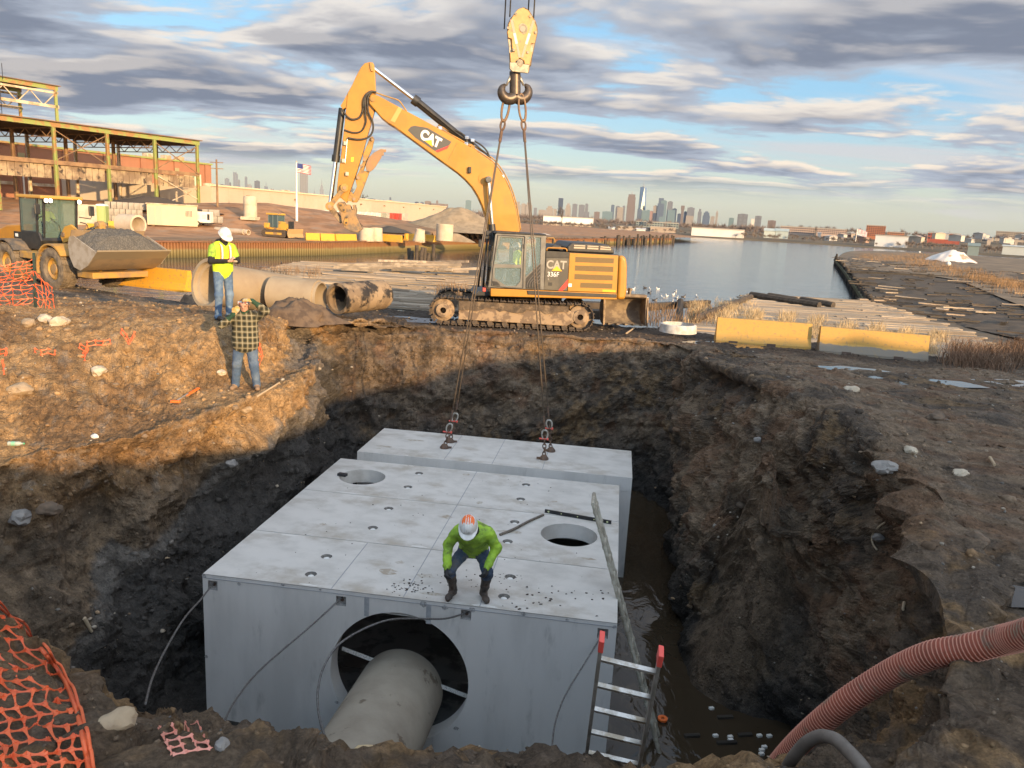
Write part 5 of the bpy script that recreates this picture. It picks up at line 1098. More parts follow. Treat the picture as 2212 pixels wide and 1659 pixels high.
def plaid_man():
 base = P(532, 833, .2); base.z = gz(base.x, base.y)-.01; pr = []
 fwd = Vector((.12, -.99, 0)).normalized(); Z = Vector((0, 0, 1)); rt = fwd.cross(Z)   # rt points to picture left for a man facing us
 def b(f, r, z): return fwd*f+rt*r+Z*z
 # 0 skin 1 denim 2 plaid 3 green sleeve 4 glove 5 boot 6 hair
 for s, fo in ((1, .0), (-1, .0)):
  hip, kn, an = b(0, .10*s, .88), b(.04, .15*s, .47), b(0, .19*s, .09)
  pr += [(hip, kn, .112, .088, 1, None), (kn, an, .085, .072, 1, None), (an-Z*.02, an+fwd*.13+rt*.04*s-Z*.05, .05, .044, 5, None), (an-Z*.045-fwd*.04, an-Z*.03, .046, .05, 5, None)]
 pr += [(b(0, -.07, .92), b(0, .07, .92), .13, .13, 1, (fwd, .85)), (b(.02, -.06, .88), b(.0, -.06, 1.30), .19, .165, 2, (fwd, .85)), (b(.02, .06, .88), b(0, .06, 1.30), .19, .165, 2, (fwd, .85)), (b(0, -.15, 1.36), b(0, .15, 1.36), .095, .095, 2, None), (b(.01, 0, 1.38), b(.03, 0, 1.47), .075, .068, 3, None), (b(.0, -.08, 1.42), b(.0, .08, 1.42), .06, .06, 2, None)]
 hc = b(.05, 0, 1.58); hup = (Z*.97+fwd*.2).normalized(); hf = (fwd*.97-Z*.2).normalized(); head(pr, hc, hf, hup, 0, 6)
 # hand on the picture's left shades the face, the other holds a paper over the brow
 sh = b(0, .22, 1.35); el = b(.22, .36, 1.22); wr = b(.27, .14, 1.43)
 pr += [(sh, el, .082, .066, 2, None), (el, el.lerp(wr, .45), .066, .058, 2, None), (el.lerp(wr, .4), wr, .048, .04, 3, None)]; hand(pr, wr, b(.0, -.5, .8), fwd*-1, 1, 4, .5, 1.12)
 sh = b(0, -.22, 1.37); el = b(.16, -.40, 1.50); wr = b(.26, -.19, 1.685)
 pr += [(sh, el, .085, .072, 2, None), (el, el.lerp(wr, .45), .072, .06, 2, None), (el.lerp(wr, .4), wr, .05, .042, 3, None)]; hand(pr, wr, b(.05, .95, .12), Z*-1+fwd*-.3, -1, 4, .25, 1.12)
 t = person('person', 'man in plaid flannel shirt and blue jeans shading his eyes with gloved hands', base, 0, pr, [SKIN, mat('blue_jeans', (.055, .095, .165), .9, col2=(.13, .17, .22), scale=4, lo=.42, hi=.68, bump=.3, bscale=30, dirt=(.2, .17, .13), dscale=3, dlo=.62, dhi=.75, damt=.5), plaid_mat(), mat('green_cuff', (.02, .055, .03), .9), GLOVEY, mat('tan_boot', (.22, .145, .09), .8), mat('brown_hair', (.06, .035, .02), .9)], .0135, .03, .012)
 face_parts(t, hc, hf, hup)
 g = MB(); g.tube(spl([hc+hf*.07+rt*k*.09*1.0+hup*(.075-.02*k*k) for k in (-1, -.5, 0, .5, 1)], 4), .03, 8); g.build('patterned_bandana', mat('bandana', (.55, .5, .45), .9, col2=(.35, .06, .05), scale=30, lo=.5, hi=.52, dirt=(.05, .08, .2), dscale=24, dlo=.55, dhi=.58), t, smooth='all')
plaid_man()
def crouch_man():
 fc = (bw(3.6, .2)+bw(4.02, .2))/2; base = Vector((fc.x, fc.y, -1.65)); pr = []
 fwd = Vector((-.02, -1, 0)).normalized(); Z = Vector((0, 0, 1)); rt = fwd.cross(Z)   # rt -> picture left
 def b(f, r, z): return fwd*f+rt*r+Z*z
 # 0 skin 1 jeans 2 jacket 3 glove 4 boot 5 collar
 pel = b(-.30, -.02, .60)
 for s, fr_, kr in ((1, .215, .27), (-1, .20, .25)):
  an = b(-.05, fr_*s, .09); kn = b(.10, kr*s, .46); hip = pel+rt*.105*s
  pr += [(hip, kn, .105, .078, 1, None), (kn, kn.lerp(an, .35), .075, .070, 1, None), (kn.lerp(an, .28), an, .074, .056, 4, None), (an-Z*.02-fwd*.03, an+fwd*.13+rt*.05*s-Z*.045, .052, .045, 4, None), (an+fwd*.12+rt*.045*s-Z*.045, an+fwd*.17+rt*.06*s-Z*.048, .043, .038, 4, None)]
 ch = b(.10, -.03, 1.02)
 pr += [(pel-rt*.06, pel+rt*.06, .13, .13, 1, None), (pel+Z*.06+fwd*.02, ch, .165, .175, 2, None), (pel+rt*.08+Z*.07, ch+rt*.08, .13, .14, 2, None), (pel-rt*.08+Z*.07, ch-rt*.08, .13, .14, 2, None), (ch-rt*.17+Z*.02, ch+rt*.17+Z*.02, .095, .095, 2, None), (ch+fwd*.06+Z*.06, ch+fwd*.15+Z*.10, .085, .075, 5, None)]
 hc = b(.235, .03, 1.155); hup = (Z*.80+fwd*.60).normalized(); hf = (fwd*.75-Z*.66).normalized(); head(pr, hc, hf, hup, 0, 5)
 for s in (1, -1):
  sh = ch+rt*.21*s+Z*.0; el = b(.04, .325*s-.02, .80); wr = b(.20, (.30 if s > 0 else .25)*s, .56 if s > 0 else .60)
  pr += [(sh, el, .088, .075, 2, None), (el, wr, .074, .056, 2, None)]; hand(pr, wr+(wr-el).normalized()*.02, (wr-el)+Z*-.1, rt*-s*.9+fwd*-.5, -s, 3, .7, 1.15)
 t = person('person', 'worker in lime jacket and white hard hat crouching at the culvert edge', base, 0, pr, [SKIN, DENIMD, HIVISG, GLOVE, BOOT, BLKC], .013, .03, .022)
 hat(t, hc+hup*.035, hup, hf, HATW, 1.02); face_parts(t, hc, hf, hup)
 g = MB(); vs = []; n_ = 16; c = hc+hup*.035; rh = hf.cross(hup)
 for j in range(3):
  for i in range(n_):
   a = 2*math.pi*i/n_; ph = math.radians(90-22*j); vs.append(c+(hf*math.cos(a)*.145+rh*math.sin(a)*.121)*math.cos(ph)*1.02+hup*.1395*math.sin(ph)*1.02)
 g.add(vs, [(j*n_+i, j*n_+(i+1) % n_, (j+1)*n_+(i+1) % n_, (j+1)*n_+i) for j in range(2) for i in range(n_)]); g.build('orange_sticker', ORG, t, smooth='all')
crouch_man()
def operator(pos, rz, nm, label, hatted=True):
 pr = []; Z = Vector((0, 0, 1)); fwd = Vector((-1, 0, 0)); rt = fwd.cross(Z)
 def b(f, r, z): return fwd*f+rt*r+Z*z
 pr += [(b(0, -.08, .08), b(0, .08, .08), .13, .13, 1, None), (b(0, 0, .1), b(.02, 0, .48), .17, .16, 2, None), (b(.02, -.16, .50), b(.02, .16, .50), .085, .085, 2, None), (b(.03, 0, .55), b(.05, 0, .62), .06, .06, 0, None)]
 hc = b(.08, 0, .72); head(pr, hc, fwd, Z, 0, 3)
 for s in (-1, 1):
  pr += [(b(0, .11*s, .06), b(.42, .14*s, .08), .09, .075, 1, None), (b(.42, .14*s, .08), b(.45, .14*s, -.34), .072, .055, 1, None), (b(.43, .14*s, -.36), b(.56, .14*s, -.38), .045, .04, 3, None), (b(.02, .23*s, .46), b(.12, .28*s, .20), .065, .055, 2, None), (b(.12, .28*s, .20), b(.36, .24*s, .20), .055, .045, 3, None)]
  hand(pr, b(.36, .24*s, .2), fwd, Z*-1, s, 3, .8)
 t = person('person', label, pos, rz, pr, [SKIN, DENIMD, HIVIS, BLKC], .018, .03)
 if hatted: hat(t, hc+Z*.03, Z, fwd, HATW, .98)
 face_parts(t, hc, fwd, Z)
_a, _z = UF.px(*ZC(975, 470), -1.0); operator(UF.w(_a, -1.0, _z), UF.ang, 'person', 'operator in white hard hat sitting inside the excavator cab')
# ------------------------------------------------------------------ wheel loader
def wheel_mesh(r, w):
 """tyre with lugs; axis along y"""
 g = MB(); g.lathe([(r*.52, -w*.36), (r*.62, -w*.48), (r*.86, -w*.5), (r*.95, -w*.42), (r*.96, 0), (r*.95, w*.42), (r*.86, w*.5), (r*.62, w*.48), (r*.52, w*.36)], (0, 0, 0), (0, 1, 0), 40, close=True)
 n = 22
 for k in range(n):
  for s in (-1, 1):
   a = 2*math.pi*(k+(.5 if s > 0 else 0))/n; da = math.pi/n*.72
   for (y0, y1, sk) in ((.03, .24, .0), (.27, .47, .35)):
    vs = []
    for rr_ in (r*.94, r*1.0 if y0 < .2 else r*.985):
     for aa, yy in ((a-da*.8+sk*da, y0), (a+da*.8+sk*da, y0), (a+da*.8+(sk+.45)*da, y1), (a-da*.8+(sk+.45)*da, y1)):
      vs.append((rr_*math.cos(aa), s*yy*w, rr_*math.sin(aa)))
    g.add(vs, [(4, 5, 6, 7), (0, 1, 5, 4), (1, 2, 6, 5), (2, 3, 7, 6), (3, 0, 4, 7)])
 return g
TYRE = mat('muddy_tyre', (.20, .155, .105), .92, col2=(.10, .08, .06), scale=4, lo=.4, hi=.65, bump=.6, bscale=14)
def loader():
 LH = math.radians(-30); hd = Vector((math.cos(LH), math.sin(LH), 0)); lf = Vector((-math.sin(LH), math.cos(LH), 0))
 c = P(130, 622, .0)+lf*1.05; c.z = gz(c.x, c.y)
 t = thing('wheel_loader', 'yellow wheel loader carrying a bucket heaped with gravel', 'loader', c, LH)
 YM = mat('muddy_yellow', (.46, .26, .055), .6, col2=(.36, .21, .07), scale=2.5, dirt=(.26, .175, .10), dscale=2, dlo=.45, dhi=.62, damt=.8, bump=.2)
 wm = wheel_mesh(.79, .60); base = None
 for x, y in ((0, -1.05), (0, 1.05), (-3.15, -1.05), (-3.15, 1.05)):
  if base is None: o = wm.build('wheel', TYRE, t, smooth=True); base = o
  else: o = bpy.data.objects.new('wheel', base.data); COL.objects.link(o); o.parent = t
  o.location = (x, y, .79)
  s = -1 if y < 0 else 1
  g = MB(); g.lathe([(.42, .0), (.42, s*.16), (.36, s*.20), (.33, s*.10), (.20, s*.12), (.18, s*.20), (.06, s*.21)], (0, 0, 0), (0, 1, 0), 28); r = g.build('rim', YM, None, smooth=True); r.parent = o
 m = MB(); m.bx(-.75, .75, -.48, .48, .45, 1.25); m.build('front_frame', YM, t, bevel=.04)
 m = MB(); m.bx(-.35, .35, -.85, .85, .62, .92); m.build('front_axle', YM, t, bevel=.04)
 m = MB(); m.bx(-4.3, -.9, -.55, .55, .5, 1.35); m.build('rear_frame', YM, t, bevel=.04)
 m = MB(); m.bx(-3.5, -2.8, -.85, .85, .62, .92); m.build('rear_axle', YM, t, bevel=.04)
 for s in (-1, 1):
  g = MB(); p = [(-.92+.0*k, 0) for k in range(1)]
  arc = [(.93*math.cos(a), .79+.93*math.sin(a)) for a in np.linspace(math.radians(35), math.radians(195), 12)]; arc2 = [(.87*math.cos(a), .79+.87*math.sin(a)) for a in np.linspace(math.radians(195), math.radians(35), 12)]
  g.xz(arc+arc2, s*.72, s*1.38); g.build('front_fender', YM, t)
  g = MB(); g.xz([(x-3.15, z) for x, z in arc+arc2], s*.72, s*1.38); g.build('rear_fender', mat('fender_grey', (.09, .085, .08), .7, col2=(.2, .15, .1), scale=3), t)
  g = MB(); g.bx(-2.25, -1.0, s*.62 if s > 0 else -1.25, 1.25 if s > 0 else -.62, 1.05, 1.32); g.build('running_board', YM, t, bevel=.03)
  # lift arm: curved plate from the tower to the bucket
  g = MB(); g.xz([(-.65, 1.95), (-.35, 2.32), (.05, 2.42), (.5, 2.2), (1.1, 1.55), (1.75, .82), (1.9, .55), (1.7, .5), (1.2, .95), (.55, 1.55), (.1, 1.82), (-.3, 1.75), (-.5, 1.7)], s*.50-.05, s*.50+.05); g.build('lift_arm', mat('loader_arm', (.50, .27, .045), .45, dirt=(.10, .07, .05), dscale=1.2, dlo=.5, dhi=.62, damt=.6), t, bevel=.015)
  g = MB(); g.xz([(-.75, 1.2), (.25, 1.2), (-.1, 2.1), (-.45, 2.3), (-.72, 2.1)], s*.36-.03, s*.36+.03); g.build('tower_plate', YM, t, bevel=.015)
  g = MB(); g.cyl((-.25, s*.44, 1.25), (.95, s*.44, 1.45), .075, n=12); g.build('lift_cylinder', BLK, t, smooth=True)
  g = MB(); g.cyl((-.42, s*.30, 2.02), (-.42, s*.60, 2.02), .09, n=14); g.build('arm_pin', SANDM, t, smooth=True)
 g = MB(); g.xz([(.62, 1.35), (.95, 2.55), (1.1, 2.62), (1.22, 2.5), (1.15, 1.5), (1.0, 1.2)], -.12, .12); g.build('tilt_lever', YM, t, bevel=.02)
 g = MB(); g.cyl((1.08, -.2, 2.48), (1.08, .2, 2.48), .09, n=14); g.build('lever_pin', SANDM, t, smooth=True)
 g = MB(); g.cyl((-.4, 0, 1.95), (.5, 0, 2.25), .10, n=14); g.build('tilt_cylinder', BLK, t, smooth=True)
 g = MB(); g.cyl((.5, 0, 2.25), (1.05, 0, 2.46), .05, n=12); g.build('tilt_rod', CHR, t, smooth=True)
 # engine hood
 m = MB(); m.xz([(-5.0, 1.2), (-2.8, 1.3), (-2.8, 2.3), (-4.1, 2.2), (-4.95, 1.95)], -.72, .72); m.build('engine_hood', YEL, t, bevel=.08)
 m = MB(); m.bx(-3.5, -2.95, -.75, -.722, 1.72, 1.98); m.build('hood_decal', BLK, t); m = MB(); m.bx(-3.4, -3.2, -.755, -.75, 1.78, 1.9); m.build('decal_letters', WHITE, t)
 t_ = t; n0 = set(t.children)
 # cab
 m = MB(); m.xz([(-2.2, 1.25), (-.95, 1.25), (-.80, 1.62), (-.95, 1.95), (-2.2, 1.95)], -.78, .78); m.build('cab_base', BLK, t, bevel=.04)
 for x, y, x2 in ((-2.15, -.74, -2.1), (-2.15, .74, -2.1), (-1.05, -.76, -.92), (-1.05, .76, -.92), (-.85, -.62, -.72), (-.85, .62, -.72)):
  m = MB(); m.bar((x, y, 1.9), (x2, y, 3.22), .08, .08); m.build('cab_pillar', BLK, t, bevel=.01)
 m = MB(); m.bx(-2.3, -.55, -.82, .82, 3.2, 3.33); m.build('cab_roof', mat('roof_yellow', (.48, .27, .06), .6), t, bevel=.04)
 for pl, nm in ((((-.86, -.58, 1.7), (-.86, .58, 1.7), (-.73, .58, 3.18), (-.73, -.58, 3.18)), 'windscreen'), (((-2.1, -.77, 1.95), (-1.08, -.77, 1.95), (-.98, -.77, 3.18), (-2.08, -.77, 3.18)), 'side_window'), (((-2.1, .77, 1.95), (-1.08, .77, 1.95), (-.98, .77, 3.18), (-2.08, .77, 3.18)), 'side_window'), (((-2.15, -.7, 1.95), (-2.15, .7, 1.95), (-2.12, .7, 3.18), (-2.12, -.7, 3.18)), 'rear_window'), (((-.98, -.74, 1.75), (-.86, -.62, 1.75), (-.75, -.62, 3.18), (-.93, -.74, 3.18)), 'corner_window')):
  m = MB(); v = [Vector(p) for p in pl]; nrm = (v[1]-v[0]).cross(v[3]-v[0]).normalized(); m.prism(v, nrm*.01); m.build(nm, mat('green_glass', (.16, .24, .21), .04, alpha=.42, spec=.9), t)
 for y in (-.66, -.5, .62):
  m = MB(); m.lathe([(.02, -.05), (.085, -.04), (.09, .03), (.02, .04)], (-.52, y, 3.14), (1, 0, 0), 14); m.build('lamp_body', BLK, t, smooth=True)
  g = bpy.data.materials.get('lit_lamp')
  if g is None:
   g = bpy.data.materials.new('lit_lamp'); g.use_nodes = True; b = g.node_tree.nodes['Principled BSDF']; b.inputs['Emission Color'].default_value = (1, .82, .55, 1); b.inputs['Emission Strength'].default_value = 9
  m = MB(); m.cyl((-.482, y, 3.14), (-.47, y, 3.14), .07, n=14); m.build('lit_lens', g, t)
 for s in (-1, 1):
  m = MB(); m.tube([(-.75, s*.72, 2.55), (-.45, s*1.02, 2.5), (-.4, s*1.05, 2.65)], .018, 6); m.build('mirror_arm', BLK, t)
  m = MB(); m.bx(-.46, -.38, s*1.05-.11, s*1.05+.11, 2.62, 3.0); m.build('mirror', BLK, t, bevel=.03)
  m = MB(); m.tube(spl([(-.72, s*.72, 1.75), (-.45, s*.85, 1.8), (-.42, s*.85, 2.25), (-.72, s*.74, 2.35)], 4), .02, 6); m.build('grab_rail', BLK, t)
 m = MB(); m.bx(-1.95, -1.45, -.25, .25, 1.95, 2.12); m.bx(-2.0, -1.86, -.25, .25, 2.12, 2.75); m.build('seat', BLK, t, bevel=.04)
 m = MB(); link(m, Vector((-1.25, 0, 2.25)), Vector((.3, 0, 1)).normalized(), Vector((0, 1, 0)), .18, .18, .018); m.cyl((-1.25, 0, 2.25), (-1.0, 0, 1.9), .03); m.build('steering_wheel', BLK, t, smooth=True)
 m = MB(); m.tube([(-.86, .1, 1.72), (-.80, -.05, 2.2), (-.78, -.4, 2.5)], .012, 5); m.build('wiper', BLK, t)
 for o in t.children:
  if o not in n0: o.location = (-.75, 0, .10)
 # bucket
 BS = mat('loader_bucket', (.30, .215, .13), .7, col2=(.22, .165, .11), scale=2, bump=.3, bscale=10, dirt=(.5, .44, .34), dscale=1.3, dlo=.6, dhi=.7, damt=.5)
 W2 = 1.42; prof = [(3.05, 1.58), (2.5, 1.10), (2.05, .90), (1.68, 1.0), (1.45, 1.35), (1.40, 1.78), (1.50, 2.05)]
 m = MB(); n = len(prof); inn = [(x+.05, z+.05) for x, z in prof]
 for pr_ in (prof, inn):
  for s in (-W2, W2): m.v += [(x, s, z) for x, z in pr_]
 f = []
 for i in range(n-1): f += [(i, i+1, n+i+1, n+i), (2*n+i, 3*n+i, 3*n+i+1, 2*n+i+1)]
 f += [(0, n, 3*n, 2*n), (n-1, 3*n-1, 4*n-1, 2*n-1)]; m.f = f; m.mi = [0]*len(f); bk = m.build('bucket', BS, t, smooth=True)
 for s in (-1, 1):
  g = MB(); g.prism([(x, s*W2, z) for x, z in [(3.08, 1.60)]+prof[1:]+[(1.75, 2.1)]], (0, s*.04, 0)); o = g.build('bucket_side', mat('bucket_grey', (.38, .33, .27), .7, col2=(.28, .23, .17), scale=3), None); o.parent = bk
 g = MB(); g.prism([(2.78, -W2-.03, 1.34), (3.12, -W2-.03, 1.63), (3.12, -W2-.03, 1.68), (2.76, -W2-.03, 1.37)], (0, 2*W2+.06, 0)); o = g.build('cutting_edge', mat('edge_steel', (.3, .24, .16), .6, metal=.3), None); o.parent = bk
 g = MB(); g.prism([(1.46, -W2, 2.0), (1.46, W2, 2.0), (1.6, W2, 2.3), (1.6, -W2, 2.3)], (.04, 0, 0)); o = g.build('spill_guard', BS, None); o.parent = bk
 g = MB(); g.bx(1.25, 2.2, -1.1, 1.1, .60, .82); g.build('coupler_beam', YM, t, bevel=.02)
 # gravel heap
 g = MB(); nx, ny = 40, 56; vs = []
 for i in range(nx):
  for j in range(ny):
   u, v = i/(nx-1), j/(ny-1); x = 1.48+u*1.52; y = (v-.5)*2*W2*.985; edge = min(u*5, (1-u)*3.4, 1)*min(v*4.2, (1-v)*4.2, 1)
   vs.append((x, y, (2.02-.44*u)+.44*edge**.8*(1-.25*abs(v-.5))+.05*fbm(Vector((x, y, 0))*5, 3)+.02*random.random()))
 g.add(vs, [(i*ny+j, (i+1)*ny+j, (i+1)*ny+j+1, i*ny+j+1) for i in range(nx-1) for j in range(ny-1)])
 GR = mat('gravel_heap', (.075, .068, .058), .9, col2=(.16, .145, .12), scale=28, detail=3, lo=.45, hi=.6, bump=1., bscale=30)
 g.v = [tuple(MW[t.name] @ Vector(v)) for v in g.v]; stuff(g.build('gravel_load', GR, smooth='all'), 'heap of grey gravel filling the loader bucket', 'gravel')
 w_ = MW[t.name] @ Vector((-2.5, 0, 2.22)); operator(w_, LH+math.pi, 'person', 'loader driver in yellow vest seen through the windscreen', False)
loader()
# ------------------------------------------------------------------ concrete pipes on the bank
def px_pipe(d0, y0, d1, y1, ro, ri, name, label, m, **k):
 a, b = PY(*d0, y0), PY(*d1, y1); o = pipe_mesh(a, b, ro, ri, name, m, **k); return tag(o, label, 'pipe')
PTAN = mat('pipe_tan', (.36, .285, .19), .85, col2=(.29, .22, .145), scale=1.2, lo=.35, hi=.7, bump=.3, bscale=30, dirt=(.10, .07, .05), dscale=2.6, dlo=.66, dhi=.70, damt=.8)
px_pipe((446, 612), 21.9, (640, 640), 24.6, .62, .52, 'concrete_pipe', 'large tan concrete pipe with a flared end behind the man in the vest', PTAN, bell=.09, bell_len=.14)
px_pipe((590, 633), 22.9, (694, 643), 22.6, .50, .42, 'concrete_pipe', 'shorter mud-spotted concrete pipe lying in line with the flared pipe', PTAN, spig=.1)
PBLK = mat('pipe_tarred', (.20, .14, .085), .6, col2=(.30, .215, .13), scale=2.2, lo=.45, hi=.55, bump=.4, dirt=(.018, .016, .015), dscale=1.3, dlo=.50, dhi=.56, damt=.95)
px_pipe((729, 645), 22.6, (828, 636), 24.3, .46, .37, 'tarred_pipe', 'dark tar-stained pipe with its open end facing left', PBLK, spig=.12)
def mounds(name, spots, label, m):
 g = MB()
 for (dx, dy, r, h, sd) in spots:
  c, _ = ghit(dx, dy); n_ = 22
  for _k in range(1):
   vs = []; fs = []; nu, nv = 26, 9
   for j in range(nv+1):
    for i in range(nu):
     a = 2*math.pi*i/nu; q = j/nv; rr_ = r*(1-q)*(1+.35*fbm(Vector((math.cos(a)*1.3+sd, math.sin(a)*1.3, q*2)), 3)); x, y = math.cos(a)*rr_*1.5, math.sin(a)*rr_
     z = h*(1-(1-q)**2)*(1+.5*fbm(Vector((x*3+sd, y*3, 2)), 3)); vs.append(c+Vector((x, y, z-.06)))
   fs = [(j*nu+i, j*nu+(i+1) % nu, (j+1)*nu+(i+1) % nu, (j+1)*nu+i) for j in range(nv) for i in range(nu)]; g.add(vs, fs)
 return g
for i, (dx, dy, r, h, sd, lb) in enumerate(((425, 656, .5, .42, 1, 'low heap of brown clods beside the flared concrete pipe'), (640, 690, .75, .5, 5, 'heap of broken clods in front of the short concrete pipe'))):
 g = mounds('soil_heap', [(dx, dy, r, h, sd)], '', None); tag(g.build('soil_heap', mat('clod_soil', (.15, .10, .062), .95, col2=(.09, .06, .04), scale=5, bump=1., bscale=9), smooth='all'), lb, 'soil heap')
# ------------------------------------------------------------------ road barriers
def barrier_mat(name, paint, line, amt=.25):
 m = bpy.data.materials.new(name); m.use_nodes = True; nt = m.node_tree; N = nt.nodes; L = nt.links; b = N['Principled BSDF']; b.inputs['Roughness'].default_value = .75
 tc = N.new('ShaderNodeTexCoord'); sp_ = N.new('ShaderNodeSeparateXYZ'); L.new(tc.outputs['Object'], sp_.inputs[0])
 n = N.new('ShaderNodeTexNoise'); n.inputs['Scale'].default_value = 2.5; n.inputs['Detail'].default_value = 6; L.new(tc.outputs['Object'], n.inputs['Vector'])
 a = N.new('ShaderNodeMath'); a.operation = 'MULTIPLY_ADD'; L.new(n.outputs['Fac'], a.inputs[0]); a.inputs[1].default_value = amt; L.new(sp_.outputs[2], a.inputs[2])
 r = N.new('ShaderNodeMapRange'); L.new(a.outputs[0], r.inputs[0]); r.inputs[1].default_value = line; r.inputs[2].default_value = line+.02
 n2 = N.new('ShaderNodeTexNoise'); n2.inputs['Scale'].default_value = 9; n2.inputs['Detail'].default_value = 8; n2.inputs['Roughness'].default_value = .7; L.new(tc.outputs['Object'], n2.inputs['Vector'])
 r2 = N.new('ShaderNodeMapRange'); L.new(n2.outputs['Fac'], r2.inputs[0]); r2.inputs[1].default_value = .54; r2.inputs[2].default_value = .68
 mx = N.new('ShaderNodeMix'); mx.data_type = 'RGBA'; L.new(r.outputs[0], mx.inputs[0]); mx.inputs[6].default_value = (.21, .18, .14, 1); mx.inputs[7].default_value = paint+(1,)  # grey below a noisy height line, the given colour above
 m2 = N.new('ShaderNodeMix'); m2.data_type = 'RGBA'; L.new(r2.outputs[0], m2.inputs[0]); L.new(mx.outputs[2], m2.inputs[6]); m2.inputs[7].default_value = (.26, .19, .10, 1); L.new(m2.outputs[2], b.inputs['Base Color'])
 bp = N.new('ShaderNodeBump'); bp.inputs['Strength'].default_value = .5; bp.inputs['Distance'].default_value = .01; L.new(n2.outputs['Fac'], bp.inputs['Height']); L.new(bp.outputs[0], b.inputs['Normal']); return m
BARY = barrier_mat('barrier_yellow', (.50, .29, .07), .40); BARY2 = barrier_mat('barrier_yellow_left', (.66, .34, .03), .02)
BPROF = [(-.30, 0), (-.30, .08), (-.17, .33), (-.09, .81), (.09, .81), (.17, .33), (.30, .08), (.30, 0)]
def barrier(a, b, label, m, z=None, group='yellow concrete road barriers', gap=.0, tilt=0., hs=1.):
 a, b = Vector(a), Vector(b); d = (b-a); d.z = 0; L_ = d.length; an = math.atan2(d.y, d.x); c = (a+b)/2
 g = MB(); n = 13
 for i in range(n):
  x = -L_/2+L_*i/(n-1)
  for y, z_ in BPROF: g.v.append((x, y+.006*fbm(Vector((x*3, y*8, z_*5))), z_*hs+.008*fbm(Vector((x*2.1, y*7, 3)))))
 k = len(BPROF); g.f = [(i*k+j, (i+1)*k+j, (i+1)*k+(j+1) % k, i*k+(j+1) % k) for i in range(n-1) for j in range(k)]+[tuple(range(k)), tuple(range(n*k-1, (n-1)*k-1, -1))]; g.mi = [0]*len(g.f)
 o = g.build('road_barrier', m); o.location = (c.x, c.y, c.z if z is None else z); o.rotation_euler = (0, tilt, an); tag(o, label, 'barrier', group); return o
barrier(P(262, 611, .1), P(410, 628, .1), 'yellow concrete barrier lying behind the loader bucket', BARY2, .05)
b1 = barrier((6.6, 25.36, 0), (9.56, 24.97, 0), 'yellow concrete barrier nearer the spare bucket, grey only near the ground', barrier_mat('barrier_yellow_low', (.50, .29, .07), .16, .35), -.12)
b2 = barrier((9.70, 24.62, 0), (12.9, 24.10, 0), 'yellow concrete barrier with a grey lower part, farther along the bank', BARY, -.16, tilt=.012)
for o, xs in ((b1, (-.95, .25)), (b2, (-.8, .75))):
 for x in xs:
  g = MB(); g.bx(x-.14, x+.14, -.305, -.2, .0, .10); q = g.build('lifting_slot', DARKHOLE, None); q.parent = o
g = MB(); g.prism([(1.37, -.335, 0.), (1.495, -.335, 0.), (1.495, -.115, .80), (1.42, -.115, .80), (1.38, -.2, .4)], (0, .01, 0))
# ------------------------------------------------------------------ the yard across the inlet
WLINE = [Vector((-75, 30, 0)), Vector((-42, 56, 0)), Vector((-33.2, 69.5, 0)), Vector((-22, 87.6, 0)), Vector((-7, 126, 0)), Vector((20, 186, 0)), Vector((47, 246, 0))]
def wline_side(x, y):
 """signed distance to the quay line, positive on the yard side"""
 best = 1e9; sg = 1
 for a, b in zip(WLINE[:-1], WLINE[1:]):
  d = b-a; t = max(0, min(1, ((x-a.x)*d.x+(y-a.y)*d.y)/(d.x*d.x+d.y*d.y))); qx, qy = a.x+d.x*t, a.y+d.y*t; ds = math.hypot(x-qx, y-qy)
  if ds < best: best = ds; sg = 1 if d.x*(y-a.y)-d.y*(x-a.x) > 0 else -1
 return best*sg
RX = [-400, 0, 300, 430, 560, 700, 850, 960, 1100, 1300]; RZ = [2.0, 2.2, 2.4, 3.0, 3.3, 2.5, 1.7, .9, .2, -.4]
def yard_z(x, y):
 dx = 1106+math.tan(math.atan2(x, y))*775*2212/1024*1.02; d = math.hypot(x, y); rz = float(np.interp(dx, RX, RZ))
 t = max(0, min(1, (d-96)/26)); t = t*t*(3-2*t); w = max(0, min(1, (d-150)/60))
 return (-.42*(1-t)+rz*t)*(1-w)+w*min(rz, .2) + .25*fbm(Vector((x, y, 0))*.09, 4)*t*(1-w*.5)
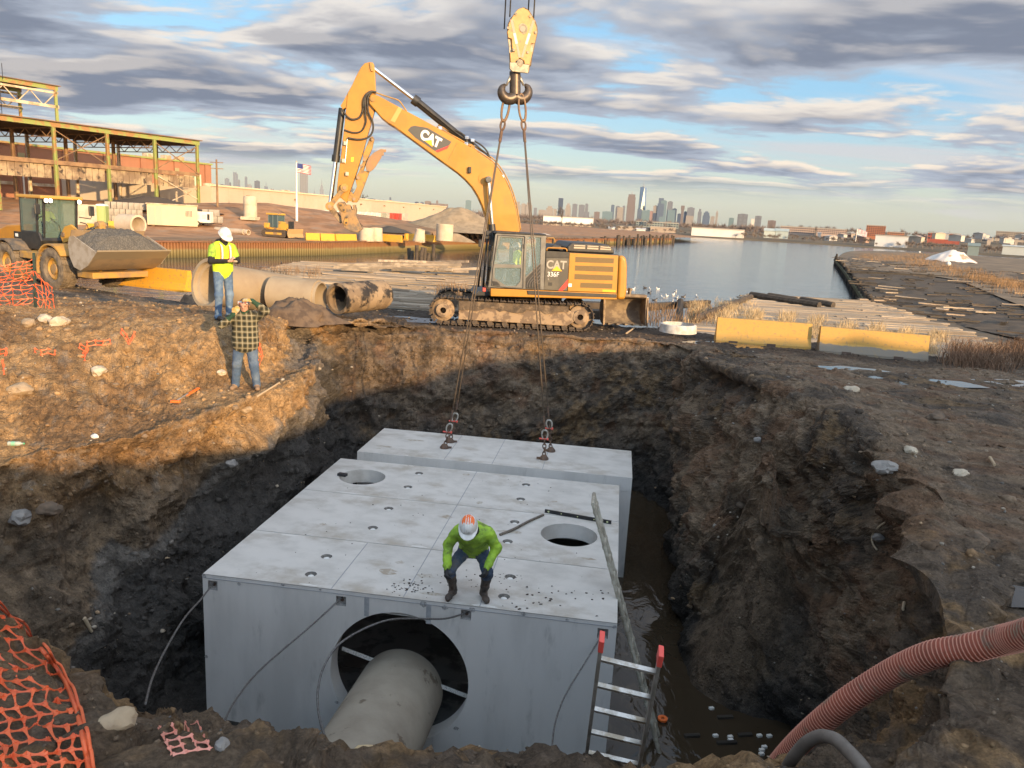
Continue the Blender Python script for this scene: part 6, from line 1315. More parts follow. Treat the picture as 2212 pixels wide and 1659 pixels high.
def yard():
 xs = np.concatenate([np.linspace(-150, -100, 14), np.linspace(-99, 12, 150), np.linspace(14, 70, 24)]); ys = np.concatenate([np.linspace(28, 66, 24), np.linspace(67, 170, 170), np.linspace(172, 420, 50)])
 vs = []; cs = []; keep = {}
 for i, x in enumerate(xs):
  for j, y in enumerate(ys):
   s = wline_side(x, y)
   if s > -3.2:
    keep[i, j] = len(vs); z = yard_z(x, y)
    if s < 0: z = -.45
    vs.append((x if s >= 0 else x, y, z));
    n1 = fbm(Vector((x, y, 0))*.12, 4); n2 = fbm(Vector((x, y, 3))*.6, 3)
    c = Vector((.44, .225, .105)).lerp(Vector((.33, .175, .09)), max(0, min(1, .5+n1))) ; c = c.lerp(Vector((.27, .22, .165)), max(0, min(.6, n2)))
    if s < 7: c = c.lerp(Vector((.17, .125, .075)), .6)
    cs.append((c.x, c.y, c.z, 1))
 fs = []
 nx, ny = len(xs), len(ys)
 for i in range(nx-1):
  for j in range(ny-1):
   k = [(i, j), (i+1, j), (i+1, j+1), (i, j+1)]
   if all(q in keep for q in k) and all(wline_side(xs[a], ys[b]) > -.6 for a, b in k): fs.append(tuple(keep[q] for q in k))
 me = bpy.data.meshes.new('yard_ground'); me.from_pydata(vs, [], fs); at = me.color_attributes.new('col', 'FLOAT_COLOR', 'POINT'); at.data.foreach_set('color', np.array(cs).ravel())
 me.polygons.foreach_set('use_smooth', [True]*len(fs)); me.materials.append(mat('yard_soil', (1, 1, 1), .95, vcol=True, col2=(.7, .68, .65), scale=.5, bump=1., bscale=2.5))
 o = bpy.data.objects.new('yard_ground', me); COL.objects.link(o); struct(o)
 return BVHTree.FromPolygons([Vector(v) for v in vs], fs)
YB = yard()
def yhit(dx, dy):
 h = YB.ray_cast(CAMP, ray(dx, dy).normalized()); return h[0] if h[0] is not None else P(dx, dy, -.2)
# sheet-pile quay wall
def quay():
 t = thing('sheet_pile_wall', 'rusty steel sheet-pile wall along the far side of the inlet', 'quay wall', WLINE[2])
 m = bpy.data.materials.new('sheet_piling'); m.use_nodes = True; nt = m.node_tree; N = nt.nodes; L = nt.links; b = N['Principled BSDF']; b.inputs['Roughness'].default_value = .85
 tc = N.new('ShaderNodeTexCoord'); sp_ = N.new('ShaderNodeSeparateXYZ'); L.new(tc.outputs['Object'], sp_.inputs[0]); n = N.new('ShaderNodeTexNoise'); n.inputs['Scale'].default_value = 1.5; n.inputs['Detail'].default_value = 5; L.new(tc.outputs['Object'], n.inputs['Vector'])
 a = N.new('ShaderNodeMath'); a.operation = 'MULTIPLY_ADD'; L.new(n.outputs['Fac'], a.inputs[0]); a.inputs[1].default_value = .25; L.new(sp_.outputs[2], a.inputs[2])
 cr = N.new('ShaderNodeValToRGB'); r = N.new('ShaderNodeMapRange'); L.new(a.outputs[0], r.inputs[0]); r.inputs[1].default_value = -2.0; r.inputs[2].default_value = -.2; L.new(r.outputs[0], cr.inputs[0])
 e = cr.color_ramp.elements; e[0].position = 0; e[0].color = (.06, .055, .02, 1); e[1].position = 1; e[1].color = (.22, .09, .04, 1)
 for p, c in ((.42, (.20, .155, .06, 1)), (.52, (.24, .19, .085, 1)), (.62, (.24, .115, .045, 1))): x = cr.color_ramp.elements.new(p); x.color = c
 L.new(cr.outputs[0], b.inputs['Base Color'])
 g = MB(); ln = 0; pts = []
 for A, B in zip(WLINE[1:-1], WLINE[2:]):
  d = B-A; n_ = int(d.length/.32); u = d.normalized(); nr = Vector((u.y, -u.x, 0))
  for k in range(n_):
   for q, off in ((0, 0), (.08, .0), (.12, .16), (.28, .16)): pts.append(A+u*(d.length*k/n_+q)+nr*off)
 n_ = len(pts); g.v = [tuple(p+Vector((0, 0, -.42))) for p in pts]+[tuple(p+Vector((0, 0, -2.6))) for p in pts]; g.f = [(i, i+1, n_+i+1, n_+i) for i in range(n_-1)]; g.mi = [0]*len(g.f)
 g.v = [tuple(Vector(v)-WLINE[2]) for v in g.v]; o = g.build('sheet_piles', m, t); stuff(o)
 g = MB()
 for A, B in zip(WLINE[1:-1], WLINE[2:]):
  u = (B-A).normalized(); nr = Vector((u.y, -u.x, 0)); g.bar(A+nr*.12+Vector((0, 0, -.40)), B+nr*.12+Vector((0, 0, -.40)), .30, .16)
 g.v = [tuple(Vector(v)-WLINE[2]) for v in g.v]; g.build('capping_beam', mat('rust_beam', (.19, .085, .045), .85, col2=(.13, .07, .04), scale=.8), t)
quay()
# ------------------------------------------------------------------ steel frame of the half-demolished mill
GRN = mat('old_green_paint', (.24, .28, .085), .75, col2=(.30, .17, .07), scale=.7, lo=.48, hi=.58); RUSTS = mat('rust_steel', (.27, .165, .085), .85, col2=(.17, .10, .055), scale=.8); PALE = mat('pale_steel', (.55, .46, .33), .8, col2=(.35, .25, .15), scale=.8)
def mill():
 A, B = Vector((-46.9, 115, 0)), Vector((-60.2, 91, 0)); u = (B-A).normalized(); inw = Vector((-u.y*-1, u.x*-1, 0)); inw = Vector((-u.y, u.x, 0))
 if inw.dot(Vector((-1, .2, 0))) < 0: inw = -inw
 t = thing('steel_frame_building', 'gutted green steel frame of a two-storey mill with sagging panels', 'building', (A.x, A.y, 2))
 def W(a, d, z): return A+u*a+inw*d+Vector((0, 0, z))
 bay = 6.85; nb = 6; H = 11.3; F2 = 7.1
 for i in range(nb+1):
  for k, d in enumerate((0, 9, 18)):
   g = MB(); p = W(i*bay, d, 1.0); q = W(i*bay, d, H-.2)
   g.bar(p, q, .36, .07, up=inw); g.bar(p+u*.16, q+u*.16, .05, .34, up=inw); g.bar(p-u*.16, q-u*.16, .05, .34, up=inw); bld(g, 'steel_column', GRN if k == 0 else (PALE if k == 2 else RUSTS), t)
  g = MB(); g.bar(W(i*bay, 0, H-1.35), W(i*bay, 18, H-1.35), .12, .12); g.bar(W(i*bay, 0, H-.35), W(i*bay, 18, H-.35), .14, .14)
  for k in range(12): g.bar(W(i*bay, k*1.5, H-1.35 if k % 2 else H-.35), W(i*bay, (k+1)*1.5, H-.35 if k % 2 else H-1.35), .08, .08)
  bld(g, 'roof_truss', RUSTS, t)
 for d, mm in ((0, GRN), (9, RUSTS), (18, PALE)):
  g = MB(); g.bar(W(-.4, d, H), W(nb*bay, d, H), .2, .55); bld(g, 'roof_beam', mm, t)
  g = MB(); g.bar(W(-.2, d, F2-.2), W(nb*bay, d, F2-.2), .24, .5); bld(g, 'floor_beam', RUSTS, t)
 g = MB(); g.prism([W(-.6, -.5, H+.30), W(nb*bay, -.5, H+.30), W(nb*bay, 18.5, H+.30), W(-.6, 18.5, H+.30)], (0, 0, .12)); bld(g, 'roof_deck', mat('roof_rust', (.20, .12, .07), .9, col2=(.13, .09, .06), scale=.5), t)
 for k in range(20):
  g = MB(); g.bar(W(-.3, .6+k*.9, H-.25), W(nb*bay, .6+k*.9, H-.25), .10, .16); bld(g, 'purlin', mat('dark_rust', (.10, .065, .04), .9), t)
 for i in range(nb):
  if i not in (5,):
   g = MB(); g.prism([W(i*bay+.2, 8.2, F2-.1), W((i+1)*bay-.2, 8.2, F2-.1), W((i+1)*bay-.2, 17.5, F2-.1), W(i*bay+.2, 17.5, F2-.1)], (0, 0, .15)); bld(g, 'floor_slab', RUSTS, t)
  n_ = 7
  for k in range(n_):    # hanging wall panels below the first floor
   a0 = i*bay+.4+k*(bay-.8)/n_; a1 = a0+(bay-.8)/n_-.06
   g = MB(); g.prism([W(a0, .25, F2-.5), W(a1, .25, F2-.5), W(a1, .25, 5.0), W(a0, .25, 5.0)], inw*.08); bld(g, 'wall_panel', mat('grimy_panel', (.36, .28, .175), .9, col2=(.20, .14, .09), scale=.6, lo=.42, hi=.6, dirt=(.06, .045, .035), dscale=.9, dlo=.56, dhi=.62), t)
  g = MB(); p, q, r_, s_ = W(i*bay, .05, F2), W((i+1)*bay, .05, H-.5), W((i+1)*bay, .05, F2), W(i*bay, .05, H-.5)
  if i in (0, 2):
   g.bar(p, q, .1, .1); g.bar(r_, s_, .1, .1); bld(g, 'cross_brace', RUSTS, t)
  if i in (0,):
   g = MB(); g.bar(W(0, .05, 5.0), W(bay, .05, 2), .1, .1); g.bar(W(bay, .05, 6.4), W(0, .05, 3.4), .12, .12); g.bar(W(bay, .05, 3.0), W(bay*.6, .05, 1.5), .1, .1); bld(g, 'cross_brace', PALE, t)
 # penthouse frame on the roof
 P0 = 17.6; T = 16.0
 for a in (P0, P0+8.5, P0+17, P0+25):
  for d in (4, 12):
   g = MB(); g.bar(W(a, d, H+.2), W(a, d, T), .34, .2, up=inw); bld(g, 'penthouse_column', GRN if a == P0 else PALE, t)
 for d in (4, 12):
  g = MB(); g.bar(W(P0-.3, d, T), W(P0+25, d, T), .22, .5); bld(g, 'penthouse_beam', GRN, t)
  g = MB(); g.bar(W(P0-.3, d, T-.55), W(P0+25, d, T-.55), .2, .25); bld(g, 'penthouse_rail', PALE, t)
  g = MB(); g.bar(W(P0-.3, d, T-2.2), W(P0+25, d, T-2.2), .2, .35); bld(g, 'penthouse_rail', PALE, t)
  g = MB()
  for k in range(16): g.bar(W(P0+k*1.55, d+.1, T-2.2 if k % 2 else T-.6), W(P0+(k+1)*1.55, d+.1, T-.6 if k % 2 else T-2.2), .1, .1)
  bld(g, 'penthouse_truss', PALE, t)
 g = MB(); g.prism([W(P0-.5, 3.6, T+.25), W(P0+25, 3.6, T+.25), W(P0+25, 12.4, T+.25), W(P0-.5, 12.4, T+.25)], (0, 0, .1)); bld(g, 'penthouse_roof', mat('roof_rust', (.2, .12, .07), .9), t)
 g = MB(); L0 = W(P0+7, 3.2, 0)
 for k in (0, .5): g.bar(L0+u*k+Vector((0, 0, H)), L0+u*k+Vector((0, 0, T+1.6)), .05, .05)
 for k in range(16): g.bar(L0+Vector((0, 0, H+.4*k)), L0+u*.5+Vector((0, 0, H+.4*k)), .04, .04)
 for k in range(4): g.bar(L0+u*(-.4+k*.4)+Vector((0, 0, T)), L0+u*(-.4+k*.4)+Vector((0, 0, T+1.7)), .05, .05)
 bld(g, 'roof_ladder', BLK, t)
mill()
def brick_mill():
 A, B = PD(457, 400, 165), PD(-60, 300, 138); A.z = B.z = 0; u = (B-A).normalized(); L_ = (B-A).length; inw = Vector((-u.y, u.x, 0))
 if inw.dot(Vector((-.8, .6, 0))) < 0: inw = -inw
 t = thing('brick_building', 'long red-brown brick mill building behind the steel frame', 'building', A)
 m = bpy.data.materials.new('mill_brick'); m.use_nodes = True; nt = m.node_tree; N = nt.nodes; L = nt.links; b = N['Principled BSDF']; b.inputs['Roughness'].default_value = .9
 tc = N.new('ShaderNodeTexCoord'); n = N.new('ShaderNodeTexNoise'); n.inputs['Scale'].default_value = .35; n.inputs['Detail'].default_value = 7; L.new(tc.outputs['Object'], n.inputs['Vector'])
 mx = N.new('ShaderNodeMix'); mx.data_type = 'RGBA'; L.new(n.outputs['Fac'], mx.inputs[0]); mx.inputs[6].default_value = (.24, .10, .055, 1); mx.inputs[7].default_value = (.36, .17, .095, 1); L.new(mx.outputs[2], b.inputs['Base Color'])
 def W(a, d, z): return A+u*a+inw*d+Vector((0, 0, z))
 H = 10.0; G0 = 1.5
 g = MB(); g.prism([W(0, 0, G0), W(L_, 0, G0), W(L_, 30, G0), W(0, 30, G0)], (0, 0, H-G0)); bld(g, 'wall', m, t)
 g = MB(); g.bar(W(-.1, -.1, H+.1), W(L_, -.1, H+.1), .5, .3); bld(g, 'cornice', GRN, t)
 k = 0; a = 1.2
 while a < L_-6:
  g = MB(); g.bar(W(a, -.12, G0), W(a, -.12, H-.1), 1.0, .3, up=inw); bld(g, 'pilaster', m, t)
  g = MB(); g.bar(W(a+1.4, -.1, 4.3), W(a+6.2, -.1, 4.3), .12, .45); bld(g, 'window_sill_band', PALE, t)
  if k % 2 == 1:
   g = MB(); g.bar(W(a, -.35, G0), W(a, -.35, H-2.2), .16, .16); bld(g, 'downpipe', mat('white_paint', (.75, .7, .6), .6), t)
   g = MB(); g.prism([W(a-.5, -.3, H-2.2), W(a+.5, -.3, H-2.2), W(a+.5, -.3, H-1.2), W(a-.5, -.3, H-1.2)], inw*.2); bld(g, 'scupper_plate', mat('scupper', (.28, .24, .12), .8), t)
  a += 7.2; k += 1
 g = MB(); g.prism([W(2.6, -.08, 5.4), W(6.6, -.08, 5.4), W(6.6, -.08, 8.0), W(2.6, -.08, 8.0)], inw*.1); w_ = bld(g, 'window', mat('cream_panel', (.62, .52, .34), .7), t)
 g = MB(); g.prism([W(4.2, -.12, 5.4), W(4.7, -.12, 5.4), W(4.7, -.12, 8.0), W(4.2, -.12, 8.0)], inw*.04); bld(g, 'window_stripe', mat('teal', (.10, .36, .30), .6), t)
 for a in (4, 7, 11):
  g = MB(); c = W(a, 4, H); g.obox(c+Vector((0, 0, .6)), u*.7, inw*.6, Vector((0, 0, .5))); bld(g, 'roof_unit', PALE, t)
brick_mill()
def warehouse():
 A, B = PD(458, 420, 132), PD(963, 460, 305); A.z = B.z = 0; u = (B-A).normalized(); L_ = (B-A).length; inw = Vector((-u.y, u.x, 0))
 if inw.x > 0: inw = -inw
 t = thing('warehouse', 'long low cream warehouse wall below the distant skyline', 'building', A)
 def W(a, d, z): return A+u*a+inw*d+Vector((0, 0, z))
 H = 5.6
 CR_ = mat('cream_cladding', (.52, .43, .32), .8, col2=(.46, .38, .28), scale=.12, lo=.4, hi=.7, dirt=(.45, .35, .24), dscale=.4, dlo=.55, dhi=.7, damt=.5)
 g = MB(); g.prism([W(0, .1, -1), W(L_, .1, -1), W(L_, 60, -1), W(0, 60, -1)], (0, 0, H+.9)); bld(g, 'core', CR_, t)
 n_ = 34
 for k in range(n_):
  a0, a1 = L_*k/n_+.03, L_*(k+1)/n_-.03; g = MB(); g.prism([W(a0, 0, -1), W(a1, 0, -1), W(a1, 0, H), W(a0, 0, H)], inw*.1); bld(g, 'wall_panel', CR_, t)
 g = MB(); g.bar(W(-.2, -.05, H+.1), W(L_+.2, -.05, H+.1), .4, .25); bld(g, 'parapet', mat('cream_trim', (.68, .56, .38), .7), t)
 for k in range(9):
  a = 12+k*21; g = MB(); g.obox(W(a, -.2, H-1.2), u*.35, inw*.15, Vector((0, 0, .15))); bld(g, 'wall_lamp', RUSTS, t)
 for k in range(14):
  g = MB(); g.obox(W(8+k*14, 9+3*(k % 3), H+.4), u*.7, inw*.7, Vector((0, 0, .4))); bld(g, 'roof_vent', PALE, t)
 return A, u, L_, W
WHA, WHU, WHL, WHW = warehouse()
# ------------------------------------------------------------------ yard furniture
def box_on(dx, dy, size, rz, zoff=0.):
 c = yhit(dx, dy); return Vector((c.x, c.y, c.z+zoff)), rz
def office():
 a, b = yhit(322, 489), yhit(424, 492); an = math.atan2((b-a).y, (b-a).x); L_ = max(5.5, (b-a).length); c = (a+b)/2; D_ = (Vector((0, 0, 0))-c);
 t = thing('site_office', 'cream site-office cabin with a small barred window', 'cabin', c, an)
 CRM = mat('cabin_cream', (.60, .47, .29), .7, col2=(.55, .43, .27), scale=.6); w = L_/2
 g = MB(); g.bx(-w, w, 0, 2.4, .15, 2.55); g.build('cabin_body', CRM, t, bevel=.03)
 g = MB(); g.bx(-w-.1, w+.1, -.1, 2.5, 2.55, 2.68); g.build('cabin_roof', PALE, t)
 g = MB(); g.bx(-w+.15, -w+.85, -.03, .0, .2, 2.3); g.build('door', mat('cabin_grey', (.42, .36, .27), .7), t, bevel=.01)
 g = MB(); g.bx(-w+.95, -w+1.6, -.02, .0, .2, 2.4); g.build('side_panel', mat('cabin_grey', (.42, .36, .27), .7), t)
 g = MB(); g.bx(w-1.35, w-.55, -.03, 0, 1.25, 2.05); wn = g.build('window', PALE, t)
 for k in range(5):
  g = MB(); x = w-1.28+k*.15; g.bx(x, x+.07, -.045, -.03, 1.3, 2.0); o = g.build('window_bar', BLK, None); o.parent = wn
 for x in (-w+.6, w-.6):
  g = MB(); g.bx(x-.15, x+.15, .3, 2.1, 0, .15); g.build('skid', RUSTS, t)
office()
def toilet():
 c = yhit(222, 484); t = thing('portable_toilet', 'green portable toilet with a white domed roof', 'toilet', c, .15)
 GR_ = mat('toilet_green', (.28, .36, .13), .6)
 g = MB(); g.bx(-.56, .56, -.56, .56, .1, 2.05); g.build('cubicle', GR_, t, bevel=.04)
 g = MB(); g.bx(-.4, .4, -.6, -.56, .2, 1.95); g.build('door', mat('toilet_door', (.32, .40, .16), .6), t, bevel=.01)
 g = MB(); g.lathe([(.78, 0), (.78, .05), (.6, .18), (.2, .25)], (0, 0, 2.05), n=4); g.build('roof', mat('white_plastic', (.7, .68, .62), .5), t, smooth=False)
 g = MB(); g.bx(-.6, .6, -.6, .6, 0, .1); g.build('skid', BLK, t)
toilet()
def slab_wall():
 a, b = yhit(152, 484), yhit(206, 486); an = math.atan2((b-a).y, (b-a).x); t = thing('concrete_wall', 'large pale concrete slab standing behind the loader cab', 'slab', (a+b)/2, an)
 g = MB(); w = (b-a).length/2+.2; g.bx(-w*1.3, w, 0, .3, 0, 2.25); g.build('slab_body', mat('old_concrete', (.46, .40, .31), .9, col2=(.36, .30, .22), scale=.8, bump=.4), t, bevel=.02)
 g = MB(); g.bx(-w*1.3, w, -.25, .3, -.1, .25); g.build('footing', mat('old_concrete', (.46, .40, .31), .9), t)
slab_wall()
# stacked concrete blocks
CBL = [mat('block_grey', (.34, .31, .26), .9, col2=(.27, .24, .20), scale=1.2, bump=.3), mat('block_pale', (.44, .39, .31), .9, col2=(.36, .31, .24), scale=1.2, bump=.3)]
def blocks(d0, d1, n, rows, label, group):
 a, b = yhit(*d0), yhit(*d1); u = (b-a)/n; an = math.atan2(u.y, u.x); g = MB(); ln = Vector((u.x, u.y, 0)).length
 g.bx(-ln/2+.02, ln/2-.02, -.4, .4, 0, .78); me = None
 for r in range(rows):
  for k in range(n-(r % 2)):
   if me is None: o = g.build('concrete_block', CBL[0], bevel=.03); me = o.data
   else:
    o = bpy.data.objects.new('concrete_block', me); COL.objects.link(o); bv = o.modifiers.new('edges', 'BEVEL'); bv.width = .03; bv.segments = 2
   p = a+u*(k+.5+(.5 if r % 2 else 0)); o.location = (p.x+.03*random.uniform(-1, 1), p.y+.08*random.uniform(-1, 1), p.z+r*.79-.05); o.rotation_euler = (0, 0, an+random.uniform(-.03, .03)); tag(o, label, 'block', group)
blocks((228, 478), (316, 482), 7, 3, 'grey concrete block stacked in the wall between green toilet and site office', 'block wall beside the office')
blocks((432, 478), (482, 481), 4, 2, 'grey concrete block stacked by the generator trailer', 'block stack by the generator')
def generator():
 c = yhit(440, 489); t = thing('generator_trailer', 'white towable generator beside the site office', 'generator', c, .05); WP = mat('white_paint', (.75, .7, .6), .5)
 g = MB(); g.bx(-1.0, 1.0, -.6, .6, .45, 1.75); g.build('canopy', WP, t, bevel=.06)
 g = MB(); g.bx(-1.1, 1.1, -.65, .65, .32, .45); g.build('chassis', BLK, t)
 for y in (-.7, .7):
  g = MB(); g.cyl((-.5, y-.1, .32), (-.5, y+.1, .32), .32, n=18); w = g.build('wheel', RUB, t, smooth=True); g = MB(); g.cyl((-.5, y-.11, .32), (-.5, y+.11, .32), .17, n=14); r = g.build('rim', WP, None); r.parent = w
 g = MB(); g.bar((1.1, 0, .4), (2.2, 0, .35), .08, .08); g.build('tow_bar', BLK, t)
 for x in (-.5, .3):
  g = MB(); g.bx(x-.25, x+.25, -.61, -.6, .9, 1.4); g.build('access_door', mat('pale_panel', (.6, .56, .48), .5), t)
 g = MB(); g.bx(.65, .95, -.61, -.6, .8, 1.5); g.build('louvre', BLK, t)
generator()
def manhole_cone():
 c = yhit(541, 475); t = thing('manhole_cone', 'stack of pale concrete manhole rings ending in a tapered cone', 'manhole', c); PC = mat('pale_precast', (.55, .45, .33), .85, col2=(.47, .38, .27), scale=1.1)
 g = MB(); g.lathe([(1.35, 0), (1.35, .4), (1.0, .4)], n=4); g.build('base_slab', PC, t)
 for z0, z1, r0, r1 in ((.4, 1.9, .84, .84), (1.92, 3.0, .84, .72)):
  g = MB(); g.lathe([(r0, z0), (r0, z1-.2), (r1, z1), (.4, z1), (.4, z0)], n=28, close=True); g.build('ring', PC, t, smooth=True)
manhole_cone()
def flagpole():
 c = yhit(641, 478); top = PD(641, 351, math.hypot(c.x, c.y)); t = thing('flagpole', 'tall white flagpole with a small flag on the brown slope', 'flagpole', c); WP = mat('white_paint', (.75, .7, .6), .5); h = top.z-c.z
 g = MB(); g.lathe([(.16, 0), (.16, h*.3), (.11, h*.31), (.07, h)], n=12); g.build('pole', WP, t, smooth=True)
 g = MB(); g.lathe([(.02, -.1), (.12, 0), (.02, .12)], (0, 0, h+.1), n=10); g.build('finial', PALE, t, smooth=True)
 fm = bpy.data.materials.new('flag_cloth'); fm.use_nodes = True; nt = fm.node_tree; N = nt.nodes; L = nt.links; b = N['Principled BSDF']; b.inputs['Roughness'].default_value = .9
 W_, Hh = 1.9, 1.15
 for k in range(13):
  g = MB(); vs = []
  for i in range(13):
   x = .08+W_*i/12; dy = .16*math.sin(i*.9)*i/12; dz = -.25*(i/12)**1.3
   for zz in (k/13, (k+1)/13): vs.append((x, dy, h-.1-Hh*zz+dz))
  g.add(vs, [(2*i, 2*i+1, 2*i+3, 2*i+2) for i in range(12)]); g.build('flag_stripe', mat('flag_red', (.5, .05, .06), .9) if k % 2 == 0 else mat('flag_white', (.75, .7, .65), .9), t)
 g = MB(); vs = []
 for i in range(6):
  x = .08+W_*i/12; dy = .16*math.sin(i*.9)*i/12-.012; dz = -.25*(i/12)**1.3
  for zz in (0, 7/13): vs.append((x, dy, h-.1-Hh*zz+dz))
 g.add(vs, [(2*i, 2*i+1, 2*i+3, 2*i+2) for i in range(5)]); g.build('flag_canton', mat('flag_blue', (.04, .06, .2), .9), t)
flagpole()
def dozer():
 c = yhit(604, 512); t = thing('bulldozer', 'small yellow bulldozer parked on the far bank', 'bulldozer', c, math.radians(-18))
 Y_ = mat('dozer_yellow', (.60, .33, .05), .5, dirt=(.25, .16, .09), dscale=2)
 for y in (-.95, .95):
  g = MB(); L2 = 1.35; pts = [(x, z) for x, z in [(-L2+.4*math.cos(a), .42+.4*math.sin(a)) for a in np.linspace(math.pi/2, 3*math.pi/2, 9)]+[(L2+.4*math.cos(a), .42+.4*math.sin(a)) for a in np.linspace(-math.pi/2, math.pi/2, 9)]]
  g.xz(pts, y-.24, y+.24); g.build('track', TRK, t, bevel=.03)
  g = MB(); g.bx(-1.1, 1.1, y-.26, y+.26, .3, .55); g.build('track_frame', Y_, t)
  for k in range(14):
   g = MB(); x = -1.35+k*2.7/13; g.bx(x-.03, x+.03, y-.25, y+.25, .82, .88); g.build('track_grouser', TRK, t)
 g = MB(); g.bx(-1.5, 1.2, -.6, .6, .5, 1.1); g.build('chassis', Y_, t, bevel=.04)
 g = MB(); g.xz([(.15, 1.0), (1.55, 1.0), (1.55, 1.7), (.15, 1.85)], -.5, .5); g.build('engine_hood', Y_, t, bevel=.05)
 g = MB(); g.bx(1.55, 1.68, -.5, .5, .7, 1.9); g.build('radiator_guard', BLK, t, bevel=.02)
 g = MB(); g.bx(-1.5, -.9, -.95, .95, 1.0, 1.6); g.build('fuel_tank', Y_, t, bevel=.05)
 g = MB(); g.bx(-1.05, .2, -.65, .65, 1.1, 2.55); g.build('cab', mat('cab_teal', (.06, .10, .11), .15, spec=.8), t, bevel=.04)
 for x, y in ((-1.05, -.66), (.2, -.66), (-1.05, .66), (.2, .66), (-.45, -.67)):
  g = MB(); g.bar((x, y, 1.1), (x, y, 2.6), .1, .08); g.build('cab_post', mat('post_teal', (.12, .16, .16), .5), t)
 g = MB(); g.bx(-1.35, .35, -.75, .75, 2.55, 2.75); g.build('cab_roof', Y_, t, bevel=.05)
 g = MB(); g.prism([(2.2, -1.5, .05), (2.05, -1.5, .5), (2.15, -1.5, 1.05), (2.3, -1.5, 1.05), (2.2, -1.5, .5), (2.35, -1.5, .05)], (0, 3.0, 0)); g.build('blade', mat('blade', (.45, .28, .12), .6), t, bevel=.02)
 for y in (-.8, .8):
  g = MB(); g.bar((.4, y, .5), (2.15, y, .45), .14, .18); g.build('push_arm', Y_, t)
dozer()
def yard_cyl(dx, dy, r, h, label, tilt=0., rnd=.9):
 c = yhit(dx, dy); g = MB(); g.lathe([(r, 0), (r*rnd, h), (r*rnd-.12, h), (r-.14, .0)], n=24, close=True); o = g.build('precast_cylinder', mat('pale_precast', (.55, .45, .33), .85), smooth=True); o.location = c; o.rotation_euler = (tilt, tilt, 0); tag(o, label, 'cylinder', 'pale precast cylinders on the quay')
yard_cyl(792, 521, .95, 1.6, 'pale precast cylinder on the quay, first beneath the excavator coupler', .0, .93); yard_cyl(812, 521, .85, 1.65, 'pale precast cylinder on the quay, close beside the first one')
yard_cyl(905, 521, .8, 1.5, 'leaning pale precast cone on the quay left of the wide cylinder', .12, .7); yard_cyl(960, 520, 1.15, 2.2, 'wide pale precast cylinder on the quay by the gravel pile', 0, 1.)
def ybar(d0, d1, label):
 a, b = yhit(*d0), yhit(*d1); barrier(a, b, label, BARY2, min(a.z, b.z)-.05, 'yellow barriers on the far quay', hs=1.1)
ybar((660, 519), (690, 520), 'far yellow barrier on the quay, leftmost of the row below the bulldozer'); ybar((692, 520), (722, 521), 'far yellow barrier on the quay, second in the row below the bulldozer'); ybar((724, 521), (768, 521), 'far yellow barrier on the quay, third in the row below the coupler')
ybar((828, 520), (868, 520), 'far yellow barrier on the quay right of the two pale cylinders'); ybar((875, 519), (895, 519), 'short far yellow barrier left of the leaning cone'); ybar((916, 519), (940, 519), 'short far yellow barrier right of the leaning cone')
ybar((235, 493), (292, 496), 'orange-yellow barrier in front of the stacked block wall'); ybar((190, 500), (222, 502), 'rust-stained yellow barrier behind the loader lift arm')
def pipe_yard(dx, dy, r, ln, an, label):
 c = yhit(dx, dy); d = Vector((math.cos(an), math.sin(an), 0)); o = pipe_mesh(c+Vector((0, 0, r)), c+d*ln+Vector((0, 0, r)), r, r*.78, 'concrete_pipe', mat('pale_precast', (.55, .45, .33), .85), n=32); tag(o, label, 'pipe')
pipe_yard(300, 507, 1.0, 2.4, math.radians(155), 'short wide white concrete pipe lying open towards us behind the loader')
pipe_yard(528, 507, .32, 5, math.radians(150), 'narrow pale pipe on the far bank, left of a pair'); pipe_yard(537, 508, .32, 5, math.radians(150), 'narrow pale pipe on the far bank, right of a pair')
def heap(c, rx, ry, h, name, label, m, sd=0.):
 g = MB(); nu, nv = 40, 14
 for j in range(nv+1):
  for i in range(nu):
   a = 2*math.pi*i/nu; q = j/nv; k = (1-q)*(1+.25*fbm(Vector((math.cos(a)+sd, math.sin(a), q)), 3)); x, y = math.cos(a)*rx*k, math.sin(a)*ry*k
   g.v.append((x, y, h*min(1, q*1.15)**1.05*(1+.1*fbm(Vector((x*.6+sd, y*.6, 1)), 3))-.1))
 g.f = [(j*nu+i, j*nu+(i+1) % nu, (j+1)*nu+(i+1) % nu, (j+1)*nu+i) for j in range(nv) for i in range(nu)]; g.mi = [0]*len(g.f); o = g.build(name, m, smooth='all'); o.location = c; tag(o, label, 'heap'); return o
SANDH = mat('sand_heap', (.33, .25, .16), .95, col2=(.25, .19, .12), scale=1.2, bump=1., bscale=4)
heap(yhit(985, 498), 10, 8, 3.6, 'sand_heap', 'tan sand heap on the far quay beyond the coupler', SANDH, 2); heap(yhit(948, 508), 5, 4, 2.9, 'sand_heap', 'steeper brown sand heap in front of the tan one', SANDH, 6)
heap(yhit(842, 500), 3.2, 2, .8, 'asphalt_heap', 'small dark asphalt heap on the brown slope', mat('asphalt_heap', (.06, .055, .05), .9), 1); heap(yhit(985, 520), 2.6, 1.6, 1.1, 'rubble_heap', 'low rubble heap at the quay end by the pipes', SANDH, 9)
heap(yhit(330, 452), 9, 4, 1.7, 'soil_mound', 'dark soil mound inside the steel frame', mat('dark_mound', (.07, .055, .045), .95, bump=1., bscale=2), 3)
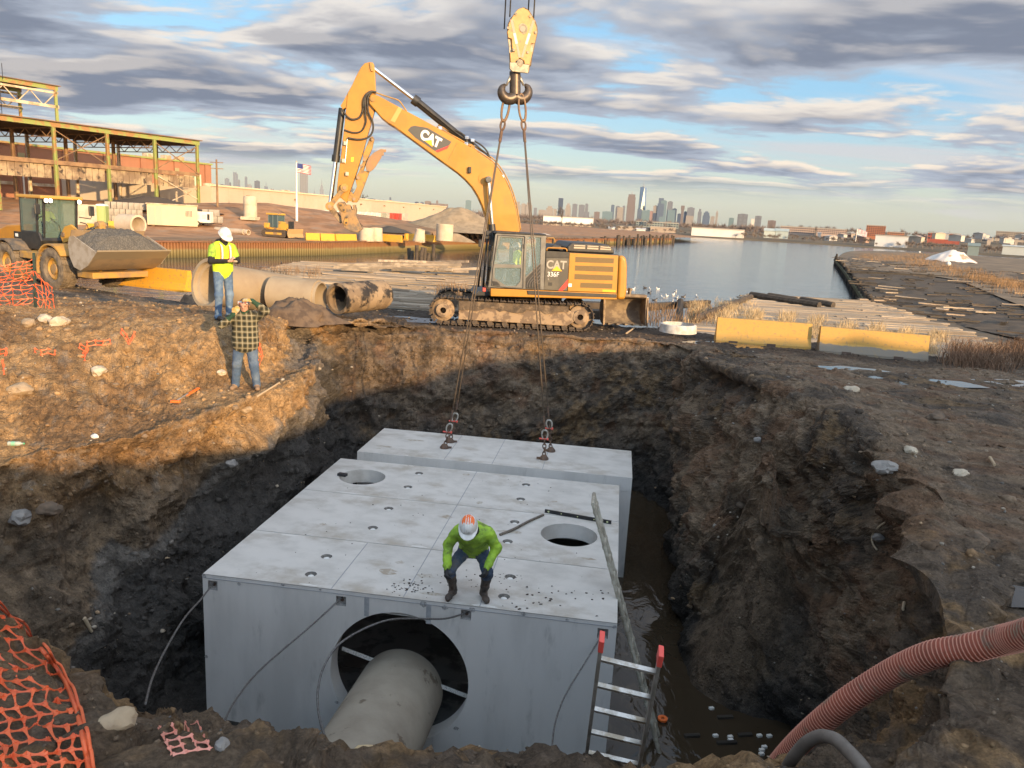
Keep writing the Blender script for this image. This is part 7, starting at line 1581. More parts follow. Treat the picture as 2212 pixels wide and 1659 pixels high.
# trailers parked along the warehouse
TCOL = [('white box trailer at the warehouse foot, first left with a cab', (.72, .68, .6)), ('white box trailer at the warehouse foot, second from left', (.72, .68, .6)), ('white box trailer at the warehouse foot, third from left', (.70, .64, .55)), ('white box trailer at the warehouse foot, fourth from left', (.74, .68, .58)), ('white box trailer at the warehouse foot, fifth from left', (.70, .66, .56)), ('white box trailer at the warehouse foot, beside the grey-green pair', (.72, .66, .58)), ('left grey-green container of the pair at the warehouse foot', (.34, .34, .26)), ('right grey-green container of the pair at the warehouse foot', (.42, .42, .34)), ('left red container of three at the warehouse foot', (.42, .07, .04)), ('middle bright red container of three at the warehouse foot', (.55, .05, .03)), ('right dark red container of three at the warehouse foot', (.38, .07, .05)), ('pale box trailer at the right end of the warehouse row', (.5, .42, .34))]
TX = [712, 735, 757, 771, 783, 794, 806, 814, 825, 833.5, 842, 856]
for (lb, col), x in zip(TCOL, TX):
 d = ray(x, 470); dh = Vector((d.x, d.y, 0)).normalized(); n_ = Vector((-WHU.y, WHU.x, 0)); tt = (WHA-Vector((0, 0, 0))).dot(n_)/dh.dot(n_)-9; p = dh*tt
 nxt = 12 if x < 750 else 7.5; sc_ = tt/250
 t = thing('box_trailer', lb, 'trailer', (p.x, p.y, -.6), math.atan2(WHU.y, WHU.x)+math.pi/2, 'trailers parked along the warehouse'); nm = 'trailer_' + '%02x%02x%02x' % tuple(int(c*255) for c in col)
 g = MB(); g.bx(-3, 3, -1.25, 1.25, .55, 3.2); g.build('trailer_box', mat(nm, col, .6, dirt=tuple(c*.6 for c in col), dscale=.7, damt=.5), t, bevel=.03)
 g = MB(); g.bx(-2.9, 2.9, -1.1, 1.1, .35, .55); g.build('trailer_chassis', BLK, t)
 for k in (-2, -.9):
  g = MB(); g.cyl((k, -1.2, .4), (k, 1.2, .4), .4, n=12); g.build('wheel', RUB, t)
for (x, y, col, lb) in ((1000, 483, (.40, .08, .05), 'red container beyond the tan sand heap'), (1012, 484, (.16, .15, .06), 'olive container beyond the tan sand heap'), (1024, 485, (.68, .62, .5), 'white container beyond the tan sand heap')):
 p = PD(x, y, 330); t = thing('shipping_container', lb, 'container', (p.x, p.y, -1), .1, 'containers beyond the sand heap'); g = MB(); g.bx(-2.2, 2.2, -6, 6, .2, 3.0); g.build('container_body', mat('cont_'+'%02x' % int(col[0]*255), col, .6), t, bevel=.03)
 g = MB(); g.bx(-2.0, 2.0, -6.02, -6.0, .4, 2.8); g.build('container_door', mat('contd_'+'%02x' % int(col[0]*255), tuple(c*.8 for c in col), .6), t)
def upole():
 c = yhit(470, 447); t = thing('utility_pole', 'wooden utility pole with crossarms at the corner of the brick mill', 'pole', c); h = 6.3
 g = MB(); g.cyl((0, 0, 0), (.0, 0, h), .16, .11, n=10); g.build('pole', RUSTS, t, smooth=True)
 for z in (h-.4, h-1.2):
  g = MB(); g.bar((-.9, 0, z), (.9, 0, z), .12, .1); g.build('crossarm', RUSTS, t)
upole()
# ------------------------------------------------------------------ far shore and skyline
def ordinal(k): return ('first', 'second', 'third', 'fourth', 'fifth', 'sixth', 'seventh', 'eighth', 'ninth', 'tenth', 'eleventh', 'twelfth', 'thirteenth', 'fourteenth', 'fifteenth', 'sixteenth', 'seventeenth', 'eighteenth', 'nineteenth', 'twentieth')[k]
def ordn(k): return '%d%s' % (k, 'th' if 10 < k % 100 < 14 else {1: 'st', 2: 'nd', 3: 'rd'}.get(k % 10, 'th'))
def tower_mat(name, col, per=14., amt=.25):
 if name in MATS: return MATS[name]
 m = bpy.data.materials.new(name); m.use_nodes = True; MATS[name] = m; nt = m.node_tree; N = nt.nodes; L = nt.links; b = N['Principled BSDF']; b.inputs['Roughness'].default_value = .45
 tc = N.new('ShaderNodeTexCoord'); sp_ = N.new('ShaderNodeSeparateXYZ'); L.new(tc.outputs['Object'], sp_.inputs[0])
 def mt(op, a, c=None):
  n = N.new('ShaderNodeMath'); n.operation = op
  for i, v in enumerate((a, c)):
   if v is None: continue
   if isinstance(v, (int, float)): n.inputs[i].default_value = v
   else: L.new(v, n.inputs[i])
  return n.outputs[0]
 f = mt('MAXIMUM', mt('LESS_THAN', mt('FRACT', mt('MULTIPLY', mt('ADD', sp_.outputs[0], sp_.outputs[1]), 1/per)), .45), mt('LESS_THAN', mt('FRACT', mt('MULTIPLY', sp_.outputs[2], 1/(per*.9))), .3))
 mx = N.new('ShaderNodeMix'); mx.data_type = 'RGBA'; L.new(mt('MULTIPLY', f, amt), mx.inputs[0]); mx.inputs[6].default_value = col+(1,); mx.inputs[7].default_value = tuple(c*.45 for c in col)+(1,); L.new(mx.outputs[2], b.inputs['Base Color']); return m
BLUEG, TEALG, GREYB, BEIGE, BROWN, DARKB, PINK = (.09, .12, .17), (.13, .19, .21), (.15, .16, .18), (.26, .23, .20), (.16, .13, .12), (.05, .07, .11), (.28, .18, .155)
CNAME = {BLUEG: 'blue glass', TEALG: 'teal glass', GREYB: 'grey', BEIGE: 'beige', BROWN: 'brown', DARKB: 'dark blue', PINK: 'pinkish'}
def tower(Z, x0, x1, yt, dist, col, label, tiers=(), spire=None, base=-2., taper=1., group=None, slope=0., mw=None):
 l, r = PD(*Z(x0, yt), dist), PD(*Z(x1, yt), dist); w = (r-l).length; h = (l.z+r.z)/2-base; c = (l+r)/2; an = math.atan2((r-l).y, (r-l).x)
 g = MB(); d_ = max(w*.8, 22)
 def tier(z0, z1, k0, k1, sl=0.):
  v = []
  for z, k in ((z0, k0), (z1, k1)):
   v += [(-w/2*k, -d_/2*k, z+(sl*h if z == z1 else 0)), (w/2*k, -d_/2*k, z-(sl*h if z == z1 else 0)), (w/2*k, d_/2*k, z-(sl*h if z == z1 else 0)), (-w/2*k, d_/2*k, z+(sl*h if z == z1 else 0))]
  g.add(v, [(0, 3, 2, 1), (4, 5, 6, 7), (0, 1, 5, 4), (1, 2, 6, 5), (2, 3, 7, 6), (3, 0, 4, 7)])
 if tiers:
  z0 = 0.; k0 = None
  for zf, k in tiers: tier(z0*h, zf*h, k, k); z0 = zf
 else: tier(0, h, 1., taper, slope)
 if not spire and not tiers: g.bx(-w*.22, w*.25, -d_*.2, d_*.2, h*.995-(abs(slope)*h), h+min(h*.03, 7))
 t = thing('tower_building', label, 'tower', (c.x, c.y, base), an, group)
 g.build('tower_shaft', tower_mat('tower_%02d%02d%02d' % tuple(int(v*99) for v in col), col, 14 if dist > 5000 else 5), t)
 if spire:
  p = PD(*Z((x0+x1)/2 if mw is None else mw, spire), dist); g = MB(); g.cyl((0, 0, h*.98), (0, 0, p.z-base), w*.07, w*.015, n=8); g.build('spire', mat('spire_grey', (.2, .2, .22), .5), t)
 return t
GM, GD = 'skyline left of the excavator stick', 'skyline right of the boom'
MID = [(105, 150, 222, DARKB, {}), (150, 192, 168, BLUEG, {}), (192, 208, 205, DARKB, {}), (225, 270, 118, BLUEG, dict(slope=.04)), (266, 292, 182, BLUEG, dict(taper=.8)), (330, 355, 155, BLUEG, {}), (355, 396, 224, GREYB, dict(slope=.03)), (418, 468, 190, DARKB, {}), (470, 494, 270, BLUEG, {}), (500, 548, 238, BLUEG, dict(tiers=((.8, 1.), (1., .7)), spire=195)), (565, 606, 265, GREYB, dict(slope=.08)), (612, 640, 296, DARKB, {}), (642, 705, 276, DARKB, {}), (705, 736, 292, DARKB, {}), (752, 835, 292, BEIGE, {}), (906, 945, 318, GREYB, {}), (1050, 1090, 322, GREYB, {})]
for k, (a, b, y, col, kw) in enumerate(MID): tower(ZG, a, b, y, 7000, col, '%s far tower, %s building from the brick mill in the left skyline' % (CNAME[col], ordinal(k)), group=GM, **kw)
tower(ZG, 828, 900, 103, 5200, GREYB, 'broad pale grey residential tower right of the flagpole', group=GM)
tower(ZG, 950, 971, 285, 12500, GREYB, 'thin needle-topped far tower left of the stepped one', tiers=((.7, 1.), (.9, .7), (1., .35)), spire=245, group=GM)
tower(ZG, 1003, 1047, 225, 12500, GREYB, 'stepped grey far tower with a tall mast beside the stick', tiers=((.45, 1.), (.8, .8), (.93, .5), (1., .3)), spire=162, group=GM)
for k, (a, b, y, col, sp_) in enumerate(((1442, 1508, 350, DARKB, None), (1540, 1551, 360, GREYB, 345), (1575, 1592, 362, BLUEG, None), (1635, 1653, 338, BLUEG, None), (1865, 1900, 378, DARKB, None), (1915, 1946, 380, BLUEG, None), (1955, 2012, 372, BROWN, None), (2012, 2165, 395, BROWN, None), (2057, 2076, 367, BROWN, None))): tower(ZG, a, b, y, 6000, col, '%s far block, %s of those rising over the warehouse roof behind the boom' % (CNAME[col], ordinal(k)), spire=sp_, group='skyline over the warehouse roof')
tower(ZB, 920, 974, 1337, 5000, TEALG, 'pale glass office block standing alone inside the boom arch', group='skyline over the warehouse roof')
DWN = [(70, 118, 258, BEIGE, dict(tiers=((.8, 1.), (1., .6)))), (122, 162, 275, BEIGE, {}), (162, 213, 265, BEIGE, dict(tiers=((.85, 1.), (1., .7)))), (226, 252, 310, GREYB, {}), (265, 326, 326, BEIGE, {}), (330, 388, 294, BEIGE, dict(tiers=((.85, 1.), (1., .6)))), (390, 417, 320, BEIGE, {}), (430, 472, 228, DARKB, dict(tiers=((.35, 1.), (.6, .85), (1., .95)))), (440, 482, 322, GREYB, {}), (490, 536, 272, BEIGE, dict(tiers=((.7, 1.), (.88, .8), (1., .45)))), (547, 588, 278, GREYB, {}), (600, 649, 285, GREYB, {}), (653, 678, 277, GREYB, dict(slope=.02)), (642, 686, 342, GREYB, {}), (727, 773, 342, BROWN, {}), (795, 880, 340, TEALG, {}), (868, 895, 286, BLUEG, {}), (905, 942, 296, GREYB, {}), (918, 968, 306, BEIGE, {}), (962, 984, 293, GREYB, {})]
for k, (a, b, y, col, kw) in enumerate(DWN): tower(ZH, a, b, y, 7500, col, '%s far building, %s from the boom in the right skyline' % (CNAME[col], ordinal(k)), group=GD, **kw)
tower(ZH, 1005, 1075, 197, 9000, BROWN, 'unfinished brown tower just left of the tallest one', tiers=((.6, 1.), (.9, .92), (1., .8)), spire=172, mw=1062, group=GD)
def big_tower():
 dist = 9500; l, r = PD(*ZH(1086, 400), dist), PD(*ZH(1140, 400), dist); lt_, rt_ = PD(*ZH(1101, 135), dist), PD(*ZH(1149, 135), dist); w = (r-l).length/2; w2 = (rt_-lt_).length/2*.86; h = lt_.z+2; c = (l+r)/2
 t = thing('tower_building', 'tallest tapering glass tower with a mast, its top gleaming', 'tower', (c.x, c.y, -2), math.radians(8), GD); g = MB()
 b = [(-w, -w), (w, -w), (w, w), (-w, w)]; tp_ = [(0, -w2*1.35), (w2*1.35, 0), (0, w2*1.35), (-w2*1.35, 0)]
 z0 = h*.12; g.add([(x, y, 0) for x, y in b]+[(x, y, z0) for x, y in b]+[(x, y, h) for x, y in tp_], [(0, 1, 5, 4), (1, 2, 6, 5), (2, 3, 7, 6), (3, 0, 4, 7), (8, 9, 10, 11), (4, 5, 8), (5, 9, 8), (5, 6, 9), (6, 10, 9), (6, 7, 10), (7, 11, 10), (7, 4, 11), (4, 8, 11)])
 g.build('tower_shaft', mat('glass_tower', (.30, .36, .42), .12, metal=.75), t); p = PD(*ZH(1127, 58), dist)
 g = MB(); g.lathe([(w2*.5, h), (w2*.5, h+8), (w2*.1, h+10), (w2*.02, p.z+2)], n=12); g.build('mast', mat('spire_grey', (.2, .2, .22), .5), t)
big_tower()
D2 = [(1086, 1122, 318, BLUEG, {}), (1122, 1160, 330, TEALG, {}), (1158, 1190, 328, TEALG, {}), (1187, 1215, 336, PINK, {}), (1218, 1252, 292, BEIGE, {}), (1216, 1256, 352, DARKB, {}), (1257, 1312, 228, BLUEG, dict(tiers=((.8, 1.), (1., .75)))), (1276, 1334, 250, TEALG, dict(taper=.85)), (1336, 1380, 258, GREYB, {}), (1337, 1400, 326, TEALG, {}), (1376, 1412, 316, DARKB, {}), (1418, 1446, 358, DARKB, {}), (1448, 1478, 290, BROWN, dict(tiers=((.8, .75), (1., 1.)))), (1471, 1496, 340, DARKB, {}), (1500, 1560, 308, GREYB, {}), (1488, 1552, 374, BEIGE, {}), (1590, 1621, 318, GREYB, dict(tiers=((.85, 1.), (1., .6)))), (1630, 1690, 338, BLUEG, dict(tiers=((.75, 1.), (.92, .8), (1., .45)))), (1693, 1726, 380, BEIGE, {}), (1738, 1757, 333, BEIGE, dict(tiers=((.9, 1.), (1., .5))))]
for k, (a, b, y, col, kw) in enumerate(D2): tower(ZH, a, b, y, 9300, col, '%s far building, %s to the right of the tallest tower' % (CNAME[col], ordinal(k)), group=GD, **kw)
for a, b, y, col, lb in ((1845, 1886, 393, TEALG, 'small teal and cream block on the wooded shore'), (1918, 2002, 361, GREYB, 'square grey office block alone on the wooded shore'), (2030, 2058, 400, (.6, .55, .48), 'short white tower beside the square grey block'), (2062, 2116, 377, GREYB, 'grey block with a narrow roof box right of the white tower'), (2168, 2235, 414, BROWN, 'dark brown apartment slab at the right end of the skyline')): tower(ZH, a, b, y, 2600, col, lb, group='blocks on the wooded shore')
# far bank
SHORE = [(-420, 560), (-120, 520), (-30, 500), (18, 462), (60, 420), (135, 395), (179, 362), (215, 330), (250, 300), (330, 285), (700, 280)]
def far_bank():
 vs = []; n = len(SHORE)
 rings = (0, 3, 25, 90, 300, 900, 2500, 11000); zs = (-2.6, -1.5, -1.0, -.5, 0, 2.5, 3, -10)
 P_ = spl([(x, y, 0) for x, y in SHORE], 8)
 for p in P_:
  out = Vector((p.x*.35, p.y, 0)).normalized()
  for r, z in zip(rings, zs):
   q = p+out*r; hill = 5*math.exp(-((p.x-330)/220)**2) if r >= 300 and r < 3000 else 0; vs.append((q.x+(0 if r < 2000 else p.x*.8*(r/2500)), q.y, z+hill+.4*fbm(Vector((q.x, q.y, 0))*.02)))
 k = len(rings); m = MB(); m.add(vs, [(i*k+j, (i+1)*k+j, (i+1)*k+j+1, i*k+j+1) for i in range(len(P_)-1) for j in range(k-1)])
 struct(m.build('far_bank', mat('far_soil', (.15, .115, .07), .95, col2=(.10, .08, .055), scale=.03, lo=.4, hi=.6), smooth='all'))
 return P_
FB_ = far_bank()
# low buildings along the far shore: (zoom, x0, x1, y top, y base, distance, colour, roof, label)
def low_building(Z, x0, x1, yt, yb, dist, col, label, rows=0, gable=False, cols=0, rot=0., name='shore_building'):
 l, r = PD(*Z(x0, yb), dist), PD(*Z(x1, yb), dist); tp_ = PD(*Z((x0+x1)/2, yt), dist); w = (r-l).length; c = (l+r)/2; h = tp_.z-c.z; an = math.atan2((r-l).y, (r-l).x)+rot; d_ = min(max(w*.5, 8), 40)
 t = thing(name, label, 'building', (c.x, c.y, c.z-2), an); m = mat('shorewall_%02d%02d%02d' % tuple(int(v*99) for v in col), col, .8, col2=tuple(v*.85 for v in col), scale=.1)
 g = MB(); g.bx(-w/2, w/2, 0, d_, 0, h+2)
 if gable: g.add([(-w/2-.3, -.3, h+2), (-w/2-.3, d_+.3, h+2), (w/2+.3, -.3, h+2), (w/2+.3, d_+.3, h+2), (-w/2-.3, d_/2, h+2+h*.5), (w/2+.3, d_/2, h+2+h*.5)], [(0, 2, 5, 4), (1, 4, 5, 3), (0, 4, 1), (2, 3, 5)])
 g.build('wall', m, t)
 if not gable:
  g = MB(); g.bx(-w/2-.2, w/2+.2, -.2, d_+.2, h+2, h+2.5); g.build('roof', mat('flat_roof', (.35, .32, .28), .9), t)
 WIN = mat('dark_window', (.05, .055, .07), .2)
 if rows:
  cols = cols or max(2, int(w/5))
  for i in range(rows):
   for j in range(cols):
    g = MB(); x = -w/2+(j+.2)*w/cols; z = 2+h*(i+.3)/rows; g.bx(x, x+w/cols*.6, -.12, 0, z, z+h/rows*.45); g.build('window', WIN, t)
 return t
low_building(ZH, 300, 715, 388, 470, 520, (.68, .66, .63), 'large plain white warehouse across the river'); low_building(ZH, 300, 716, 440, 472, 515, (.42, .33, .25), 'tan loading annex along the white warehouse base')
low_building(ZH, 1530, 1968, 485, 538, 430, (.66, .63, .57), 'long white riverside warehouse right of centre'); low_building(ZH, 920, 1185, 470, 508, 470, (.40, .32, .25), 'long tan riverside shed left of centre')
low_building(ZH, 1190, 1400, 472, 512, 460, (.38, .30, .23), 'tan riverside shed in the middle of the shore'); low_building(ZH, 1070, 1425, 430, 468, 640, (.22, .26, .25), 'dark green and brown storehouse below the skyline', 2, cols=16)
low_building(ZH, 845, 895, 474, 492, 440, (.66, .64, .6), 'small white boat shed on the far shore', gable=True); low_building(ZH, 1075, 1150, 486, 506, 430, (.62, .6, .56), 'white hangar roof on the far shore', gable=True)
low_building(ZI, 945, 1100, 185, 268, 560, (.36, .14, .07), 'orange brick office block on the right shore', 6, cols=9); low_building(ZI, 1440, 1700, 248, 300, 520, (.34, .09, .06), 'long low red building on the right shore', 2, cols=10)
low_building(ZI, 1120, 1255, 238, 266, 560, (.42, .19, .10), 'low orange-brick annex right of the office block', 2, cols=8); low_building(ZI, 265, 540, 196, 246, 620, (.40, .30, .24), 'row of tan apartments behind the white shore sheds', 3, cols=16)
low_building(ZI, 555, 792, 212, 254, 600, (.42, .31, .25), 'second row of tan apartments left of the office block', 3, cols=14); low_building(ZI, 1020, 1285, 268, 324, 430, (.60, .60, .58), 'white corrugated plant on the right shore')
low_building(ZI, 135, 225, 226, 270, 480, (.45, .50, .46), 'pale green gabled shed on the far shore', gable=True); low_building(ZI, 228, 330, 228, 272, 480, (.38, .44, .42), 'grey-green gabled shed beside the pale green one', gable=True)
low_building(ZI, 1980, 2260, 236, 290, 700, (.46, .38, .29), 'long beige apartment block at the far right', 4, cols=16); low_building(ZI, 2040, 2230, 350, 372, 330, (.50, .52, .48), 'low pale shed by the right edge of the river', gable=True); low_building(ZI, 1760, 1850, 345, 395, 330, (.22, .27, .25), 'small green boathouse on the right shore', gable=True)
HG = 'houses on the hill across the river'; rh = random.Random(21)
for k, x in enumerate(sorted(rh.uniform(560, 2220) for _ in range(34))):
 y = 232+rh.uniform(-6, 46)+(x-560)*.012; dist = rh.uniform(450, 720); w = rh.uniform(22, 48)
 o = low_building(ZI, x, x+w, y, y+rh.uniform(14, 20), dist, rh.choice([(.46, .38, .30), (.52, .48, .42), (.34, .22, .17), (.28, .25, .23), (.42, .40, .37)]), 'small gabled house across the river, %s from the left on the right-hand hillside' % ordn(k+1), gable=True, rot=rh.choice((0, .8, -.6)), name='hillside_house'); o['group'] = HG
# bare woods: one brown mass of twigs along the shore
def woods(name, label, spots, seed, col):
 rd = np.random.RandomState(seed); V = []; F = []
 for (c, h, r) in spots:
  n = 60; base = len(V)
  th = rd.rand(n)*6.283; ph = np.arccos(rd.uniform(-.4, 1, n)); s = rd.uniform(.35, 1., n)
  for i in range(n):
   d = np.array([math.cos(th[i])*math.sin(ph[i]), math.sin(th[i])*math.sin(ph[i]), math.cos(ph[i])*1.1])
   a = np.array([0, 0, h*.45])+d*r*s[i]*.25; b = np.array([0, 0, h*.45])+d*r*s[i]; pw = np.cross(d, rd.randn(3)); pw /= np.linalg.norm(pw)+1e-6; w_ = r*.04
   k = len(V); V += [tuple(np.array(c)+a+pw*w_), tuple(np.array(c)+a-pw*w_), tuple(np.array(c)+b)]; F.append((k, k+1, k+2))
  k = len(V); V += [tuple(np.array(c)+np.array(q)) for q in ((-.12*r/3, 0, 0), (.12*r/3, 0, 0), (.03, 0, h*.7), (-.03, 0, h*.7))]; F.append((k, k+1, k+2, k+3))
 m = MB(); m.add(V, F); stuff(m.build(name, mat('twigs_'+name, col, .95)), label, 'trees')
rw = random.Random(5); sp1 = []
for k in range(1000):
 p = FB_[rw.randrange(16, len(FB_))]; out = Vector((p.x*.35, p.y, 0)).normalized(); near_ = rw.random() < .62; r_ = rw.uniform(5, 60) if near_ else rw.uniform(330, 520); q = p+out*r_; hill = 5*math.exp(-((p.x-330)/220)**2)*min(1, r_/300)
 h = rw.uniform(1.8, 4.2) if near_ else rw.uniform(4, 7); sp1.append(((q.x+rw.uniform(-8, 8), q.y, -1+hill+r_*.002), h, h*.55))
woods('far_woods', 'bare brown winter trees covering the far shore', sp1, 3, (.17, .135, .11))
sp2 = []
for k in range(700):
 dx = rw.uniform(965, 1750); d = rw.uniform(600, 1500); q = PD(dx, 470, d); h = rw.uniform(6, 11); sp2.append(((q.x, q.y, -1), h, h*.55))
for k in range(120):
 dx = rw.uniform(1700, 2260); d = rw.uniform(600, 900); q = PD(dx, 500, d); h = rw.uniform(5, 8); sp2.append(((q.x, q.y, 4), h, h*.5))
woods('distant_woods', 'hazy band of bare trees below the skyline', sp2, 4, (.19, .155, .14))
def bare_tree(dx, dy, dist, h, r, label, sd):
 c = PD(dx, dy, dist); t = thing('bare_tree', label, 'tree', c); rd = random.Random(sd); g = MB(); g.cyl((0, 0, 0), (0, 0, h*.5), h*.02, h*.01, n=6); g.build('trunk', mat('bark', (.10, .08, .06), .9), t)
 g = MB()
 def br(p, d, l, w, lv):
  q = p+d*l; g.cyl(p, q, w, w*.6, n=4, cap=False)
  if lv == 0: return
  for _ in range(4): br(p.lerp(q, rd.uniform(.5, 1)), (d+Vector((rd.uniform(-1, 1), rd.uniform(-1, 1), rd.uniform(-.3, .8)))*.7).normalized(), l*.62, w*.55, lv-1)
 for _ in range(6): br(Vector((0, 0, h*rd.uniform(.25, .5))), Vector((rd.uniform(-1, 1), rd.uniform(-1, 1), rd.uniform(.4, 1.2))).normalized(), h*.24, h*.011, 3)
 g.build('crown', mat('bark', (.10, .08, .06), .9), t)
for x, y, d, h, lb, s in ((752, 456, 430, 17, 'rounded bare tree above the warehouse roof', 1), (778, 458, 430, 13, 'smaller bare tree beside it over the warehouse roof', 2), (1213, 489, 430, 12, 'lone bare tree in front of the white warehouse', 3)): bare_tree(x, y, d, h, 6, lb, s)
p = PD(*ZI(868, 310), 420); q = PD(*ZI(878, 208), 420); t = thing('flagpole', 'white flagpole with a flag on the right shore', 'flagpole', p); g = MB(); hh = q.z-p.z; g.cyl((0, 0, 0), (0, 0, hh), .18, .1, n=8); g.build('pole', mat('white_paint', (.75, .7, .6), .5), t)
g = MB(); g.add([(0.1, 0, hh), (2.5, .3, hh-.5), (5, -.2, hh-1.2), (5, -.2, hh-3.8), (2.5, .3, hh-3.2), (.1, 0, hh-2.8)], [(0, 1, 4, 5), (1, 2, 3, 4)]); g.build('flag', mat('far_flag', (.45, .25, .27), .9, col2=(.5, .45, .45), scale=.8, lo=.45, hi=.55), t)
# ------------------------------------------------------------------ timber decks, wharves, reeds, birds
WD = [mat('old_plank_%d' % k, c, .9, col2=tuple(v*.6 for v in c), scale=2.5, stretch=(.25, 4, 1), lo=.4, hi=.62, bump=.6, bscale=9) for k, c in enumerate(((.40, .32, .23), (.36, .28, .20), (.44, .355, .26), (.30, .235, .165), (.38, .31, .23)))]
WDD = [mat('wet_plank_%d' % k, c, .8, col2=tuple(v*.55 for v in c), scale=2, stretch=(.3, 4, 1), bump=.8, bscale=8) for k, c in enumerate(((.062, .048, .034), (.085, .063, .043), (.045, .037, .028)))]
def plank_pool(n, w):
 out = []
 for k in range(n):
  g = MB(); rd = random.Random(k+50); m_ = 7
  for i in range(m_+1):
   x = i/m_-.5; o = rd.uniform(-.015, .015)
   for y, z in ((-w/2, 0), (w/2, 0), (w/2, .07), (-w/2, .07)): g.v.append((x, y+o+(rd.uniform(-.03, .03) if i in (0, m_) else 0), z+rd.uniform(-.012, .012)))
  g.f = [(i*4+j, (i+1)*4+j, (i+1)*4+(j+1) % 4, i*4+(j+1) % 4) for i in range(m_) for j in range(4)]+[(0, 1, 2, 3), (m_*4+3, m_*4+2, m_*4+1, m_*4)]; g.mi = [0]*len(g.f); out.append(g.mesh('plank'))
 return out
PP = plank_pool(5, .27)
def place_plank(parent, c, ln, an, m, tilt=0., roll=0.):
 me = random.choice(PP); key = me.name+m.name; mm = PLK.get(key)
 if mm is None: mm = me.copy(); mm.materials.append(m); PLK[key] = mm
 o = bpy.data.objects.new('plank', mm); COL.objects.link(o); o.parent = parent; o.matrix_local = Matrix.Translation(Vector(c)-parent.location) @ Matrix.Rotation(an, 4, 'Z') @ Matrix.Rotation(tilt, 4, 'Y') @ Matrix.Rotation(roll, 4, 'X') @ Matrix.Diagonal((ln, 1, 1, 1)); return o
PLK = {}
# right deck
rd = random.Random(8); RZD = -.42
dk = thing('timber_deck', 'weathered grey plank deck behind the two yellow barriers', 'deck', P(1750, 700, RZD))
lft = [P(1450, 712, RZD), P(1500, 690, RZD), P(1622, 636, RZD)]; rgt = [P(2260, 800, RZD), P(2110, 730, RZD), P(2000, 690, RZD), P(1882, 656, RZD)]
def xat(pts, y):
 pts = sorted(pts, key=lambda p: p.y); return float(np.interp(y, [p.y for p in pts], [p.x for p in pts]))
y = 21.5; row = 0; y1 = lft[-1].y
while y < y1:
 a, b = xat(lft, y)+rd.uniform(-.5, .2), xat(rgt, y)+rd.uniform(-.3, .6);
 if y < 26.2: a = max(a, 13.4)
 x = a
 while x < b-.4:
  ln = min(b-x, rd.uniform(6, 9.5));
  if rd.random() > .04: place_plank(dk, (x+ln/2, y, RZD+rd.uniform(-.02, .025)), ln-.06, math.radians(-7)*.0+rd.uniform(-.006, .006), rd.choice(WD))
  x += ln
 y += .36; row += 1
g = MB(); g.add([P(1450, 716, RZD-.10), P(2330, 822, RZD-.10), P(2330, 690, RZD-.8), P(1882, 655, RZD-.10), P(1622, 636, RZD-.10)], [(0, 1, 2, 3, 4)]); bld(g, 'deck_fill', mat('deck_dirt', (.10, .078, .052), .95), dk)
for d0, d1, r in (((1622, 637), (1770, 660), .2), ((1660, 640), (1720, 650), .22), ((1730, 648), (1800, 660), .2), ((1500, 690), (1622, 641), .16)):
 g = MB(); g.cyl(P(*d0, -.2), P(*d1, -.25), r, n=8); tag(g.build('timber_baulk', WDD[1]), 'dark timber baulk along the far edge of the grey deck, %s' % ('longest piece' if d0[0] == 1622 else 'lying inside the first' if d0[0] == 1660 else 'rightmost piece' if d0[0] == 1730 else 'beside the spare bucket'), 'timber')
# beam and bent posts right behind the spare bucket
g = MB(); g.bar(P(1395, 663, -.3), P(1530, 655, -.5), .3, .34); tag(g.build('timber_beam', WDD[1], bevel=.02), 'heavy dark beam spanning the gap behind the spare bucket', 'timber')
g = MB(); g.cyl(P(1466, 698, -.6), P(1468, 668, -.6)+Vector((0, 0, .4)), .17, n=9); tag(g.build('timber_post', WDD[0]), 'short dark timber post right of the spare bucket', 'post')
for d, lb, s in (((1232, 690), 'weathered timber block stacked left of the spare bucket', .35), ((1252, 672), 'upper timber block left of the spare bucket', .3)):
 c = P(*d, -.2); g = MB(); g.obox(c+Vector((.6, 0, .25)), (.9, .1, 0), (-.03, .3, 0), (0, 0, .17)); tag(g.build('timber_block', WDD[1], bevel=.02), lb, 'timber')
# left deck, strewn with boards
ld_ = thing('timber_deck', 'ruined brown plank deck between the dark pipe and the inlet', 'deck', P(850, 610, -.45))
y = 32.5
while y < 57:
 a, b = xat([P(760, 668, -.45), P(640, 640, -.45), P(600, 600, -.45), P(560, 584, -.45)], y), xat([P(1040, 668, -.45), P(1040, 600, -.45), P(940, 584, -.45)], y); x = a
 while x < b-.5:
  ln = min(b-x, rd.uniform(3.5, 7))
  if rd.random() > .12: place_plank(ld_, (x+ln/2, y+rd.uniform(-.05, .05), -.45+rd.uniform(-.05, .04)), ln-.05, rd.uniform(-.05, .05)+.03, rd.choice(WD[1:4]), rd.uniform(-.01, .01), rd.uniform(-.06, .06))
  x += ln
 y += .44
g = MB(); g.add([P(560, 650, -.6), P(1045, 668, -.6), P(1045, 583, -.6), P(555, 584, -.6)], [(0, 1, 2, 3)]); bld(g, 'deck_fill', mat('deck_dirt', (.10, .078, .052), .95), ld_)
LG = 'loose timbers on the ruined deck'
for k, dx in enumerate(sorted(rd.uniform(770, 985) for _ in range(20))):
 dy = rd.uniform(566, 592); c = P(dx, dy, -.3); an = rd.uniform(-.5, .35); ln = rd.uniform(1.8, 5); g = MB(); h = Vector((math.cos(an), math.sin(an), rd.uniform(-.03, .05)))*ln/2; g.bar(c-h+Vector((0, 0, .15)), c+h+Vector((0, 0, .15+rd.uniform(0, .2))), .2, .16); tag(g.build('loose_timber', rd.choice(WD)), 'loose weathered timber at the water edge of the ruined deck, %s from the left' % ordn(k+1), 'timber', LG)
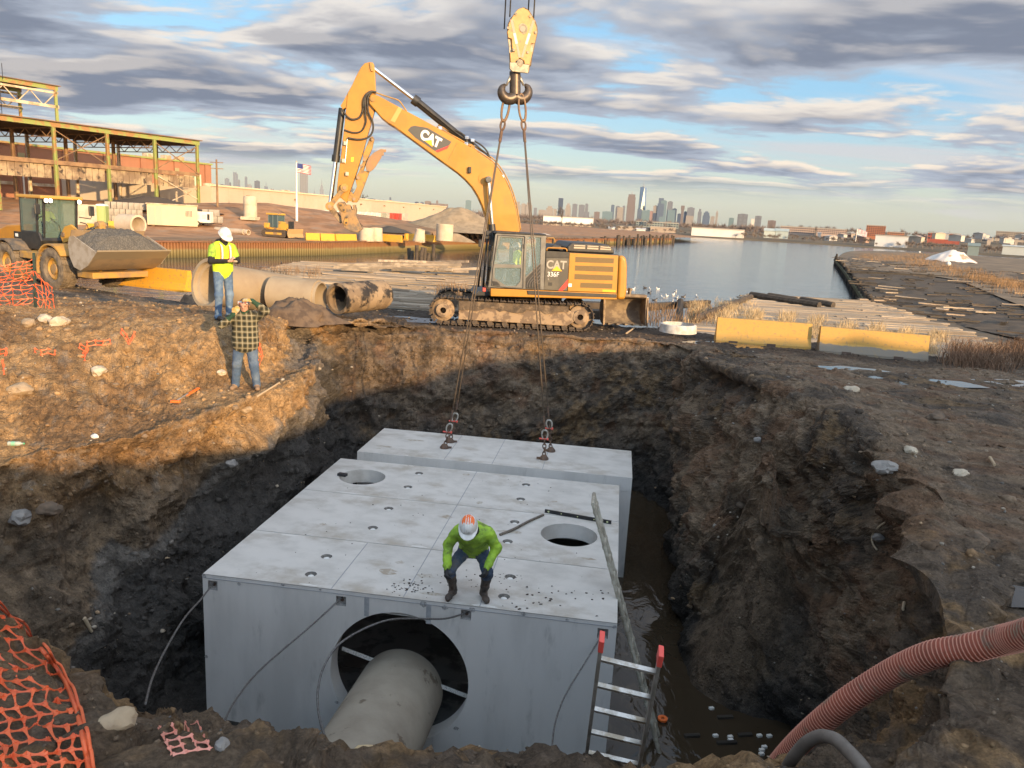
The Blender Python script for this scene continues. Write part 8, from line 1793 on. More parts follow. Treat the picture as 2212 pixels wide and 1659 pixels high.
PG = 'old piles by the ruined deck'
for k in range(8):
 c = P(885+k*7+rd.uniform(-3, 3), 566+rd.uniform(-2, 3), -1.5); g = MB(); h = rd.uniform(.9, 2.0); g.cyl(c, c+Vector((rd.uniform(-.1, .1), 0, h)), .2, .19, n=9); tag(g.build('timber_pile', WDD[1]), 'rotten pile stump in the inlet behind the ruined deck, %s from the left' % ordn(k+1), 'pile', PG)
# dark wharf at right
wz = -.75; wf = thing('timber_wharf', 'wide dark burnt timber wharf littered with broken boards', 'wharf', P(2000, 620, wz))
WL = [P(1893, 668, wz), P(1878, 640, wz), P(1848, 602, wz), P(1826, 576, wz), P(1806, 556, wz)]
def wharf():
 n, k = 60, 46; g = MB(); pl = spl(WL, 15)[:n+1]; n = len(pl)
 for i, p in enumerate(pl):
  for j in range(k):
   q = p.lerp(P(2330, 772, wz).lerp(P(2330, 606, wz), i/(n-1)), (j/(k-1))**1.3); g.v.append((q.x, q.y, wz+.10*fbm(Vector((q.x*.8, q.y*2.2, 0)), 4)+.25*(j/(k-1))))
 g.f = [(i*k+j, (i+1)*k+j, (i+1)*k+j+1, i*k+j+1) for i in range(n-1) for j in range(k-1)]; g.mi = [0]*len(g.f)
 bld(g, 'wharf_deck', mat('burnt_deck', (.058, .044, .031), .9, col2=(.10, .075, .05), scale=.9, stretch=(.35, 2.4, 1), lo=.4, hi=.65, bump=1., bscale=4), wf, smooth='all')
 g = MB(); g.v = [tuple(p+Vector((.1, 0, .05))) for p in pl]+[tuple(p+Vector((.1, 0, -2.2))) for p in pl]; g.f = [(i, i+1, n+i+1, n+i) for i in range(n-1)]; g.mi = [0]*len(g.f); bld(g, 'wharf_face', WDD[2], wf)
 for i in range(0, n, 2):
  p = pl[i]; g = MB(); h = rd.uniform(-.1, .5 if i < n-6 else .9); g.cyl(p+Vector((-.15, 0, -2.4)), p+Vector((-.15+rd.uniform(-.1, .1), 0, h)), .19, .17, n=9); bld(g, 'pile', WDD[i % 3], wf)
 for i in range(0, n-6, 6): g = MB(); g.bar(pl[i]+Vector((-.3, 0, -.45)), pl[i+6]+Vector((-.3, 0, -.45)), .2, .3); bld(g, 'waling_beam', mat('mossy_beam', (.10, .10, .03), .9, col2=(.05, .04, .03), scale=3), wf)
 g = MB(); p, q = pl[int(n*.62)], pl[int(n*.62)]+Vector((30, -3, .15)); g.bar(p+Vector((0, 0, .12)), q+Vector((0, 0, .12)), .5, .3); bld(g, 'cross_beam', WDD[2], wf)
 for k2 in range(230):
  p = pl[rd.randrange(n)]; f = rd.random()**1.3; ii = rd.randrange(n); c = pl[ii].lerp(P(2330, 772, wz).lerp(P(2330, 606, wz), ii/(n-1)), f)+Vector((0, 0, .08+.25*f**.77)); place_plank(wf, c, rd.uniform(.5, 2.6), rd.gauss(0, .35), rd.choice(WD[:2]+WDD*3), rd.uniform(-.03, .03))
wharf()
# land beyond the wharf on the right
def right_land():
 g = MB(); n, k = 40, 30
 A = [Vector(P(1806, 556, -.75)), Vector(P(1850, 541, -.9)), Vector(P(2000, 545, -.9)), Vector(P(2110, 552, -.9)), Vector(P(2300, 565, -.9))]
 far = spl([A[0], A[1], A[2], A[3], A[4]], 10); near = spl([P(1826, 578, -.72), P(1950, 590, -.6), P(2060, 604, -.5), P(2180, 650, -.45), P(2330, 705, -.4)], 10); n = len(far); k = 24
 for i in range(n):
  for j in range(k):
   q = near[i].lerp(far[i], j/(k-1)); z = q.z+.25*fbm(Vector((q.x, q.y, 0))*.15, 3)*math.sin(math.pi*j/(k-1)); g.v.append((q.x, q.y, z if j < k-1 else -2.4))
 g.f = [(i*k+j, (i+1)*k+j, (i+1)*k+j+1, i*k+j+1) for i in range(n-1) for j in range(k-1)]; g.mi = [0]*len(g.f); struct(g.build('right_bank', mat('right_soil', (.21, .155, .10), .95, col2=(.14, .105, .07), scale=.15, bump=1., bscale=1.5), smooth='all'))
 return BVHTree.FromPolygons([Vector(v) for v in g.v], g.f)
RB = right_land()
def rhit(dx, dy):
 h = RB.ray_cast(CAMP, ray(dx, dy).normalized()); return h[0] if h[0] is not None else P(dx, dy, -.6)
def grass(name, label, spots, h, col, seed, blades=26, r=.35, lean=.35):
 rd_ = np.random.RandomState(seed); V = []; F = []
 for c in spots:
  for _ in range(blades):
   a = rd_.rand()*6.283; rr_ = r*math.sqrt(rd_.rand()); b = np.array([c[0]+math.cos(a)*rr_, c[1]+math.sin(a)*rr_, c[2]-.03]); hh = h*rd_.uniform(.45, 1.15); ln = rd_.randn(2)*lean*hh; w = .006+hh*.007
   sa = rd_.rand()*3.14; sx = np.array([math.cos(sa)*w, math.sin(sa)*w, 0]); mid = b+np.array([ln[0]*.35, ln[1]*.35, hh*.6]); tp_ = b+np.array([ln[0], ln[1], hh]); k = len(V)
   V += [tuple(b-sx), tuple(b+sx), tuple(mid+sx*.8), tuple(mid-sx*.8), tuple(tp_)]; F += [(k, k+1, k+2, k+3), (k+3, k+2, k+4)]
 m = MB(); m.add(V, F); return stuff(m.build(name, mat('straw_%02d' % int(col[0]*99), col, .9, col2=tuple(v*.65 for v in col), scale=1.5)), label, 'grass')
STR = (.58, .43, .24)
sp_ = []
for k in range(9):
 x0, y0 = 1500+k*62, 693+k*9.5; x1, y1 = x0+26+k*3-18, y0-38-k*.5
 for j in range(26):
  f = rd.random(); d = (x0+(x1-x0)*f+rd.gauss(0, 3.5), y0+(y1-y0)*f); sp_.append(P(*d, RZD+.05))
for j in range(60): sp_.append(P(rd.uniform(1490, 1640), rd.uniform(655, 712), RZD+.02))
grass('deck_grass', 'tufts of straw-coloured grass growing between the grey deck planks', sp_, .42, STR, 1)
sp_ = [P(rd.uniform(1400, 1560), rd.uniform(668, 715), -.4) for _ in range(70)]+[P(rd.uniform(945, 1010), rd.uniform(625, 668), -.35) for _ in range(46)]+[P(rd.uniform(540, 700), rd.uniform(585, 605), -.5) for _ in range(60)]
grass('bank_weeds', 'dead brown weed stalks on the bank around the excavator', sp_, .6, (.27, .17, .09), 2, 10, .3, .2)
sp_ = [rhit(rd.uniform(1860, 2050), rd.uniform(549, 566)) for _ in range(150)]+[(lambda f: rhit(1950+f*290, 556+f*76+rd.gauss(0, 7)))(rd.random()) for _ in range(230)]
grass('dry_reeds', 'rust-brown dry reeds along the right bank', sp_, .62, (.36, .215, .10), 3, 24, 1.6, .3)
sp_ = [P(rd.uniform(2060, 2230), rd.uniform(755, 800), -.1) for _ in range(60)]
grass('thicket', 'reddish leafless thicket at the right edge of the plank deck', sp_, .55, (.21, .125, .075), 4, 36, .5, .45)
sp_ = [yhit(rd.uniform(420, 1030), rd.uniform(519, 525)) for _ in range(220)]
grass('quay_weeds', 'dry brown weeds along the top of the sheet-pile wall', sp_, .28, (.22, .14, .075), 6, 12, .8, .3)
# low peninsula piles beyond the wall
for k in range(34):
 f = k/33; p = WLINE[5].lerp(WLINE[6], f)*1.0+Vector((rd.uniform(-1, 3), rd.uniform(-2, 2), 0)); g = MB(); h = rd.uniform(-.2, .9); g.cyl((p.x, p.y, -2.3), (p.x, p.y, h), .28, n=7); tag(g.build('timber_pile', WDD[1]), 'weathered pile on the low spit behind the engine hood, %s from its landward end' % ordn(k+1), 'pile', 'piles along the low spit')
for k in range(16):
 f = k/15; p = PD(1185, 520, 150).lerp(Vector((40, 232, 0)), f)+Vector((rd.uniform(-1, 1), 0, 0)); g = MB(); g.cyl((p.x, p.y, -2.3), (p.x, p.y, rd.uniform(-.9, -.1)), .3, n=7); tag(g.build('timber_pile', WDD[1]), 'short pile at the water side of the low spit, %s from the left' % ordn(k+1), 'pile', 'piles along the low spit')
heap(yhit(1172, 507) if False else Vector((PD(1172, 512, 170).x, PD(1172, 512, 170).y, -.6)), 5, 4, 1.0, 'white_heap', 'small white gravel heap on the low spit', mat('white_gravel', (.55, .48, .4), .9), 4)
# tarp-covered heap
def tarp():
 c = rhit(2058, 564); g = MB(); nu, nv = 44, 14
 for j in range(nv+1):
  for i in range(nu):
   a = 2*math.pi*i/nu; q = j/nv; k = (1-q)*(1+.22*fbm(Vector((math.cos(a)*1.5, math.sin(a)*1.5, q)), 3)); x, y = math.cos(a)*5.2*k, math.sin(a)*3.6*k; z = 2.3*(1-(1-q)**1.6)*(1+.3*fbm(Vector((x*.35, y*.35, 2)), 3))+.12*math.sin(a*9+q*5)*(1-q); g.v.append((x, y, z-.05))
 g.f = [(j*nu+i, j*nu+(i+1) % nu, (j+1)*nu+(i+1) % nu, (j+1)*nu+i) for j in range(nv) for i in range(nu)]; g.mi = [0]*len(g.f)
 o = g.build('tarpaulin_heap', mat('white_tarp', (.66, .60, .54), .6, col2=(.42, .27, .18), scale=.35, lo=.55, hi=.58), smooth='all'); o.location = c; tag(o, 'heap covered by a torn white tarpaulin on the right bank', 'tarp')
tarp()
for d, r, lb in (((1986, 547), .32, 'small white buoy in the reeds left of the tarpaulin'), ((2048, 575), .4, 'small white buoy below the tarpaulin heap')):
 g = MB(); c = rhit(*d); g.lathe([(.05, -r), (r*.75, -r*.6), (r, 0), (r*.75, r*.6), (.05, r)], c+Vector((0, 0, r)), n=14); tag(g.build('white_buoy', mat('white_plastic', (.7, .68, .62), .5), smooth='all'), lb, 'buoy')
# water birds
def bird_mesh():
 V, Q, _ = sdf_body([(Vector((-.16, 0, .06)), Vector((.12, 0, .07)), .07, .10, 0, None), (Vector((.12, 0, .10)), Vector((.19, 0, .24)), .05, .04, 0, None), (Vector((.19, 0, .25)), Vector((.22, 0, .255)), .052, .048, 0, None), (Vector((.24, 0, .25)), Vector((.31, 0, .24)), .02, .012, 0, None), (Vector((-.2, 0, .10)), Vector((-.32, 0, .15)), .05, .02, 0, None)], .03, .04)
 return V, Q
bv, bq = bird_mesh(); BMES = []
for nm, c, c2 in (('gull_white', (.62, .60, .56), (.35, .33, .31)), ('duck_dark', (.045, .04, .038), (.3, .28, .26))):
 me = bpy.data.meshes.new('water_bird'); me.from_pydata([tuple(v) for v in bv], [], [tuple(q) for q in bq]); me.polygons.foreach_set('use_smooth', [True]*len(me.polygons)); me.materials.append(mat(nm, c, .8, col2=c2, scale=5, lo=.55, hi=.6)); BMES.append(me)
for k, (x, y, w) in enumerate(((910, 25, 0), (820, 65, 0), (848, 58, 1), (1080, 5, 1), (1150, 25, 0), (1148, 80, 1), (1273, 25, 0), (1095, 158, 0), (1228, 192, 1), (1345, 152, 0), (1410, 130, 0), (1510, 108, 0), (1538, 60, 0), (1550, 155, 0), (1660, 140, 1), (1862, 138, 0), (845, 160, 1), (1480, 215, 0))):
 o = bpy.data.objects.new('water_bird', BMES[w]); COL.objects.link(o); p = P(*ZN(x, y), -1.92); o.location = p; o.rotation_euler = (0, 0, rd.uniform(0, 6.28)); o.scale = (.75,)*3
 tag(o, ('pale gull' if w == 0 else 'dark duck')+' floating on the river beyond the spare bucket', 'bird', 'water birds behind the excavator')
for k, (x, y) in enumerate(((768, 930), (822, 916), (655, 905), (735, 945))):
 o = bpy.data.objects.new('water_bird', BMES[1]); COL.objects.link(o); o.location = P(*ZS(x, y), -1.92); o.rotation_euler = (0, 0, rd.uniform(0, 6.28)); o.scale = (.9,)*3; tag(o, 'dark duck swimming in the inlet below the sheet-pile wall', 'bird', 'ducks in the inlet')
# ------------------------------------------------------------------ fences, stones, puddles and litter
ORM = mat('orange_mesh', (.85, .16, .05), .5, col2=(.72, .12, .04), scale=6); ORP = mat('faded_mesh', (.75, .30, .22), .5)
def lattice(nodes, wn, wm, rnd, drop=0., name='safety_fence', m=None, diag=False, flat=None):
 """nodes[i][j] world points; ribbons to the right and down neighbours, wide at the knots"""
 g = MB(); ni, nj = len(nodes), len(nodes[0])
 def rib(p, q):
  d = q-p
  if d.length < 1e-4: return
  v = (p+q)/2-CAMP; s = d.cross(v).normalized() if flat is None else d.cross(flat).normalized(); L_ = 5
  for k in range(L_):
   t0, t1 = k/L_, (k+1)/L_; w0 = wm+(wn-wm)*abs(2*t0-1)**2.2; w1 = wm+(wn-wm)*abs(2*t1-1)**2.2; sag = Vector((0, 0, -.06))*d.length
   a, b = p+d*t0+sag*4*t0*(1-t0), p+d*t1+sag*4*t1*(1-t1); g.add([a-s*w0, a+s*w0, b+s*w1, b-s*w1], [(0, 1, 2, 3)])
 for i in range(ni):
  for j in range(nj):
   if j+1 < nj and rnd.random() > drop: rib(nodes[i][j], nodes[i][j+1])
   if i+1 < ni and rnd.random() > drop: rib(nodes[i][j], nodes[i+1][j])
 o = g.build(name, m or ORM); so = o.modifiers.new('thick', 'SOLIDIFY'); so.thickness = .004; return o
r1 = random.Random(2)
# big crumpled sheet over the near left mound
bor = [(1295, -14), (1320, 12), (1350, 42), (1390, 76), (1430, 112), (1470, 138), (1510, 158), (1560, 172), (1610, 184), (1665, 192), (1720, 198)]
nd_ = []
for i in range(17):
 y = 1300+i*26; row = []
 xr = float(np.interp(y, [b[0] for b in bor], [b[1] for b in bor]))
 for j in range(12):
  x = xr-j*31+(15 if i % 2 else 0)*min(1, j)+r1.uniform(-6, 6)*min(1, j); p, n_ = ghit(x, y+r1.uniform(-5, 5)+j*4)
  p = p+(CAMP-p).normalized()*r1.uniform(.03, .10); row.append(p)
 nd_.append(row)
tag(lattice(nd_, .013, .004, r1), 'crumpled orange safety mesh draped over the bank at the bottom left corner', 'safety mesh')
g = MB(); edge = spl([row[0] for row in nd_], 5); g.tube(edge, .012, 6); g.tube([e+Vector((.02, 0, .02+.015*math.sin(i*.7))) for i, e in enumerate(edge)], .008, 6)
o = g.build('mesh_border_cord', ORM, smooth='all'); tag(o, 'twisted orange border cord of the crumpled mesh at bottom left', 'cord')
# upright fence with post at the left edge
pb, _ = ghit(75, 664); pt = PY(73, 546, pb.y); pst = thing('fence_post', 'dark green steel fence post at the left edge', 'post', pb)
g = MB(); g.bar(pb-Vector((0, 0, .25)), pt, .045, .035, up=(0, 1, 0)); bld(g, 'post_shaft', mat('post_green', (.03, .05, .04), .6), pst, bevel=.004); g = MB(); g.bar(pb+Vector((.03, -.02, -.1)), pb+Vector((.03, -.02, .3)), .012, .09, up=(0, 1, 0)); bld(g, 'post_flange', mat('post_green', (.03, .05, .04), .6), pst)
fw = Vector((-1, -.12, 0)).normalized(); nd_ = []; Hf = (pt.z-pb.z)*.86
for i in range(13):
 row = []
 for j in range(26):
  z = Hf*(1-i/12); x = j*.105-.02; sag = .16*math.sin(min(1, x/2.2)*math.pi)*(1-i/14); p = pb+fw*x+Vector((0, 0, z-sag+.02*r1.uniform(-1, 1)))+Vector((r1.uniform(-.02, .02), .05*math.sin(j*.9+i)+r1.uniform(-.05, .05)*(1+i/5), 0))
  if i > 7: p = p+Vector((r1.uniform(-.08, .08), -.06*(i-7)+r1.uniform(-.06, .06), -.02*(i-7)+max(0, (i-10))*.03))
  row.append(p)
 nd_.append(row)
tag(lattice(nd_, .013, .0035, r1, .04, flat=Vector((0, 1, 0))), 'sagging orange safety fence hung on the green post at left', 'safety mesh')
nd_ = []
for i in range(7):
 nd_.append([pb+Vector((.03+j*.07+r1.uniform(-.03, .03), -.02+r1.uniform(-.05, .05), .75-i*.10-j*.06+r1.uniform(-.04, .04))) for j in range(6)])
tag(lattice(nd_, .012, .003, r1, .2, flat=Vector((0, 1, 0))), 'torn end of orange mesh trailing right of the green post', 'safety mesh')
for k, (pts, lb) in enumerate(((((0, 755), (14, 752), (6, 780), (8, 800)), 'shred of orange mesh at the left picture edge on the sunlit bank'), (((75, 752), (90, 757), (104, 753), (118, 757)), 'shred of orange mesh left of the tangled one on the bank'), (((172, 742), (185, 750), (178, 762), (190, 745), (182, 770)), 'tangled shred of orange mesh hanging on the sunlit bank'), (((190, 738), (206, 735), (222, 736), (238, 733)), 'short row of orange mesh loops at the top of the bank'), (((262, 710), (272, 722), (280, 735), (290, 716)), 'orange mesh shred below the grass edge of the bank'), (((556, 720), (560, 745), (566, 760), (558, 780)), 'faded orange mesh scrap beside the plaid man'))):
 nn = [[], []]
 for (x, y) in pts:
  for q, off in ((0, 0), (1, 9)):
   p, n_ = ghit(x+r1.uniform(-2, 2), y+off); nn[q].append(p+(CAMP-p).normalized()*.04)
 tag(lattice(nn, .016, .005, r1), lb, 'safety mesh')
nn = []
for i in range(5):
 row = []
 for j in range(4):
  d = ZO(1460+j*115+i*30, 1285-j*25+i*62+(20 if j == 3 else 0)); p, n_ = ghit(*d); row.append(p+(CAMP-p).normalized()*.05)
 nn.append(row)
tag(lattice(nn, .010, .003, r1, m=ORP), 'faded pink scrap of mesh lying on the near pit edge', 'safety mesh')
# stones: the distinct ones
STN = [mat('stone_tan', (.40, .30, .19), .85, col2=(.30, .22, .14), scale=6, bump=.5), mat('stone_grey', (.27, .25, .225), .85, col2=(.19, .175, .16), scale=6, bump=.5), mat('stone_pale', (.52, .44, .33), .85, col2=(.42, .34, .24), scale=6, bump=.5), mat('stone_brown', (.17, .115, .075), .9, col2=(.11, .08, .055), scale=6, bump=.5)]
def rock(dx, dy, s, m, label, sd, flat=.7):
 p, n_ = ghit(dx, dy); bm = bmesh.new(); bmesh.ops.create_icosphere(bm, subdivisions=3, radius=1.)
 for v in bm.verts:
  c = v.co.copy(); k = 1+.35*fbm(c*1.1+Vector((sd, 2, 3)), 3)+.10*fbm(c*4+Vector((sd, 0, 0)), 2); v.co = Vector((c.x*1.15, c.y*.9, c.z*flat))*k*s
 me = bpy.data.meshes.new('stone'); bm.to_mesh(me); bm.free(); me.polygons.foreach_set('use_smooth', [True]*len(me.polygons)); me.set_sharp_from_angle(angle=math.radians(32)); me.materials.append(m)
 o = bpy.data.objects.new('stone', me); COL.objects.link(o); o.location = p+n_*s*.15; o.rotation_euler = (0, 0, sd*1.7); tag(o, label, 'stone')
for a in ((213, 803, .13, STN[2], 'large pale stone set in the upper left bank', 1), (44, 842, .15, STN[0], 'wide tan stone low on the left sunlit slope', 2), (42, 1118, .16, STN[1], 'long grey boulder at the left edge below the ledge', 3), (104, 1100, .14, STN[3], 'rounded brown boulder beside the long grey one', 4), (205, 944, .055, mat('white_lump', (.75, .72, .66), .8), 'small white lump on the ledge path', 5), (478, 806, .075, STN[2], 'pale stone near the plaid man boots on the ledge', 6), (528, 884, .11, STN[0], 'tan stone at the lip of the lower wall', 7), (500, 1000, .1, STN[1], 'grey stone in the shaded lower wall', 8), (1912, 1012, .12, STN[1], 'broad grey stone in the dark right slope', 9), (2020, 906, .15, STN[3], 'rounded brown boulder on the right bank top', 10), (1840, 845, .12, STN[2], 'pale boulder on the crest of the right bank', 11), (1965, 975, .09, STN[2], 'pale stone on the right bank below the crest', 12), (2075, 1025, .09, STN[2], 'pale cobble halfway along the right bank', 13), (2112, 1160, .09, STN[3], 'big brown clod near the right picture edge', 14), (1900, 1160, .08, STN[1], 'flat grey shard beside the bent root on the right bank', 15), (480, 1610, .035, STN[1], 'grey pebble on the near soil below the mesh scrap', 16), (250, 1560, .07, STN[0], 'flat tan stone half under the crumpled mesh', 17), (1640, 950, .07, STN[1], 'grey stone on the upper right slope', 18), (1580, 720, .17, STN[2], 'pale boulder in the mud before the yellow barriers', 19), (98, 692, .14, STN[2], 'pale rubble stone at the foot of the green post', 20), (128, 700, .17, STN[2], 'larger rubble stone right of the green post', 21), (60, 700, .12, STN[0], 'tan rubble stone left of the green post', 22)): rock(*a)
p, n_ = ghit(806, 1648); g = MB();
def sandbag():
 c = onray((805, 1652), 5.4); bm = bmesh.new(); bmesh.ops.create_icosphere(bm, subdivisions=3, radius=1.)
 for v in bm.verts: cc = v.co.copy(); v.co = Vector((cc.x*.2, cc.y*.14, cc.z*.11))*(1+.22*fbm(cc*1.4, 3))
 me = bpy.data.meshes.new('pale_stone'); bm.to_mesh(me); bm.free(); me.polygons.foreach_set('use_smooth', [True]*len(me.polygons)); me.materials.append(mat('stone_sand', (.62, .48, .27), .85, col2=(.5, .38, .22), scale=8, bump=.4)); o = bpy.data.objects.new('sandstone_block', me); COL.objects.link(o); o.location = c; tag(o, 'pale yellow stone in front of the pipe at the bottom edge', 'stone')
 pr = []; w_ = onray((700, 1668), 5.3); hand(pr, Vector((0, 0, 0)), Vector((0, .1, 1)), Vector((0, -1, .2)), 1, 0, .35, 1.0); pr.append((Vector((0, 0, -.1)), Vector((0, 0, 0)), .045, .04, 0, None)); V, Q, _ = sdf_body(pr, .006, .008)
 me = bpy.data.meshes.new('work_glove'); me.from_pydata([tuple(v) for v in V], [], [tuple(q) for q in Q]); me.polygons.foreach_set('use_smooth', [True]*len(me.polygons)); me.materials.append(mat('grey_glove', (.23, .21, .20), .9)); o = bpy.data.objects.new('work_glove', me); COL.objects.link(o); o.location = w_; tag(o, 'grey work glove lying fingers-up at the bottom edge', 'glove')
sandbag()
# loose stones and clods strewn over the soil: nobody could count them
def strew(name, label, cat, n, smin, smax, weight, colf, seed, power=3., sink=.25):
 rd_ = np.random.RandomState(seed); U, V_ = GI.shape; G = GV.reshape(U, V_, 3)
 C_ = GC.reshape(U, V_, 3); ctr = (G[:-1, :-1]+G[1:, 1:])/2; e1 = G[1:, :-1]-G[:-1, :-1]; e2 = G[:-1, 1:]-G[:-1, :-1]; nr = np.cross(e1, e2); ar = np.linalg.norm(nr, axis=2); nr = nr/(ar[..., None]+1e-9); nr *= np.sign(nr[..., 2:3]+1e-9)
 dist = np.linalg.norm(ctr-np.array([0, 0, CZ]), axis=2); w = ar*weight(ctr, nr)/(dist+1.5)**1.3; w[(ctr[..., 1] < 2.0) | (dist > 42)] = 0; w = w.ravel(); w /= w.sum(); ix = rd_.choice(len(w), n, p=w)
 cc = ctr.reshape(-1, 3)[ix]+e1.reshape(-1, 3)[ix]*rd_.uniform(-.5, .5, (n, 1))+e2.reshape(-1, 3)[ix]*rd_.uniform(-.5, .5, (n, 1)); nn = nr.reshape(-1, 3)[ix]; col0 = C_[:-1, :-1].reshape(-1, 3)[ix]
 s = (smin+(smax-smin)*rd_.rand(n)**power)*np.clip(np.linalg.norm(cc-np.array([0, 0, CZ]), axis=1)/13, .32, 1.2)
 t = (1+5**.5)/2; ico = np.array([(-1, t, 0), (1, t, 0), (-1, -t, 0), (1, -t, 0), (0, -1, t), (0, 1, t), (0, -1, -t), (0, 1, -t), (t, 0, -1), (t, 0, 1), (-t, 0, -1), (-t, 0, 1)])/math.sqrt(1+t*t)
 fc = np.array([(0, 11, 5), (0, 5, 1), (0, 1, 7), (0, 7, 10), (0, 10, 11), (1, 5, 9), (5, 11, 4), (11, 10, 2), (10, 7, 6), (7, 1, 8), (3, 9, 4), (3, 4, 2), (3, 2, 6), (3, 6, 8), (3, 8, 9), (4, 9, 5), (2, 4, 11), (6, 2, 10), (8, 6, 7), (9, 8, 1)])
 sc = rd_.uniform(.6, 1.25, (n, 1, 3))*np.array([1, 1, .75]); jit = 1+rd_.uniform(-.25, .25, (n, 12, 1)); V = ico[None]*sc*jit; a = rd_.rand(n)*6.283; ca, sa = np.cos(a), np.sin(a)
 V = np.stack([V[..., 0]*ca[:, None]-V[..., 1]*sa[:, None], V[..., 0]*sa[:, None]+V[..., 1]*ca[:, None], V[..., 2]], -1)*s[:, None, None]+(cc+nn*s[:, None]*sink)[:, None, :]
 F = (fc[None]+(np.arange(n)*12)[:, None, None]).reshape(-1, 3); cols = colf(col0, rd_, n); cols = np.repeat(cols, 12, 0)
 me = bpy.data.meshes.new(name); V = V.reshape(-1, 3); me.vertices.add(len(V)); me.vertices.foreach_set('co', V.ravel()); me.loops.add(F.size); me.loops.foreach_set('vertex_index', F.ravel().astype(np.int32)); me.polygons.add(len(F)); me.polygons.foreach_set('loop_start', np.arange(0, F.size, 3, dtype=np.int32)); me.polygons.foreach_set('loop_total', np.full(len(F), 3, np.int32)); me.update(calc_edges=True)
 at = me.color_attributes.new('col', 'FLOAT_COLOR', 'POINT'); at.data.foreach_set('color', np.concatenate([cols, np.ones((len(cols), 1))], 1).ravel()); me.materials.append(mat('strewn_'+name, (1, 1, 1), .92, vcol=True, col2=(.7, .68, .65), scale=20, bump=.6, bscale=60))
 o = bpy.data.objects.new(name, me); COL.objects.link(o); stuff(o, label, cat)
def w_all(c, n): return np.ones(c.shape[:2])*(c[..., 2] > -3.7)*(.35+n[..., 2]*.8)
def w_patch(c, n):
 k = np.sin(c[..., 0]*1.7+1.3*np.sin(c[..., 1]*1.1))*np.sin(c[..., 1]*1.9+c[..., 2]*2.); return (np.clip(k+.35, .03, 1.3))*(c[..., 2] > -3.6)
def col_stone(c, rd_, n):
 pal = np.array([(.34, .28, .21), (.26, .235, .20), (.42, .36, .28), (.24, .17, .11), (.36, .25, .15), (.17, .155, .14)]); return pal[rd_.randint(0, 6, n)]*rd_.uniform(.7, 1.15, (n, 1))
def col_clod(c, rd_, n): return c*rd_.uniform(.75, 1.3, (n, 1))
strew('loose_pebbles', 'pale pebbles strewn over the soil of the pit banks', 'pebbles', 9000, .005, .04, w_patch, col_stone, 1, 4.)
strew('soil_clods', 'crumbled clods of earth covering the pit banks', 'clods', 34000, .012, .06, w_all, col_clod, 2, 3.4, .0)
strew('lip_clods', 'bigger broken clods along the pit edge', 'clods', 700, .03, .11, lambda c, n: w_patch(c, n)*(np.abs(c[..., 2]+.1) < 1.0)*1., col_clod, 3, 2., -.15)
# puddles on the right bank and behind the excavator
PUD = water_mat('puddle_water', (.05, .04, .03), .03, 5, .002)
for dx, dy, rx, ry, lb in ((1852, 803, 1.0, .9, 'bright puddle in the tyre ruts before the yellow barriers'), (1985, 822, 1.6, .5, 'long thin puddle right of the bright one'), (2195, 826, 1.0, .5, 'small puddle at the right picture edge'), (2175, 1255, .45, .22, 'pale muddy puddle on the right bank above the hose'), (880, 690, 1.3, .7, 'dark puddle in front of the tarred pipe'), (1010, 690, .9, .5, 'puddle by the excavator track front'), (1560, 742, 1.4, .6, 'shallow wet patch on the mud behind the pit')):
 c, _ = ghit(dx, dy); g = MB(); n_ = 40; zs = [gz(c.x+math.cos(a)*rx*.6, c.y+math.sin(a)*ry*.6) for a in np.linspace(0, 6.2, 12)]; z = float(np.percentile(zs, 35))+.012
 g.add([(c.x+math.cos(a)*rx*(1+.3*fbm(Vector((math.cos(a)*1.4+dx, math.sin(a)*1.4, 0)), 2)), c.y+math.sin(a)*ry*(1+.3*fbm(Vector((math.cos(a)*1.4+dx, math.sin(a)*1.4, 4)), 2)), z) for a in (2*math.pi*i/n_ for i in range(n_))], [tuple(range(n_))]); o = g.build('puddle', PUD); struct(o)
# tools and litter on the ledge
def stick(d0, d1, r, m, name, label, cat, lift=.03, box=False):
 a, _ = ghit(*d0); b, _ = ghit(*d1); a = a+Vector((0, 0, lift)); b = b+Vector((0, 0, lift)); g = MB(); (g.bar(a, b, r*2.4, r) if box else g.cyl(a, b, r, r*.8, n=8)); return tag(g.build(name, m, smooth=not box), label, cat)
stick(ZT(1520, 784), ZT(1655, 700), .02, mat('tool_wood', (.42, .31, .19), .8), 'wooden_pole', 'bare wooden tool handle lying on the ledge right of the plaid man', 'tool', .04)
sw = thing('hand_saw', 'orange-handled saw lying on the ledge left of the plaid man', 'saw', ghit(*ZT(1100, 780))[0]); a, _ = ghit(*ZT(1040, 815)); b, _ = ghit(*ZT(1178, 735)); up = Vector((0, 0, .05)); g = MB(); g.bar(a+(b-a)*.45+up, b+up, .05, .02); bld(g, 'blade_guard', ORG, sw); g = MB(); g.bar(a+up, a+(b-a)*.55+up*1.3, .03, .012); bld(g, 'blade', ALU, sw); g = MB(); g.bar(a+up+Vector((-.08, 0, 0)), a+up+Vector((.08, 0, 0)), .07, .04); bld(g, 'handle', ORG, sw, bevel=.01)
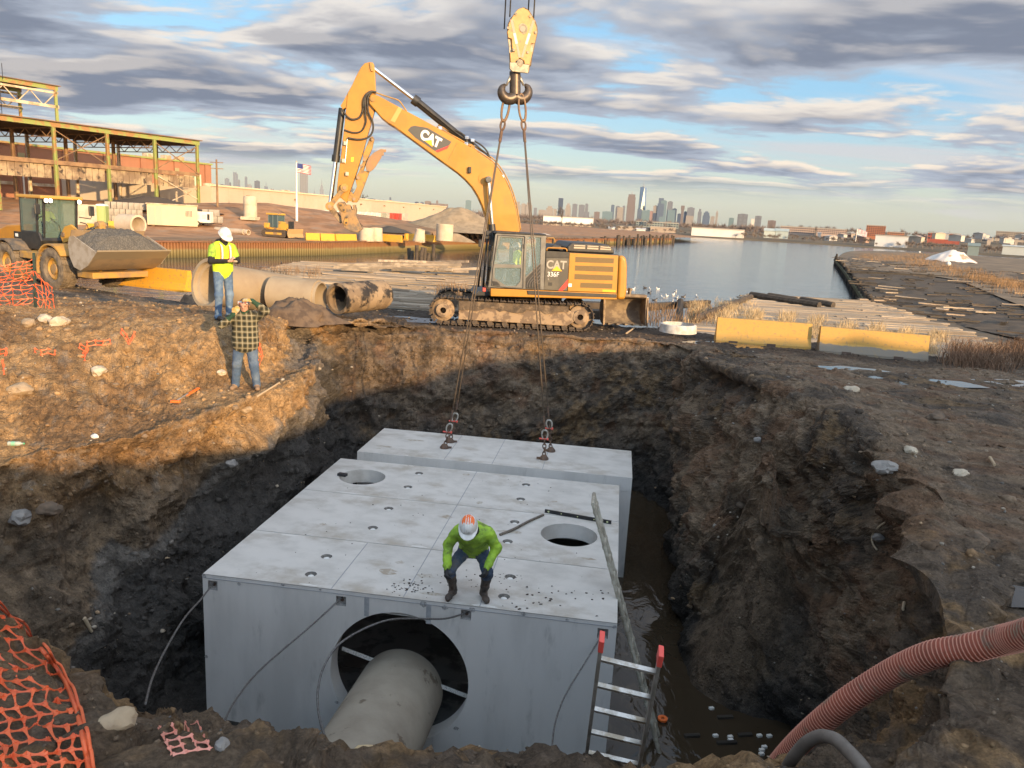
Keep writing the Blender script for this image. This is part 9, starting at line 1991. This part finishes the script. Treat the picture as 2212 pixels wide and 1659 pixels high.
bt = thing('plastic_bottle', 'crumpled clear plastic bottle on the ledge at the left edge', 'bottle', ghit(*ZT(48, 1062))[0]); g = MB(); g.lathe([(.005, 0), (.034, .005), (.034, .13), (.03, .16), (.012, .19), (.012, .21)], (0, 0, .035), (1, .2, 0), 14); g.build('bottle_body', mat('clear_plastic', (.55, .62, .55), .1, alpha=.55), bt, smooth=True); g = MB(); g.lathe([(.014, .208), (.014, .225)], (0, 0, .035), (1, .2, 0), 10); g.build('cap', mat('green_cap', (.1, .4, .2), .5), bt); g = MB(); g.lathe([(.0345, .05), (.0345, .10)], (0, 0, .035), (1, .2, 0), 14); g.build('label_band', mat('green_label', (.2, .45, .3), .5), bt, smooth=True)
g = MB(); rp_ = [ghit(*ZU(*p))[0]+Vector((0, 0, .05)) for p in ((1475, 1100), (1425, 1135), (1392, 1180), (1395, 1225), (1418, 1258))]; g.tube(spl(rp_, 6), .012, 6); tag(g.build('bent_root', mat('pale_root', (.42, .33, .22), .8), smooth='all'), 'pale bent root sticking out of the right bank', 'root')
stick(ZU(2025, 760), ZU(2050, 800), .022, mat('tool_wood', (.42, .31, .19), .8), 'wooden_stake', 'short pale stake stub at the right edge of the bank', 'stake', .05)
stick(ZU(355, 935), ZU(245, 1290), .018, mat('brown_stick', (.16, .10, .06), .9), 'long_stick', 'long thin stick leaning down the right wall to the water', 'stick', .08)
stick(ZL(925, 970), ZL(975, 962), .012, mat('pale_root', (.42, .33, .22), .8), 'wood_splinter', 'pale splinter near the foot of the right wall', 'stick'); stick(ZL(1520, 415), ZL(1512, 455), .016, mat('pale_root', (.42, .33, .22), .8), 'wood_splinter', 'upright pale splinter on the bank above the hose', 'stick')
stick(ZN(800, 710), ZN(925, 620), .03, mat('tool_wood', (.42, .31, .19), .8), 'broken_board', 'broken board sticking out of the mud below the spare bucket', 'board', .06)
stick(ZM(500, 600), ZM(545, 680), .028, mat('pale_root', (.42, .33, .22), .8), 'pale_pipe_stub', 'pale pipe stub poking from the black wall at left', 'pipe', .05); stick(ZM(918, 240), ZM(1003, 233), .02, mat('pale_root', (.42, .33, .22), .8), 'wood_splinter', 'pale splinter lying in the black layer of the left wall', 'stick')
FO = mat('white_foam', (.78, .76, .70), .8)
for k, (x, y) in enumerate(((435, 1165), (520, 1172), (688, 1165), (745, 1167), (522, 1190), (717, 1230), (702, 1248), (700, 1270), (412, 1008))):
 c = P(*ZL(x, y), -3.765); g = MB(); g.obox(c, (.035, .01, 0), (-.01, .022, 0), (0, 0, .02)); tag(g.build('foam_scrap', FO, bevel=.006), 'white foam scrap floating on the muddy water', 'litter', 'white scraps on the pit water')
for k, (x, y, l_) in enumerate(((500, 1205, .3), (605, 1160, .22), (490, 1058, .25), (300, 1165, .24))):
 c = P(*ZL(x, y), -3.765); g = MB(); g.obox(c, (l_/2, .02, .0), (-.004, .03, 0), (0, 0, .02)); tag(g.build('floating_board', WDD[2], bevel=.006), 'dark board scrap floating on the muddy water', 'litter', 'dark scraps on the pit water')
c = P(*ZL(130, 1073), -3.76); g = MB(); g.lathe([(.03, 0), (.075, 0), (.075, .03), (.03, .03)], c, n=18, close=True); tag(g.build('orange_cap', ORG, smooth=True), 'bright orange ring floating beside the pole ladder', 'cap')
# ------------------------------------------------------------------ the air between here and the skyline
def haze():
 m = bpy.data.materials.new('haze_air'); m.use_nodes = True; nt = m.node_tree; nt.nodes.clear(); v = nt.nodes.new('ShaderNodeVolumePrincipled'); o = nt.nodes.new('ShaderNodeOutputMaterial')
 v.inputs['Color'].default_value = (.62, .76, 1.0, 1); v.inputs['Density'].default_value = 0.7e-5; v.inputs['Anisotropy'].default_value = .1; nt.links.new(v.outputs[0], o.inputs['Volume'])
 g = MB(); g.bx(-9000, 11000, -120, 14500, -12, 620); ob = g.build('haze', m); stuff(ob, 'thin pale haze veiling the distant skyline', 'haze')
haze()
